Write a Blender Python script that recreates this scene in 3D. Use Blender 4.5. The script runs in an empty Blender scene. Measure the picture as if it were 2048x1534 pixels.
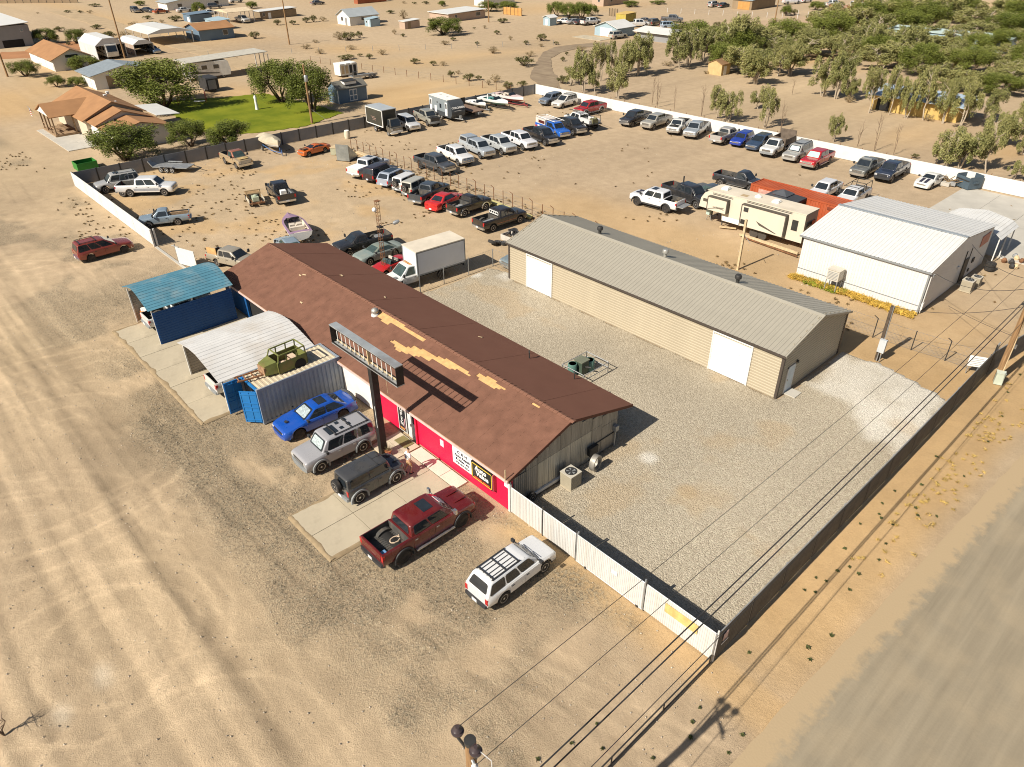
import bpy, bmesh, math, random
import numpy as np
from mathutils import Vector, Matrix
R = math.radians
rng = random.Random(7)
S = bpy.context.scene
COL = S.collection
# ---------------------------------------------------------------- camera
cd = bpy.data.cameras.new('camera')
cam = bpy.data.objects.new('camera', cd)
COL.objects.link(cam)
cd.sensor_width = 36.0
cd.lens = 25.44
cd.clip_start = 0.5
cd.clip_end = 9000
cam.matrix_world = Matrix(((0.681788, -0.396567, 0.614735, 0), (0.73151, 0.378325, -0.567242, 0),
      (-0.007621, 0.836424, 0.54803, 27.0), (0, 0, 0, 1)))
S.camera = cam
# ---------------------------------------------------------------- sky, sun, exposure
SUN_EL = 41.0
w = bpy.data.worlds.new('World')
S.world = w
w.use_nodes = True
nt = w.node_tree
sky = nt.nodes.new('ShaderNodeTexSky')
sky.sky_type = 'NISHITA'
sky.sun_disc = False
sky.sun_elevation = R(SUN_EL)
sky.sun_rotation = R(184)
sky.dust_density = 1.5
bg = nt.nodes['Background']
bg.inputs['Strength'].default_value = 0.052
nt.links.new(sky.outputs['Color'], bg.inputs['Color'])
ld = bpy.data.lights.new('sun', 'SUN')
ld.energy = 5.0
ld.angle = R(0.5)
ld.color = (1.0, 0.93, 0.82)
sun = bpy.data.objects.new('sun', ld)
COL.objects.link(sun)
sd = Vector((0.075 * math.cos(R(SUN_EL)), 0.997 * math.cos(R(SUN_EL)), -math.sin(R(SUN_EL))))
sun.rotation_euler = sd.to_track_quat('-Z', 'Y').to_euler()
S.view_settings.view_transform = 'Standard'
S.view_settings.look = 'None'
S.view_settings.exposure = 0.46
S.view_settings.gamma = 1.0
S.view_settings.use_curve_mapping = False
S.render.engine = 'CYCLES'
S.cycles.max_bounces = 6
S.cycles.use_denoising = True
S.cycles.filter_width = 1.05
# ---------------------------------------------------------------- materials
def new_mat(name):
 m = bpy.data.materials.new(name)
 m.use_nodes = True
 n = m.node_tree.nodes
 return m, n, m.node_tree.links, n['Principled BSDF']
def node(n, kind, **kw):
 o = n.new(kind)
 for k, v in kw.items():
  setattr(o, k, v)
 return o
def mixc(n, l, fac, a, b, blend='MIX'):
 m = n.new('ShaderNodeMix')
 m.data_type = 'RGBA'
 m.blend_type = blend
 for sock, val in ((m.inputs[0], fac), (m.inputs[6], a), (m.inputs[7], b)):
  if hasattr(val, 'is_linked'):
   l.new(val, sock)
  elif isinstance(val, (int, float)):
   sock.default_value = val
  else:
   sock.default_value = (val[0], val[1], val[2], 1)
 return m.outputs[2]
def math_(n, l, op, a, b=None, c=None, clamp=False):
 m = n.new('ShaderNodeMath')
 m.operation = op
 m.use_clamp = clamp
 for i, v in enumerate((a, b, c)):
  if v is None:
   continue
  if hasattr(v, 'is_linked'):
   l.new(v, m.inputs[i])
  else:
   m.inputs[i].default_value = v
 return m.outputs[0]
def noise(n, l, vec, scale, detail=4, rough=.55, dist=0):
 t = n.new('ShaderNodeTexNoise')
 t.inputs['Scale'].default_value = scale
 t.inputs['Detail'].default_value = detail
 t.inputs['Roughness'].default_value = rough
 t.inputs['Distortion'].default_value = dist
 if vec is not None:
  l.new(vec, t.inputs['Vector'])
 return t.outputs['Fac']
def ramp(n, l, fac, a, b):
 t = n.new('ShaderNodeMapRange')
 t.clamp = True
 t.inputs['From Min'].default_value = a
 t.inputs['From Max'].default_value = b
 l.new(fac, t.inputs['Value'])
 return t.outputs['Result']
def bump(n, l, bs, height, strength=.4, dist=.03):
 b = n.new('ShaderNodeBump')
 b.inputs['Strength'].default_value = strength
 b.inputs['Distance'].default_value = dist
 l.new(height, b.inputs['Height'])
 l.new(b.outputs['Normal'], bs.inputs['Normal'])
def M(name, col, rough=.7, metal=0.0, var=.12, scale=1.5, bmp=0.0, bscale=30, spec=.35, dirt=None, dirtamt=.5, dscale=.6, streak=False, emit=None):
 m, n, l, bs = new_mat(name)
 tc = n.new('ShaderNodeTexCoord')
 vec = tc.outputs['Object']
 if streak:
  mp = n.new('ShaderNodeMapping')
  mp.inputs['Scale'].default_value = (2.2, 2.2, .18)
  l.new(vec, mp.inputs['Vector'])
  vec = mp.outputs['Vector']
 f = noise(n, l, vec, scale)
 lo = [c * (1 - var) for c in col]
 hi = [min(1, c * (1 + var)) for c in col]
 c = mixc(n, l, ramp(n, l, f, .3, .7), lo, hi)
 if dirt:
  d = noise(n, l, vec, dscale, 6, .65)
  d = math_(n, l, 'MULTIPLY', ramp(n, l, d, .48, .72), dirtamt)
  c = mixc(n, l, d, c, dirt)
 l.new(c, bs.inputs['Base Color'])
 bs.inputs['Roughness'].default_value = rough
 bs.inputs['Metallic'].default_value = metal
 bs.inputs['Specular IOR Level'].default_value = spec
 if bmp:
  bump(n, l, bs, noise(n, l, tc.outputs['Object'], bscale, 3), bmp, .02)
 return m
def paint_mat(name, rough, metal, coat, dust):
 m, n, l, bs = new_mat(name)
 oi = n.new('ShaderNodeObjectInfo')
 tc = n.new('ShaderNodeTexCoord')
 f = noise(n, l, tc.outputs['Object'], 1.3, 5)
 c = mixc(n, l, math_(n, l, 'MULTIPLY', ramp(n, l, f, .35, .8), dust), oi.outputs['Color'], (.42, .34, .25))
 l.new(c, bs.inputs['Base Color'])
 l.new(math_(n, l, 'ADD', math_(n, l, 'MULTIPLY', f, .25), rough), bs.inputs['Roughness'])
 bs.inputs['Metallic'].default_value = metal
 bs.inputs['Coat Weight'].default_value = coat
 bs.inputs['Coat Roughness'].default_value = .06
 return m
PAINT = paint_mat('car_paint', .16, .1, .8, .07)
MATTE = paint_mat('matte_paint', .55, .0, .0, .35)
GLASS = M('tinted_glass', (.02, .025, .03), .03, 0, .3, 1.5, spec=.9)
GLASSG = M('green_glass', (.05, .075, .07), .08, 0, .25, 3, spec=.6)
SHADE = M('silver_sunshade', (.5, .58, .58), .35, .4, .35, 9)
RUBBER = M('tyre_rubber', (.028, .026, .024), .85, 0, .3, 6, dirt=(.16, .12, .085), dirtamt=.4, dscale=4)
ALLOY = M('alloy_wheel', (.55, .55, .55), .35, .7, .1, 4)
BLACKRIM = M('black_wheel', (.03, .03, .032), .4, .4, .1, 4)
CHROME = M('chrome_trim', (.62, .62, .61), .22, .85, .1, 3)
DARKTRIM = M('black_plastic_trim', (.035, .035, .036), .6, 0, .15, 4)
GREYTRIM = M('grey_plastic_trim', (.22, .23, .23), .6, 0, .1, 4)
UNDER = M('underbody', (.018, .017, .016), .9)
LINER = M('bed_liner', (.06, .057, .052), .8, 0, .35, 3, dirt=(.26, .2, .14), dirtamt=.4, dscale=2)
LENS = M('headlight_lens', (.62, .62, .6), .12, .3, .1, 8, spec=.6)
TAILRED = M('red_tail_lens', (.42, .02, .02), .2, 0, .1, 5)
AMBER = M('amber_lens', (.75, .25, .04), .25)
PLATE = M('number_plate', (.7, .7, .68), .5)
WHITE = M('white_paint', (.78, .77, .73), .5, 0, .04, 2)
WHITEM = M('white_metal', (.64, .63, .60), .45, 0, .06, .8, dirt=(.5, .45, .37), dirtamt=.28, dscale=.5)
STEEL = M('galvanised_steel', (.36, .37, .37), .45, .5, .18, 2)
DARKSTEEL = M('dark_steel', (.05, .048, .045), .55, .3, .2, 3)
RUSTY = M('rusty_steel', (.2, .095, .045), .85, .1, .4, 3)
WOOD = M('weathered_wood', (.3, .2, .115), .85, 0, .3, 6, .3)
PALEWOOD = M('pale_lumber', (.55, .42, .25), .8, 0, .2, 5)
POLEWOOD = M('pole_wood', (.27, .16, .075), .85, 0, .35, 5, .3, streak=True)
CONC = M('concrete', (.45, .385, .275), .85, 0, .1, .5, .15, 60, dirt=(.31, .26, .185), dirtamt=.55, dscale=.9)
CONCG = M('pale_concrete', (.46, .43, .37), .85, 0, .1, .4, .1, 60, dirt=(.3, .28, .24), dirtamt=.5, dscale=.3)
SKIN = M('skin', (.5, .29, .19), .55, 0, .06)
CLOTH = M('white_cotton', (.76, .75, .73), .85, 0, .05, 9)
KHAKI = M('tan_cotton', (.42, .26, .13), .85, 0, .1, 9)
HAIR = M('dark_hair', (.035, .022, .014), .7)
INK = M('black_lettering', (.03, .03, .05), .7)
YELLOW = M('yellow_print', (.75, .52, .05), .6)
WHITEPRINT = M('white_print', (.8, .79, .75), .6)
# ---------------------------------------------------------------- mesh helpers
class MB:
 def __init__(s):
  s.v = []; s.f = []; s.m = []
 def add(s, verts, faces, mi=0):
  o = len(s.v)
  s.v += [tuple(p) for p in verts]
  s.f += [tuple(i + o for i in f) for f in faces]
  s.m += [mi] * len(faces)
  return s
 def box(s, x0, y0, z0, x1, y1, z1, mi=0):
  vs = [(x0, y0, z0), (x1, y0, z0), (x1, y1, z0), (x0, y1, z0), (x0, y0, z1), (x1, y0, z1), (x1, y1, z1), (x0, y1, z1)]
  return s.add(vs, [(0, 3, 2, 1), (4, 5, 6, 7), (0, 1, 5, 4), (1, 2, 6, 5), (2, 3, 7, 6), (3, 0, 4, 7)], mi)
 def cbox(s, c, d, mi=0):
  return s.box(c[0] - d[0] / 2, c[1] - d[1] / 2, c[2] - d[2] / 2, c[0] + d[0] / 2, c[1] + d[1] / 2, c[2] + d[2] / 2, mi)
 def hexa(s, b, t, mi=0):
  n = len(b)
  vs = list(b) + list(t)
  fs = [tuple(range(n))[::-1], tuple(range(n, 2 * n))] + [(i, (i + 1) % n, n + (i + 1) % n, n + i) for i in range(n)]
  return s.add(vs, fs, mi)
 def prism(s, poly, z0, z1, mi=0):
  return s.hexa([(p[0], p[1], z0) for p in poly], [(p[0], p[1], z1) for p in poly], mi)
 def tube(s, a, b, r, n=6, mi=0, r2=None, cap=True):
  a = Vector(a); b = Vector(b); d = (b - a)
  if d.length < 1e-6:
   return s
  d.normalize()
  u = d.orthogonal().normalized(); v = d.cross(u)
  r2 = r if r2 is None else r2
  va = [a + (u * math.cos(2 * math.pi * i / n) + v * math.sin(2 * math.pi * i / n)) * r for i in range(n)]
  vb = [b + (u * math.cos(2 * math.pi * i / n) + v * math.sin(2 * math.pi * i / n)) * r2 for i in range(n)]
  fs = [(i, (i + 1) % n, n + (i + 1) % n, n + i) for i in range(n)]
  if cap:
   fs += [tuple(range(n))[::-1], tuple(range(n, 2 * n))]
  return s.add(va + vb, fs, mi)
 def path(s, pts, r, n=6, mi=0):
  for a, b in zip(pts, pts[1:]):
   s.tube(a, b, r, n, mi)
  return s
 def lathe(s, prof, n=16, c=(0, 0, 0), axis='z', mi=0):
  vs = []
  for (r, h) in prof:
   for i in range(n):
    t = 2 * math.pi * i / n
    p = (r * math.cos(t), r * math.sin(t), h)
    if axis == 'y':
     p = (p[0], p[2], p[1])
    elif axis == 'x':
     p = (p[2], p[0], p[1])
    vs.append((p[0] + c[0], p[1] + c[1], p[2] + c[2]))
  k = len(prof)
  fs = [(j * n + i, j * n + (i + 1) % n, (j + 1) * n + (i + 1) % n, (j + 1) * n + i) for j in range(k - 1) for i in range(n)]
  fs += [tuple(range(n))[::-1], tuple(range((k - 1) * n, k * n))]
  return s.add(vs, fs, mi)
 def loft(s, secs, mi=0, cap=True, close=False):
  n = len(secs[0]); o = len(s.v)
  vs = [p for c in secs for p in c]
  rngi = n if close else n - 1
  fs = [(j * n + i, j * n + (i + 1) % n, (j + 1) * n + (i + 1) % n, (j + 1) * n + i) for j in range(len(secs) - 1) for i in range(rngi)]
  if cap:
   fs += [tuple(range(n))[::-1], tuple(range((len(secs) - 1) * n, len(secs) * n))]
  return s.add(vs, fs, mi)
 def mesh(s, name, mats, smooth=None):
  me = bpy.data.meshes.new(name)
  me.from_pydata(s.v, [], s.f)
  if not isinstance(mats, (list, tuple)):
   mats = [mats]
  for m in mats:
   me.materials.append(m)
  if len(mats) > 1:
   me.polygons.foreach_set('material_index', s.m)
  bm = bmesh.new(); bm.from_mesh(me)
  bmesh.ops.recalc_face_normals(bm, faces=bm.faces)
  bm.to_mesh(me); bm.free()
  if smooth:
   me.polygons.foreach_set('use_smooth', [True] * len(me.polygons))
   me.set_sharp_from_angle(angle=R(smooth))
  me.update()
  return me
 def obj(s, name, mats, parent=None, smooth=None, loc=None):
  return put(name, s.mesh(name, mats, smooth), parent, loc)
def put(name, me, parent=None, loc=None, rotz=0.0, color=None):
 o = bpy.data.objects.new(name, me)
 COL.objects.link(o)
 if parent is not None:
  o.parent = parent
 if loc is not None:
  o.location = loc
 if rotz:
  o.rotation_euler = (0, 0, rotz)
 if color is not None:
  o.color = (color[0], color[1], color[2], 1)
 return o
def tag(o, label, cat, group=None, kind=None):
 o['label'] = label
 o['category'] = cat
 if group:
  o['group'] = group
 if kind:
  o['kind'] = kind
 return o
def thing(name, label, cat, loc=(0, 0, 0), rotz=0.0, group=None):
 o = bpy.data.objects.new(name, None)
 o.empty_display_size = .3
 COL.objects.link(o)
 o.location = loc
 o.rotation_euler = (0, 0, rotz)
 return tag(o, label, cat, group)
def struct(o):
 o['kind'] = 'structure'
 return o
def stuff(o):
 o['kind'] = 'stuff'
 return o
def text(name, body, size, parent, loc, rot, m, bold=0.0, xs=1.0, align='CENTER'):
 c = bpy.data.curves.new(name, 'FONT')
 c.body = body
 c.size = size
 c.align_x = align
 c.align_y = 'CENTER'
 c.extrude = .008
 c.offset = bold
 c.resolution_u = 2
 c.materials.append(m)
 tmp = bpy.data.objects.new('tmp', c)
 COL.objects.link(tmp)
 me = bpy.data.meshes.new_from_object(tmp.evaluated_get(bpy.context.evaluated_depsgraph_get()))
 bpy.data.objects.remove(tmp)
 me.name = name
 o = bpy.data.objects.new(name, me)
 COL.objects.link(o)
 o.parent = parent
 o.location = loc
 o.rotation_euler = rot
 o.scale = (xs, 1, 1)
 return o
# value noise for the ground fields
def vnoise(x, y, seed):
 r = np.random.RandomState(seed)
 tab = r.rand(256, 256)
 xi = np.floor(x).astype(int); yi = np.floor(y).astype(int)
 fx = x - xi; fy = y - yi
 fx = fx * fx * (3 - 2 * fx); fy = fy * fy * (3 - 2 * fy)
 a = tab[xi % 256, yi % 256]; b = tab[(xi + 1) % 256, yi % 256]
 c = tab[xi % 256, (yi + 1) % 256]; d = tab[(xi + 1) % 256, (yi + 1) % 256]
 return (a * (1 - fx) + b * fx) * (1 - fy) + (c * (1 - fx) + d * fx) * fy
def fbm(x, y, seed, oct=4):
 s = 0; amp = .5; tot = 0
 for o in range(oct):
  s = s + amp * vnoise(x * 2 ** o, y * 2 ** o, seed + o)
  tot += amp; amp *= .5
 return s / tot
def sstep(a, b, x):
 t = np.clip((x - a) / (b - a), 0, 1)
 return t * t * (3 - 2 * t)
# ================================================================ GROUND
def axis(lo, hi, step, far, k=1.35):
 a = list(np.arange(lo, hi + 1e-6, step))
 d = step; x = lo; left = []
 while x > -far:
  d = min(d * k, 400); x -= d; left.append(x)
 d = step; x = hi; right = []
 while x < far:
  d = min(d * k, 400); x += d; right.append(x)
 return np.array(left[::-1] + a + right)
def grid_mesh(name, xs, ys, zfun=None):
 X, Y = np.meshgrid(xs, ys, indexing='ij')
 Z = np.zeros_like(X) if zfun is None else zfun(X, Y)
 nx, ny = len(xs), len(ys)
 co = np.stack([X, Y, Z], -1).reshape(-1, 3)
 i, j = np.meshgrid(np.arange(nx - 1), np.arange(ny - 1), indexing='ij')
 a = (i * ny + j).ravel()
 q = np.stack([a, a + ny, a + ny + 1, a + 1], -1)
 me = bpy.data.meshes.new(name)
 me.vertices.add(len(co)); me.vertices.foreach_set('co', co.ravel())
 me.loops.add(q.size); me.loops.foreach_set('vertex_index', q.ravel().astype(np.int32))
 me.polygons.add(len(q)); me.polygons.foreach_set('loop_start', np.arange(0, q.size, 4, dtype=np.int32))
 me.polygons.foreach_set('loop_total', np.full(len(q), 4, dtype=np.int32))
 me.polygons.foreach_set('use_smooth', np.ones(len(q), dtype=bool))
 me.update()
 return me, X, Y
def set_attr(me, name, arr):
 a = me.attributes.new(name, 'FLOAT', 'POINT')
 a.data.foreach_set('value', np.asarray(arr, dtype=np.float32).ravel())
xs = axis(-104, 8, .22, 6000)
ys = axis(-9, 56, .22, 6000)
def streaks(X, Y):
 wp = 1.0 * fbm(X * .05, Y * .05, 44)
 wd_ = sstep(10.5, 4.0, Y + 2.0 * (fbm(X * .07, Y * .1, 45) - .5) + .03 * (X + 45))
 s1_ = fbm(X * .018, Y * 1.1 + wp * 2, 46, 3) - .5
 s2_ = fbm(X * .03 + 40, Y * 2.6 + wp * 3, 47, 2) - .5
 return wd_, s1_, s2_
def relief(X, Y):
 near = sstep(-112, -95, X) * sstep(14, 6, X) * sstep(-12, -6, Y) * sstep(62, 54, Y)
 z = -.05 + near * (.05 * (fbm(X * .9, Y * .9, 11) - .5) + .035 * (fbm(X * 2.2, Y * 2.2, 21) - .5))
 road = sstep(7.5, 4.5, Y) * near
 wd_, s1_, s2_ = streaks(X, Y)
 z += near * wd_ * (.07 * s1_ + .05 * s2_)
 return np.minimum(z, -.006)
gme, GX, GY = grid_mesh('ground', xs, ys, relief)
lum = .5 * (fbm(GX / 14, GY / 14, 41) - .5) + .38 * (fbm(GX / 3.2, GY / 3.2, 42) - .5) + .3 * (fbm(GX / 1.1, GY / 1.1, 43) - .5)
warp = 1.3 * fbm(GX * .06, GY * .06, 44)
wide = sstep(9.5, 3.5, GY + 2.2 * (fbm(GX * .07, GY * .1, 45) - .5) + .035 * (GX + 45))
streak = fbm(GX * .035, GY * 1.5 + warp * 2, 46, 3) - .5
streak2 = fbm(GX * .05 + 40, GY * 3.4 + warp * 2, 47, 3) - .5
wide, streak, streak2 = streaks(GX, GY)
lum += wide * (1.15 * streak + 1.0 * streak2)
# tyre arcs swept across the forecourt
arcs = [(-27.13, 1.19, 3.31), (-17.68, 0.84, 5.43), (-27.34, -0.3, 4.07)]
for k in range(16):
 arcs.append((rng.uniform(-75, -25), rng.uniform(-8, 18), rng.uniform(4, 11)))
for k, (cx, cy, r) in enumerate(arcs):
 d = np.abs(np.hypot(GX - cx, GY - cy) - r)
 th = np.arctan2(GY - cy, GX - cx)
 patch = sstep(.44, .62, vnoise(th * 1.6 + k * 7, th * 0 + k, 60 + k))
 if k < 3:
  patch = np.maximum(patch, .75 * sstep(-.9, -.2, np.sin(th - .6)))
 fr = sstep(-100, -95, GX) * sstep(19.2, 17.5, GY)
 w1 = sstep(.22, .06, d); w2 = sstep(.2, .05, np.abs(d - 1.55))
 lum += fr * patch * (w1 + .7 * w2) * (.3 if k < 3 else .2) * (.6 + .8 * vnoise(GX * 1.5, GY * 1.5, 90 + k))
# long straight tracks
for k in range(9):
 a = rng.uniform(-.25, .3); y0 = rng.uniform(2, 15)
 for off in (0, 1.6):
  d = np.abs(GY - (y0 + off + a * (GX + 45) + .7 * np.sin(GX * .12 + k)))
  lum += sstep(.2, .05, d) * .2 * (1 if k % 2 else -.9) * sstep(.4, .6, vnoise(GX * .12 + k * 3, GX * 0, 70 + k)) * sstep(18.5, 17, GY)
grav = sstep(.5, .68, fbm(GX / 4.5, GY / 4.5, 51) + .22 * (fbm(GX * .9, GY * .9, 52) - .5)) * sstep(4, 9, GY) * sstep(19.3, 18, GY)
zone = sstep(-58, -50, GX) * sstep(-8, -18, GX) * sstep(5.5, 10, GY) * sstep(19.4, 18.8, GY)
grav = np.clip(.75 * grav + zone * .75 * sstep(.3, .55, fbm(GX / 2.2, GY / 2.2, 53)), 0, 1)
grav = np.maximum(grav, .6 * sstep(-56, -60, GX) * sstep(-70, -64, GX) * sstep(9, 12, GY) * sstep(20, 18.5, GY))
warm = .8 * sstep(-9.2, -8.2, GX) * sstep(-4.2, -6, GX) * sstep(16, 24, GY)
warm = np.maximum(warm, .55 * sstep(-100, -96, GX) * sstep(-58, -66, GX) * sstep(19, 22, GY) * sstep(53, 50, GY) * sstep(.45, .65, fbm(GX / 5, GY / 5, 54)))
warm = np.maximum(warm, .8 * sstep(46, 48, GY) * sstep(53.5, 51.5, GY) * sstep(-60, -20, GX))
warm = np.maximum(warm, .55 * sstep(52, 54, GY) * sstep(64, 58, GY) * sstep(-62, -50, GX) * sstep(-6, -12, GX))
warm = np.maximum(warm, .7 * sstep(.56, .7, fbm(GX / 26, GY / 26, 55)) * (1 - sstep(-101, -97, GX) * sstep(94, 92, GY)))
warm = np.maximum(warm, .7 * sstep(20.5, 19.6, GY) * sstep(17, 18.8, GY) * sstep(-22, -20, GX))
pale = sstep(1.8, .4, np.hypot((GX - -58.64) / 2.6, (GY - 84.16) / 1.1)) * .8
for q in ((-25.65, -0.01), (-25.05, -1.8), (-25.91, 0.07)):
 pale = np.maximum(pale, .28 * sstep(1.0, .1, np.hypot(GX - q[0], (GY - q[1]) * 1.6)) * (.4 + fbm(GX * 2, GY * 2, 58)))
for q, r in (((-51.96, 68.46), .5), ((-48.89, 68.79), .5), ((-54.22, 65.09), .45), ((-52.02, 68.52), .6), ((-58.34, 35.62), .5), ((-59.27, 35.23), .4), ((-56.69, 37.9), .45)):
 lum -= .5 * sstep(r, r * .3, np.hypot(GX - q[0], GY - q[1]))
lot = sstep(-97, -95, GX) * sstep(52.5, 55, GY) * sstep(94, 92, GY) * sstep(0, -6, GX)
lum = lum * (1 - .45 * lot)
lum += lot * .25 * (fbm(GX * .25 + 2 * fbm(GX * .05, GY * .05, 61), GY * .05, 62, 3) - .5)
set_attr(gme, 'lum', lum); set_attr(gme, 'grav', grav); set_attr(gme, 'warm', warm); set_attr(gme, 'pale', pale)
def attr(n, name):
 a = n.new('ShaderNodeAttribute'); a.attribute_name = name
 return a.outputs['Fac']
def ground_material():
 m, n, l, bs = new_mat('desert_dirt')
 tc = n.new('ShaderNodeTexCoord'); vec = tc.outputs['Object']
 f1 = noise(n, l, vec, .8, 8, .62)
 f2 = noise(n, l, vec, 7.0, 5, .6)
 f3 = noise(n, l, vec, .02, 4, .5)
 c = mixc(n, l, ramp(n, l, f1, .3, .7), (.36, .268, .172), (.455, .345, .225))
 c = mixc(n, l, math_(n, l, 'MULTIPLY', ramp(n, l, f3, .4, .65), .5), c, (.46, .345, .205))
 c = mixc(n, l, math_(n, l, 'MULTIPLY', attr(n, 'warm'), .75), c, (.50, .315, .13))
 vo = n.new('ShaderNodeTexVoronoi'); vo.inputs['Scale'].default_value = 13.0; l.new(vec, vo.inputs['Vector'])
 peb = mixc(n, l, ramp(n, l, vo.outputs['Color'], .1, .9), (.12, .095, .064), (.37, .305, .205))
 c = mixc(n, l, math_(n, l, 'MULTIPLY', attr(n, 'grav'), math_(n, l, 'ADD', ramp(n, l, f2, .35, .65), .12), clamp=True), c, peb)
 c = mixc(n, l, attr(n, 'pale'), c, (.6, .55, .45))
 # scattered small dark clods and pebbles
 vs = n.new('ShaderNodeTexVoronoi'); vs.inputs['Scale'].default_value = 2.6; l.new(vec, vs.inputs['Vector'])
 spk = ramp(n, l, vs.outputs['Distance'], .16, .06)
 spk = math_(n, l, 'MULTIPLY', spk, ramp(n, l, noise(n, l, vec, .35, 3), .5, .62))
 c = mixc(n, l, math_(n, l, 'MULTIPLY', spk, .3), c, (.17, .115, .06))
 lm = attr(n, 'lum')
 v = math_(n, l, 'ADD', math_(n, l, 'MULTIPLY', lm, .62), 1.0)
 v = math_(n, l, 'MULTIPLY', v, math_(n, l, 'ADD', math_(n, l, 'MULTIPLY', f2, .3), .85))
 hs = n.new('ShaderNodeVectorMath'); hs.operation = 'SCALE'
 l.new(c, hs.inputs[0]); l.new(v, hs.inputs['Scale'])
 l.new(hs.outputs[0], bs.inputs['Base Color'])
 bs.inputs['Roughness'].default_value = .95
 bs.inputs['Specular IOR Level'].default_value = .15
 h = math_(n, l, 'ADD', math_(n, l, 'MULTIPLY', f2, .6), math_(n, l, 'MULTIPLY', noise(n, l, vec, 28, 3), .4))
 h = math_(n, l, 'ADD', h, math_(n, l, 'MULTIPLY', lm, .5))
 h = math_(n, l, 'MULTIPLY', h, math_(n, l, 'ADD', math_(n, l, 'MULTIPLY', attr(n, 'grav'), .9), .45))
 bump(n, l, bs, h, .9, .11)
 return m
gme.materials.append(ground_material())
struct(put('ground', gme))
# ---------------------------------------------------------------- gravel yard
def sheet_poly(name, poly, z, m, cut=.5, jag=.0, seed=1):
 """irregular edged flat sheet, a few cm thick at the rim"""
 r = random.Random(seed); pts = []
 for (a, b) in zip(poly, poly[1:] + poly[:1]):
  d = math.hypot(b[0] - a[0], b[1] - a[1]); k = max(1, int(d / cut))
  for i in range(k):
   t = i / k
   pts.append((a[0] + (b[0] - a[0]) * t + r.uniform(-jag, jag), a[1] + (b[1] - a[1]) * t + r.uniform(-jag, jag)))
 mb = MB().prism(pts, -.06, z)
 return struct(mb.obj(name, m))
def inside(poly, X, Y):
 res = np.zeros(X.shape, bool)
 for (x1, y1), (x2, y2) in zip(poly, poly[1:] + poly[:1]):
  c = ((y1 > Y) != (y2 > Y)) & (X < (x2 - x1) * (Y - y1) / (y2 - y1 + 1e-12) + x1)
  res ^= c
 return res
GP = [(-45.5, 31.4), (-45.5, 28.1), (-21.3, 28.0), (-21.1, 19.45), (-8.55, 19.45), (-8.7, 46.9), (-11.5, 48.0), (-14.4, 48.5), (-16.9, 48.0), (-16.9, 39.3), (-42.8, 39.3), (-43.4, 40.1), (-45.6, 39.4)]
gx = np.arange(-46.2, -8.4, .2); gy = np.arange(19.3, 49.2, .2)
vme, VX, VY = grid_mesh('gravel_yard', gx, gy)
PX, PY = VX + .5 * (fbm(VX * 1.2, VY * 1.2, 71) - .5), VY + .5 * (fbm(VX * 1.2, VY * 1.2, 75) - .5)
ins = inside(GP, PX, PY)
z = np.where(ins, .012 + .02 * fbm(VX * 1.5, VY * 1.5, 72), -.2)
co = np.stack([VX, VY, z], -1)
vme.vertices.foreach_set('co', co.ravel())
WP = [(-16.75, 47.97), (-16.93, 46.32), (-15.95, 42.34), (-14.36, 42.17), (-13.28, 42.19), (-11.81, 40.36), (-10.58, 39.5), (-9.63, 39.74), (-8.88, 38.88), (-9.13, 43.79), (-9.12, 48.8), (-11.96, 48.95), (-14.59, 49.02), (-15.23, 48.09), (-15.14, 46.88)]
wx, wy = VX + 1.6 * (fbm(VX * .8, VY * .8, 73) - .5), VY + 1.6 * (fbm(VX * .8, VY * .8, 74) - .5)
wm = inside(WP, wx, wy).astype(float)
for _ in range(4):
 wm[1:-1, 1:-1] = (wm[1:-1, 1:-1] * 2 + wm[:-2, 1:-1] + wm[2:, 1:-1] + wm[1:-1, :-2] + wm[1:-1, 2:]) / 6
wm *= .45 + .75 * fbm(VX * .7, VY * .7, 76)
for q in ((-18.9, 28.29), (-45.29, 37.54)):
 wm = np.maximum(wm, sstep(.75, .25, np.hypot(VX - q[0], VY - q[1]) + .3 * (fbm(VX * 3, VY * 3, 77) - .5)))
wm = np.maximum(wm, .8 * sstep(-44.2, -43.6, VX) * sstep(38.0, 39.2, VY) * sstep(-42.0, -42.8, VX))
wm = np.maximum(wm, .5 * sstep(36, 35, VY) * sstep(31, 33, VY) * sstep(-9.3, -8.7, VX))
dirtm = sstep(.9, .4, np.hypot(VX - -15.54, VY - 27.46)) * .8
dirtm = np.maximum(dirtm, .45 * sstep(.6, .75, fbm(VX / 3, VY / 3, 79)))
dirtm = np.maximum(dirtm, .6 * sstep(21.2, 20.2, VY) * sstep(-17, -19, VX))
set_attr(vme, 'white', np.clip(wm, 0, 1)); set_attr(vme, 'dirt', dirtm)
set_attr(vme, 'lum', fbm(VX / 6, VY / 6, 78) - .5)
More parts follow.
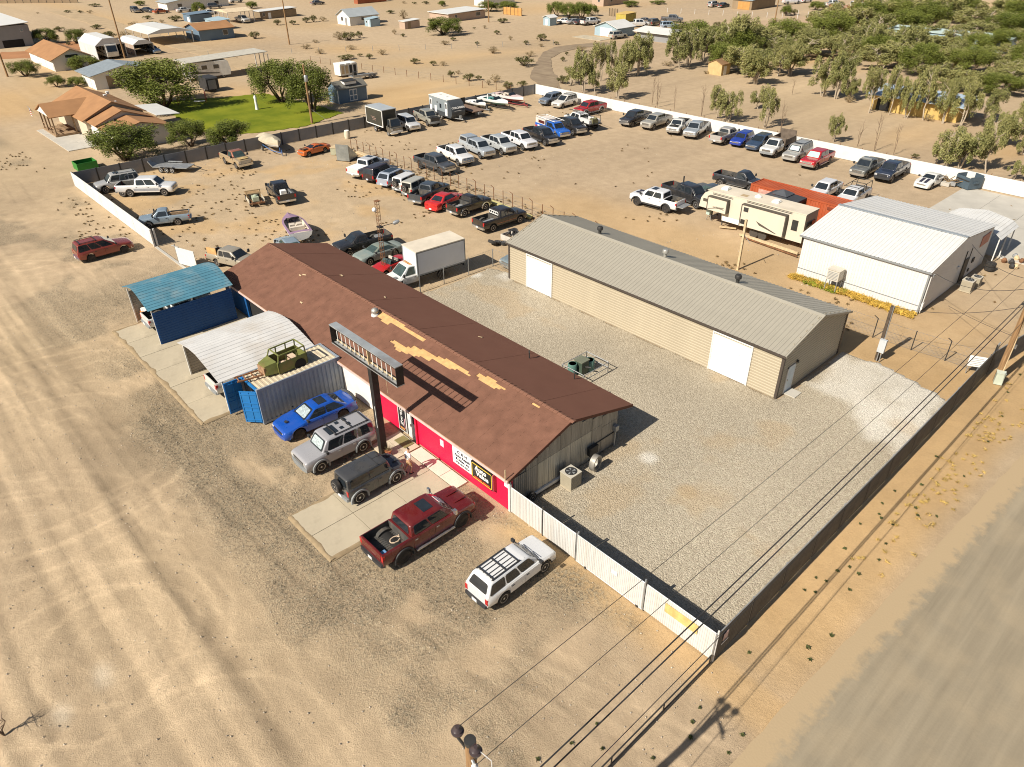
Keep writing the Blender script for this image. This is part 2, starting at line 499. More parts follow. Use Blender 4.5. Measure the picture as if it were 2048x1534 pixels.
def gravel_material():
 m, n, l, bs = new_mat('crushed_gravel')
 tc = n.new('ShaderNodeTexCoord'); vec = tc.outputs['Object']
 mp = n.new('ShaderNodeMapping'); mp.inputs['Scale'].default_value = (1, 1, .001); l.new(vec, mp.inputs['Vector'])
 vo = n.new('ShaderNodeTexVoronoi'); vo.inputs['Scale'].default_value = 13.0; l.new(mp.outputs[0], vo.inputs['Vector'])
 vo2 = n.new('ShaderNodeTexVoronoi'); vo2.inputs['Scale'].default_value = 30.0; l.new(mp.outputs[0], vo2.inputs['Vector'])
 bw = n.new('ShaderNodeSeparateColor'); l.new(vo.outputs['Color'], bw.inputs[0])
 bw2 = n.new('ShaderNodeSeparateColor'); l.new(vo2.outputs['Color'], bw2.inputs[0])
 t = math_(n, l, 'ADD', math_(n, l, 'MULTIPLY', bw.outputs[0], .55), math_(n, l, 'MULTIPLY', bw2.outputs[1], .45))
 c = mixc(n, l, ramp(n, l, t, .12, .85), (.27, .228, .165), (.465, .405, .305))
 cw = mixc(n, l, ramp(n, l, t, .1, .8), (.44, .405, .34), (.62, .58, .50))
 cd_ = mixc(n, l, t, (.3, .2, .1), (.45, .32, .17))
 c = mixc(n, l, attr(n, 'white'), c, cw)
 c = mixc(n, l, math_(n, l, 'MULTIPLY', attr(n, 'dirt'), .7), c, cd_)
 v = math_(n, l, 'ADD', math_(n, l, 'MULTIPLY', attr(n, 'lum'), .3), 1.05)
 hs = n.new('ShaderNodeVectorMath'); hs.operation = 'SCALE'; l.new(c, hs.inputs[0]); l.new(v, hs.inputs['Scale'])
 l.new(hs.outputs[0], bs.inputs['Base Color'])
 bs.inputs['Roughness'].default_value = .95; bs.inputs['Specular IOR Level'].default_value = .1
 h = math_(n, l, 'SUBTRACT', 1.0, vo.outputs['Distance'])
 bump(n, l, bs, h, .8, .045)
 return m
vme.materials.append(gravel_material())
struct(put('gravel_yard', vme))
# ---------------------------------------------------------------- road along the fence
def road_material(name, a, b, along, sc):
 m, n, l, bs = new_mat(name)
 tc = n.new('ShaderNodeTexCoord'); mp = n.new('ShaderNodeMapping')
 mp.inputs['Scale'].default_value = (1, .05, 1) if along == 'y' else (.05, 1, 1)
 l.new(tc.outputs['Object'], mp.inputs['Vector'])
 f = noise(n, l, mp.outputs[0], sc, 5, .6, .3)
 f2 = noise(n, l, tc.outputs['Object'], 9, 4)
 f3 = noise(n, l, tc.outputs['Object'], .5, 4)
 c = mixc(n, l, ramp(n, l, f, .32, .68), a, b)
 c = mixc(n, l, math_(n, l, 'MULTIPLY', ramp(n, l, f3, .45, .7), .35), c, (.42, .33, .21))
 c = mixc(n, l, math_(n, l, 'MULTIPLY', f2, .25), c, (.2, .165, .11))
 ed = ramp(n, l, math_(n, l, 'ADD', attr(n, 'edge'), math_(n, l, 'MULTIPLY', math_(n, l, 'SUBTRACT', noise(n, l, tc.outputs['Object'], 1.6, 6, .65), .5), 1.3)), .25, .6)
 c = mixc(n, l, ed, c, (.40, .30, .18))
 l.new(c, bs.inputs['Base Color']); bs.inputs['Roughness'].default_value = .9
 bs.inputs['Specular IOR Level'].default_value = .15
 bump(n, l, bs, f2, .35, .02)
 return m
RXL = -4.55
rp = []
r_ = random.Random(3)
yy = -40.0
while yy < 240:
 rp.append((-4.96 + (yy - 16.4) * .0515 + r_.uniform(-.05, .05), yy)); yy += .7
rp2 = [(2.5 + .03 * max(0, y - 15) + r_.uniform(-.2, .2), y) for (_, y) in rp]
mb = MB(); mb.loft([[(a[0] - .5, a[1], .002), (a[0] + .35, a[1], .004), (a[0] + 1.1, a[1], .005), (b[0] - 1.0, b[1], .005), (b[0], b[1], .004)] for a, b in zip(rp, rp2)], cap=False)
ro_ = mb.obj('road', road_material('worn_road', (.235, .195, .135), (.325, .272, .19), 'y', 1.6))
set_attr(ro_.data, 'edge', [1, .55, 0, 0, .4] * len(rp))
struct(ro_)
# ---------------------------------------------------------------- concrete
def slabs(name, x0, x1, y0, y1, nx, ny, m, z=.05, gap=.025):
 root = bpy.data.objects.new(name, None); COL.objects.link(root); root['kind'] = 'structure'
 dx = (x1 - x0) / nx; dy = (y1 - y0) / ny
 cache = MB().box(0, 0, -.1, dx - gap, dy - gap, z).mesh('slab', m)
 for i in range(nx):
  for j in range(ny):
   o = put('slab', cache, root, (x0 + i * dx, y0 + j * dy, rng.uniform(-.006, .006)))
 return root
slabs('carport_apron', -56.8, -40.35, 10.7, 19.2, 6, 1, CONC)
slabs('forecourt_pad', -28.95, -24.75, 10.55, 18.3, 2, 3, CONC)
slabs('walkway', -28.9, -24.55, 18.35, 19.22, 3, 1, M('pale_walk_concrete', (.66, .6, .48), .8, 0, .06), .07)
slabs('door_step', -31.1, -29.0, 17.1, 19.2, 1, 2, M('step_concrete', (.52, .45, .33), .8, 0, .1), .06)
slabs('concrete_yard', -24.5, 2.0, 74.5, 93.6, 7, 2, CONCG, .03)
slabs('house_driveway', -129.4, -113.8, 23.6, 28.3, 4, 2, CONCG, .05)
slabs('garage_apron', -136.5, -127.2, 147.6, 152.2, 3, 1, CONC, .03)
def spill(pts, z, seed):
 r = random.Random(seed); P_ = []
 for (a, b), nrm in pts:
  L_ = math.hypot(b[0] - a[0], b[1] - a[1]); k = int(L_ / .22); row = []
  for i in range(k + 1):
   t_ = i / k; w_ = .03 + .3 * max(0, vnoise(np.array([i * .3 + seed]), np.array([seed * .7]), 301)[0] - .25) + r.uniform(-.02, .03)
   x, y = a[0] + (b[0] - a[0]) * t_, a[1] + (b[1] - a[1]) * t_
   row.append([(x - nrm[0] * .16, y - nrm[1] * .16, -.03), (x - nrm[0] * .05, y - nrm[1] * .05, z), (x + nrm[0] * w_ * .7, y + nrm[1] * w_ * .7, z + .004), (x + nrm[0] * w_, y + nrm[1] * w_, z - .012)])
  mb = MB(); mb.loft(row, cap=False)
  struct(mb.obj('dirt_spill', SPILL, None, 60))
SPILL = M('dirt_spill', (.30, .225, .135), .95, 0, .16, 2.5, .4, 25, .1, dirt=(.22, .165, .10), dirtamt=.5, dscale=1.5)
spill([(((-56.9, 10.7), (-40.3, 10.7)), (0, 1)), (((-56.8, 19.0), (-56.8, 10.6)), (1, 0)), (((-40.4, 10.6), (-40.4, 13.3)), (-1, 0))], .058, 3)
spill([(((-29.0, 10.55), (-24.7, 10.55)), (0, 1)), (((-28.95, 17.0), (-28.95, 10.5)), (1, 0)), (((-24.8, 10.5), (-24.8, 18.3)), (-1, 0))], .058, 8)
# ---------------------------------------------------------------- lawn and curved driveway
m, n, l, bs = new_mat('lawn_grass')
tc = n.new('ShaderNodeTexCoord')
f = noise(n, l, tc.outputs['Object'], .25, 5); f2 = noise(n, l, tc.outputs['Object'], 6, 4)
c = mixc(n, l, ramp(n, l, f, .35, .65), (.115, .145, .010), (.215, .225, .018))
c = mixc(n, l, math_(n, l, 'MULTIPLY', f2, .35), c, (.11, .15, .015))
l.new(c, bs.inputs['Base Color']); bs.inputs['Roughness'].default_value = .9; bs.inputs['Specular IOR Level'].default_value = .1
bump(n, l, bs, f2, .6, .05)
LAWN = m
sheet_poly('lawn', [(-137, 43), (-131.5, 53.4), (-129.8, 60.2), (-119, 61.6), (-106.6, 62.3), (-103.2, 53.5), (-105.2, 46.0), (-108, 41)], .02, LAWN, .6, .3)
dv = [((-94, 96.8), (-90.5, 96.6)), ((-99.5, 99.5), (-96.5, 101.5)), ((-106, 103.2), (-102, 107)), ((-115.1, 113.2), (-108.2, 111.5)), ((-125.2, 126), (-118.2, 121.4)), ((-128.6, 133.2), (-122.3, 129.1)), ((-127.8, 139.4), (-123.2, 136.7)), ((-125, 147.5), (-120.5, 144.5))]
poly = [a for a, b in dv] + [b for a, b in dv][::-1]
sheet_poly('driveway', poly, .006, road_material('driveway_dirt', (.2, .145, .095), (.29, .22, .15), 'x', 1.0), 1.2, .15)
sheet_poly('track', [(-300, 70), (-170, 69), (-133, 66), (-98, 64.5), (-97.8, 67.5), (-133, 70), (-170, 74), (-300, 78)], .006, M('track_dirt', (.40, .30, .185), .95, 0, .12, .4, .3, 20, .15), 1.5, .4)
# ================================================================ FENCES AND WALLS
def panel_wall(name, label, a, b, h, npan, m_pan, m_post, ribs=0, post_r=.05, thick=.05, base=0.0, part='panel', cat='wall', post_h=.06, capm=None, rail=False):
 L = math.hypot(b[0] - a[0], b[1] - a[1])
 t = thing(name, label, cat, (a[0], a[1], 0), math.atan2(b[1] - a[1], b[0] - a[0]))
 w_ = L / npan
 mb = MB()
 if ribs:
  k = int((w_ - .06) / ribs)
  secs = []
  for i in range(k * 4 + 1):
   x = .03 + (w_ - .06) * i / (k * 4)
   d = (.0, .0, .018, .018)[i % 4]
   secs.append([(x, -thick / 2 - d, base), (x, thick / 2 - d, base), (x, thick / 2 - d, h), (x, -thick / 2 - d, h)])
  mb.loft(secs, close=True)
 else:
  mb.box(.025, -thick / 2, base, w_ - .025, thick / 2, h)
 pm = mb.mesh(part, m_pan)
 qm = MB().box(-post_r, -post_r * 1.3, -.1, post_r, post_r * 1.3, h + post_h).mesh('post', m_post)
 for i in range(npan):
  put(part, pm, t, (i * w_, 0, rng.uniform(-.012, .0)))
 for i in range(npan + 1):
  put('post', qm, t, (i * w_, 0, 0))
 if rail:
  MB().tube((0, 0, h + .03), (L, 0, h + .03), .035, 6).obj('top_rail', m_post, t)
 return t
GREYWALL = M('grey_sheet_steel', (.2, .205, .215), .6, .1, .12, .7, dirt=(.28, .22, .15), dirtamt=.35, dscale=.8)
WHITEWALL = M('white_sheet_steel', (.66, .65, .61), .5, 0, .04, .5, dirt=(.55, .47, .35), dirtamt=.25, dscale=.7)
panel_wall('boundary_wall', 'long grey panel wall with dark posts behind the boat and box truck', (-97.35, 19.75), (-95.2, 93.9), 1.55, 28, GREYWALL, DARKSTEEL, post_r=.07, ribs=0)
panel_wall('boundary_wall', 'long white panel wall behind the row of trucks facing the eucalyptus trees', (-95.15, 94.0), (0.0, 94.5), 1.6, 13, WHITEWALL, WHITEM, post_r=.03, post_h=0)
panel_wall('boundary_wall', 'short white panel wall beside the grey pickup and the red minivan', (-97.3, 19.65), (-71.95, 19.5), 1.65, 5, WHITEWALL, WHITEM, post_r=.03, post_h=0)
t = thing('gate_post', 'white steel gate posts at the end of the short white wall', 'gate post', (-71.75, 19.5, 0))
for y in (-.1, .22):
 MB().box(-.07, y - .06, 0, .07, y + .06, 1.75).obj('post', WHITEM, t)
t = thing('gate_leaf', 'white sheet gate leaf standing open behind the blue carport', 'gate', (-65.95, 19.5, 0), R(18))
MB().box(0, -.03, .1, 2.4, .03, 1.7).obj('panel', WHITEWALL, t)
MB().tube((0, 0, 0), (0, 0, 2.0), .05).tube((-.4, 0, 1.75), (.5, 0, 1.75), .04).obj('frame', STEEL, t)
struct(MB().box(-71.6, 19.38, -.05, -60.0, 19.62, .03).obj('gate_track', CONCG))
# slatted chain link fences in front and along the road
SLATW = M('white_privacy_slat', (.58, .57, .54), .5, 0, .08, 3, dirt=(.45, .38, .28), dirtamt=.3, dscale=1.2, streak=True)
SLATSHADE = M('shaded_privacy_slat', (.085, .083, .08), .6, 0, .2, 2, dirt=(.2, .17, .13), dirtamt=.3, dscale=1)  # dark tone puts the shade on the roadside face into the slat colour
def slat_panel(L, h, m, pitch=.105, z0=.06):
 secs = []
 k = int(L / pitch)
 for i in range(k):
  x = i * L / k
  w_ = L / k
  for (f_, d) in ((0.06, .022), (.5, .036), (.86, .022), (.9, .004), (.99, .004)):
   secs.append([(x + w_ * f_, -d, z0), (x + w_ * f_, .012, z0), (x + w_ * f_, .012, h), (x + w_ * f_, -d, h)])
 mb = MB(); mb.loft(secs, close=True)
 return mb
fence = thing('slatted_fence', 'white slatted chain link fence and gate in front of the gravel yard', 'fence', (-21.15, 19.36, 0))
segs = [(0.02, 2.32), (2.42, 4.66), (8.95, 12.62)]
for a, b in segs:
 stuff(slat_panel(b - a, 1.68, SLATW).obj('slat_panel', SLATW, fence, loc=(a, 0, 0)))
gate = MB().obj('gate', STEEL, fence) if False else None
g_ = put('gate', slat_panel(4.05, 1.74, SLATW).mesh('gate', SLATW), fence, (4.8, -.05, .04)); stuff(g_)
MB().tube((-.04, 0, .0), (4.1, 0, .0), .03).tube((-.04, 0, 1.76), (4.1, 0, 1.76), .03).tube((-.04, 0, 0), (-.04, 0, 1.85), .035).tube((4.1, 0, 0), (4.1, 0, 1.85), .035).obj('gate_frame', STEEL, g_)
for x in (0.6, 3.8):
 MB().lathe([(.09, -.03), (.09, .03)], 12, (x, 0, .0), 'y').obj('gate_wheel', RUBBER, g_)
for x, mm in ((0, STEEL), (2.37, DARKSTEEL), (4.68, DARKSTEEL), (4.78, STEEL), (8.86, STEEL), (8.93, DARKSTEEL), (12.65, WHITEM)):
 MB().tube((x, .02, -.1), (x, .02, 1.95), .045, 8).obj('post', mm, fence)
for xa_, xz_ in ((0, 4.7), (8.9, 12.65)):
 MB().tube((xa_, .02, 1.71), (xz_, .02, 1.71), .025).obj('top_rail', WHITEM, fence)
MB().box(10.05, -.058, .95, 11.75, -.05, 1.5).obj('stain', M('yellowed_slat', (.62, .43, .16), .6, 0, .2, 3), fence)
MB().box(7.0, -.1, 1.02, 7.35, -.085, 1.22).obj('notice', WHITEPRINT, fence)
rf = [(-8.5, 19.3), (-8.55, 36.4), (-8.65, 52.38), (-7.75, 58.8), (-7.4, 74)]
for k, (a, b) in enumerate(zip(rf, rf[1:])):
 L = math.hypot(b[0] - a[0], b[1] - a[1])
 if k == 0:
  fence = thing('slatted_fence', 'slatted chain link fence, slats coloured dark for shade, running along the paved road', 'fence', (a[0], a[1], 0))
 ang = math.atan2(b[1] - a[1], b[0] - a[0])
 npn = max(1, round(L / 3.1)); w_ = L / npn
 pm = slat_panel(w_ - .08, 1.72, SLATSHADE, .15).mesh('slat_panel', SLATSHADE)
 for i in range(npn):
  d = i * w_ + .04
  o = stuff(put('slat_panel', pm, fence, (a[0] - rf[0][0] + math.cos(ang) * d, a[1] - rf[0][1] + math.sin(ang) * d, 0), ang))
  px_, py_ = a[0] - rf[0][0] + math.cos(ang) * (d - .04), a[1] - rf[0][1] + math.sin(ang) * (d - .04)
  MB().tube((px_ - .03, py_, -.1), (px_ - .03, py_, 1.8), .04, 6).obj('post', STEEL, fence)
 MB().tube((a[0] - rf[0][0], a[1] - rf[0][1], 1.75), (b[0] - rf[0][0], b[1] - rf[0][1], 1.75), .03, 6).obj('top_rail', STEEL, fence)
nb = MB().box(.06, .5, 1.0, .075, .85, 1.45).obj('notice', M('notice_pink', (.55, .4, .38), .6, 0, .3, 8), fence)
MB().box(.06, .45, .8, .075, .95, .86).obj('notice', WHITEPRINT, fence)
for dy in (0, .28, .5):
 MB().tube((-0.15, 33.08 + dy, 0), (-0.15, 33.08 + dy, 2.3), .045, 6).obj('gate_post', STEEL if dy else DARKSTEEL, fence)
def wire_fence(name, label, pts, h, m, arm=True, wires=(.3, .9), r=.035, mesh=False, armdir=1, cat='fence'):
 """pts: explicit list of post positions"""
 t = thing(name, label, cat, (pts[0][0], pts[0][1], 0))
 x0, y0 = pts[0]
 mb = MB().tube((0, 0, -.1), (0, 0, h), r, 6)
 pm = mb.mesh('post', m)
 mb = MB().tube((0, 0, -.1), (0, 0, h), r, 6).tube((0, 0, h), (-.22, -.22 * armdir, h + .25), r * .8, 5)
 am = mb.mesh('post', m)
 for i, p in enumerate(pts):
  put('post', am if (arm and i % 2) else pm, t, (p[0] - x0, p[1] - y0, 0), 0)
 wm_ = MB()
 for hh in wires:
  wm_.path([(p[0] - x0, p[1] - y0, hh) for p in pts], .009, 3)
 if mesh:
  for a, b in zip(pts, pts[1:]):
   L = math.hypot(b[0] - a[0], b[1] - a[1]); k = int(L / .32)
   for i in range(k):
    for (u0, u1) in ((i / k, min(1, (i + 4) / k)), (min(1, (i + 4) / k), i / k)):
     z1 = h * min(1, (abs(u1 - u0) * k) / 4)
     A = (a[0] + (b[0] - a[0]) * u0 - x0, a[1] + (b[1] - a[1]) * u0 - y0, .03)
     B = (a[0] + (b[0] - a[0]) * u1 - x0, a[1] + (b[1] - a[1]) * u1 - y0, .03 + z1)
     wm_.tube(A, B, .004, 3, cap=False)
 wm_.obj('wire', STEEL, t)
 return t
n_ = 30
wire_fence('wire_fence', 'rusty barbed wire fence with angled posts between the two vehicle lots', [(-87.5 + i * 1.52, 51.6 + .02 * math.sin(i)) for i in range(n_)], 1.55, RUSTY, True, (.1, .5, .95, 1.45), .04)
wire_fence('wire_fence', 'chain link fence with angled posts near the electric meter pole', [(-20.0, 51.8), (-16.29, 51.86), (-13.55, 52.01), (-11.28, 52.23), (-8.75, 52.3)], 1.55, DARKSTEEL, True, (.04, .8, 1.5), .04, True)
wire_fence('wire_fence', 'low chain link fence beside the white box truck and the gravel', [(-46.0, 29.4), (-45.95, 31.97), (-45.85, 34.45), (-45.8, 37.18), (-45.75, 40.0), (-43.3, 40.2)], 1.6, STEEL, False, (.04, 1.58), .04, True)
wire_fence('wire_fence', 'thin wire fence among the bare trunks just outside the long white wall', [(-92 + i * 3.0, 96.2 + .15 * math.sin(i * 2)) for i in range(28)], 1.3, RUSTY, False, (.5, 1.2), .04)
wire_fence('wire_fence', 'sagging wire fence across the scrub beyond the blue barn shed', [(-152 + i * 3.1, 82.5 + i * .55) for i in range(19)], 1.2, RUSTY, False, (.5, 1.1), .05)
wire_fence('wire_fence', 'mesh fence below the driveway of the white gabled house', [(-175 + i * 3.4, 70 + i * 5.0) for i in range(14)], 1.1, STEEL, False, (.5, 1.1), .05)
wire_fence('wire_fence', 'pipe fence along the far edge of the riding arena', [(-150 + i * 4.0, 205 + i * 1.5) for i in range(14)], 1.3, WHITEM, False, (.5, .9, 1.3), .06)
# ================================================================ REPAIR SHOP (brown roof)
REDW = M('red_painted_block', (.66, .010, .055), .55, 0, .06, 1.5)
WHITEB = M('white_painted_block', (.72, .69, .63), .6, 0, .05, 1.2)
BLUEW = M('blue_painted_steel', (.012, .085, .26), .5, .1, .12, 1.0)
GALV = M('weathered_corrugated_steel', (.30, .28, .245), .5, .35, .25, 1.6, streak=True)
GALVL = M('bright_corrugated_steel', (.42, .41, .37), .4, .5, .2, 1.6, streak=True)
SHINGLE = M('brown_shingle', (.195, .096, .064), .9, 0, .16, 1.4, .3, 20, .15, dirt=(.21, .11, .07), dirtamt=.3, dscale=.3)
ROLLED = M('brown_rolled_roofing', (.155, .072, .049), .88, 0, .05, .6, .15, 30, .15, dirt=(.17, .085, .058), dirtamt=.3, dscale=.5)
PLY = M('bare_plywood', (.56, .34, .14), .8, 0, .18, 3, .1, dirt=(.38, .25, .13), dirtamt=.5, dscale=2)
FASCIA = M('pink_fascia', (.62, .43, .38), .6)
SX0, SX1 = -55.7, -21.2
RY, RZ, LY, LZ, QY, QZ = 23.85, 3.8, 19.12, 2.3, 29.2, 2.3
shop = thing('repair_shop', 'long brown roofed repair shop with a red front wall', 'building', (SX1, 19.35, 0))
ox, oy = SX1, 19.35
def sb(x0, x1, y0, y1, z0, z1):
 return MB().box(x0 - ox, y0 - oy, z0, x1 - ox, y1 - oy, z1)
def redz(y):
 return RZ - (RY - y) * (RZ - LZ) / (RY - LY) if y < RY else RZ - (y - RY) * (RZ - QZ) / (QY - RY)
o = sb(-33.1, -31.32, 19.35, 19.55, 0, 2.28).obj('wall', REDW, shop); o['label'] = 'red wall left of the door'
o = sb(-29.3, SX1, 19.35, 19.55, 0, 2.28).obj('wall', REDW, shop); o['label'] = 'red wall carrying the shop signs'
sb(-31.32, -29.3, 19.36, 19.55, 2.05, 2.27).obj('lintel', REDW, shop)
o = sb(-37.8, -33.1, 19.36, 19.55, 0, 2.28).obj('wall', WHITEB, shop); o['label'] = 'white wall'
for x0, x1 in ((-55.4, -51.6), (-48.4, -46.6), (-43.0, -37.8)):
 o = sb(x0, x1, 19.36, 19.55, 0, 2.28).obj('wall', BLUEW, shop); o['label'] = 'blue wall'
sb(-51.6, -48.4, 19.6, 19.66, 0, 2.2).obj('bay_shade', UNDER, shop)  # black sheets stand for the shade inside the two open bays
sb(-46.6, -43.0, 19.6, 19.66, 0, 2.2).obj('bay_shade', UNDER, shop)
sb(-55.4, SX1 - .12, 28.0, 28.15, 0, 2.4).obj('wall', GALV, shop)
mb = MB()
for xx in (SX0 + .35, SX1 - .1):
 secs = []
 pts = [19.5, 20.5, 21.5, 22.5, 23.85, 25, 26, 27, 28.05]
 mb.hexa([(xx - ox, 19.56 - oy, 0), (xx - ox, 28.0 - oy, 0), (xx - ox, 28.0 - oy, redz(28.0) - .08), (xx - ox, RY - oy, RZ - .08), (xx - ox, 19.56 - oy, redz(19.56) - .08)],
   [(xx + .08 - ox, 19.56 - oy, 0), (xx + .08 - ox, 28.0 - oy, 0), (xx + .08 - ox, 28.0 - oy, redz(28.0) - .08), (xx + .08 - ox, RY - oy, RZ - .08), (xx + .08 - ox, 19.56 - oy, redz(19.56) - .08)])
mb.obj('gable_wall', GALV, shop)
# corrugated sheets on the gable, each its own sheet
yy = 19.62
k = 0
while yy < 27.9:
 y1 = min(27.98, yy + .86)
 top = min(redz(yy), redz(y1)) - .12
 low = 2.15 if yy < 25.8 else 1.9
 mm = GALVL if 20.9 < yy < 25.4 else GALV
 for z0, z1 in ((.05, low - .015), (low, top)):
  if z1 - z0 < .25:
   continue
  secs = []
  nn = 12
  for i in range(nn + 1):
   y = yy + (y1 - yy - .01) * i / nn
   d = .018 if i % 2 else 0
   secs.append([(-.02 + d, y - oy, z0), (.0 + d, y - oy, z0), (.0 + d, y - oy, z1), (-.02 + d, y - oy, z1)])
  b_ = MB(); b_.loft(secs, close=True)
  b_.obj('wall_sheet', mm if z0 < 1 else GALV, shop, loc=(.02 + .003 * (k % 2), 0, 0))
  k += 1
 yy += .87
sb(SX1 - .1, SX1 + .03, 19.3, 19.4, 0, 2.3).obj('corner_trim', WHITEM, shop)
# roof deck
def slope(x0, x1, ya, za, yb, zb, th):
 return [(x0 - ox, ya - oy, za), (x1 - ox, ya - oy, za), (x1 - ox, yb - oy, zb), (x0 - ox, yb - oy, zb)], [(x0 - ox, ya - oy, za + th), (x1 - ox, ya - oy, za + th), (x1 - ox, yb - oy, zb + th), (x0 - ox, yb - oy, zb + th)]
roof = MB().hexa(*slope(SX0, SX1 + .1, LY, LZ - .07, RY, RZ - .07, .06)).obj('roof', PLY, shop)
MB().hexa(*slope(SX0, SX1 + .1, RY, RZ - .06, QY, QZ - .06, .08)).obj('roof_slope', ROLLED, roof)
for k, xx in enumerate(np.linspace(SX0 + 3, SX1 - 2.5, 6)):
 MB().hexa(*slope(xx, xx + .16, RY + .1, RZ + .02 - .02, QY, QZ + .022, .006)).obj('roof_seam', ROLLED, roof)
patches = [
[(-39.11, 23.32), (-38.82, 23.7), (-36.9, 23.73), (-35.68, 23.57), (-34.91, 23.64), (-33.89, 23.55), (-33.89, 23.35), (-34.94, 23.26), (-35.93, 23.26), (-37.35, 23.31), (-37.44, 23.05), (-38.43, 23.09)],
[(-35.83, 22.33), (-34.86, 22.38), (-34.07, 22.64), (-33.24, 22.92), (-31.98, 22.97), (-30.94, 23.16), (-30.26, 23.23), (-28.9, 23.11), (-28.95, 22.99), (-29.89, 22.93), (-30.46, 22.68), (-32.0, 22.67), (-32.16, 22.48), (-33.03, 22.35), (-33.69, 22.11), (-34.58, 21.93), (-35.39, 21.97)],
[(-28.43, 23.49), (-27.43, 23.55), (-26.09, 23.45), (-26.4, 23.14), (-26.55, 23.15), (-27.19, 23.02), (-28.02, 23.05)],
[(-25.58, 23.42), (-25.52, 23.52), (-24.63, 23.5), (-24.67, 23.39)], [(-23.72, 23.45), (-23.68, 23.53), (-22.76, 23.51), (-22.77, 23.41)], [(-22.6, 23.31), (-22.56, 23.39), (-22.32, 23.36), (-22.35, 23.27)]]
def spans(y):
 out = []
 for p in patches:
  xsx = []
  for (x1, y1), (x2, y2) in zip(p, p[1:] + p[:1]):
   if (y1 > y) != (y2 > y):
    xsx.append(x1 + (x2 - x1) * (y - y1) / (y2 - y1))
  xsx.sort()
  out += [(a, b) for a, b in zip(xsx[::2], xsx[1::2])]
 return out
nc = 36
cm = MB()
sl = math.hypot(RY - LY, RZ - LZ)
for c_ in range(nc):
 u0, u1 = c_ / nc, (c_ + 1.25) / nc
 ya, yb = LY + (RY - LY) * u0, LY + (RY - LY) * min(1, u1)
 ym = LY + (RY - LY) * (c_ + .5) / nc
 za, zb = LZ + (RZ - LZ) * u0, LZ + (RZ - LZ) * min(1, u1)
 gaps = sorted((round(a / .3) * .3 + rng.choice((-.15, 0, .15)), round(b / .3) * .3 + .15) for a, b in spans(ym) if b - a > .1)
 x = SX0 - .02
 def run(xa, xb):
  while xa < xb - .05:
   xe = min(xb, xa + rng.choice((.92, .92, 1.83, 2.75)))
   j = rng.uniform(0, .006)
   cm.hexa(*[[(p[0], p[1], p[2] + e) for p in q] for q, e in zip(slope(xa, xe - .008, ya, za + .028 + j, yb, zb - .002 + j, .0), (0, .010))])
   xa = xe
 for a, b in gaps:
  if a > x:
   run(x, a)
  x = max(x, b)
 run(x, SX1 + .12)
stuff(cm.obj('shingle_courses', SHINGLE, roof))
cap = MB().hexa([(0, -.16, -.062), (.31, -.16, -.052), (.31, 0, .0), (0, 0, -.01)], [(0, -.16, -.042), (.31, -.16, -.02), (.31, 0, .03), (0, 0, .01)])
cap.hexa([(0, 0, -.01), (.31, 0, .0), (.31, .16, -.052), (0, .16, -.062)], [(0, 0, .01), (.31, 0, .03), (.31, .16, -.02), (0, .16, -.042)])
capm = cap.mesh('ridge_cap', SHINGLE)
x = SX0
while x < SX1:
 put('ridge_cap', capm, roof, (x - ox, RY - oy, RZ + .05 + rng.uniform(0, .015)), rng.uniform(-.02, .02)); x += .3
sb(SX0, SX1 + .12, LY - .06, LY - .02, LZ - .14, LZ + .02).obj('fascia', FASCIA, shop)
mb = MB()
for (ya, za, yb, zb) in ((LY, LZ, RY, RZ), (RY, RZ, QY, QZ)):
 mb.hexa([(SX1 + .12 - ox, ya - oy, za - .14), (SX1 + .16 - ox, ya - oy, za - .14), (SX1 + .16 - ox, yb - oy, zb - .14), (SX1 + .12 - ox, yb - oy, zb - .14)],
   [(SX1 + .12 - ox, ya - oy, za + .05), (SX1 + .16 - ox, ya - oy, za + .05), (SX1 + .16 - ox, yb - oy, zb + .05), (SX1 + .12 - ox, yb - oy, zb + .05)])
mb.obj('rake_trim', ROLLED, shop)
# roof bits
tx, ty = (-39.11, 23.28)
tv = MB().lathe([(.12, -.25), (.12, .12), (.2, .14), (.27, .26), (.25, .4), (.12, .5), (.02, .52)], 16).obj('turbine_vent', GALVL, shop, 50, (tx - ox, ty - oy, redz(ty)))
MB().lathe([(.3, -.05), (.26, .08), (.14, .1)], 14).obj('flashing', WHITEM, tv, 50)
for q in ((-28.74, 28.07), (-25.15, 28.49)):
 MB().tube((0, 0, -.1), (0, 0, .4), .04, 8).tube((0, 0, .4), (-.12, .1, .5), .05, 8).obj('vent_pipe', DARKSTEEL, shop, None, (q[0] - ox, q[1] - oy, redz(q[1])))
for q in ((-48.72, 22.84), (-48.46, 23.06), (-45.57, 21.07), (-46.61, 25.22), (-32.74, 27.34), (-46.65, 25.23), (-41.36, 25.6)):
 MB().box(-.16, -.05, 0, .16, .05, .015).obj('roof_scrap', PALEWOOD, shop, None, (q[0] - ox, q[1] - oy, redz(q[1]) + .05)).rotation_euler = (.3 if q[1] < RY else -.27, 0, rng.uniform(-.4, .4))
MB().tube((SX1 - .05 - ox, LY - .05 - oy, 2.2), (SX1 - .05 - ox, LY - .05 - oy, 3.0), .03).obj('flag_stub', PALEWOOD, shop)
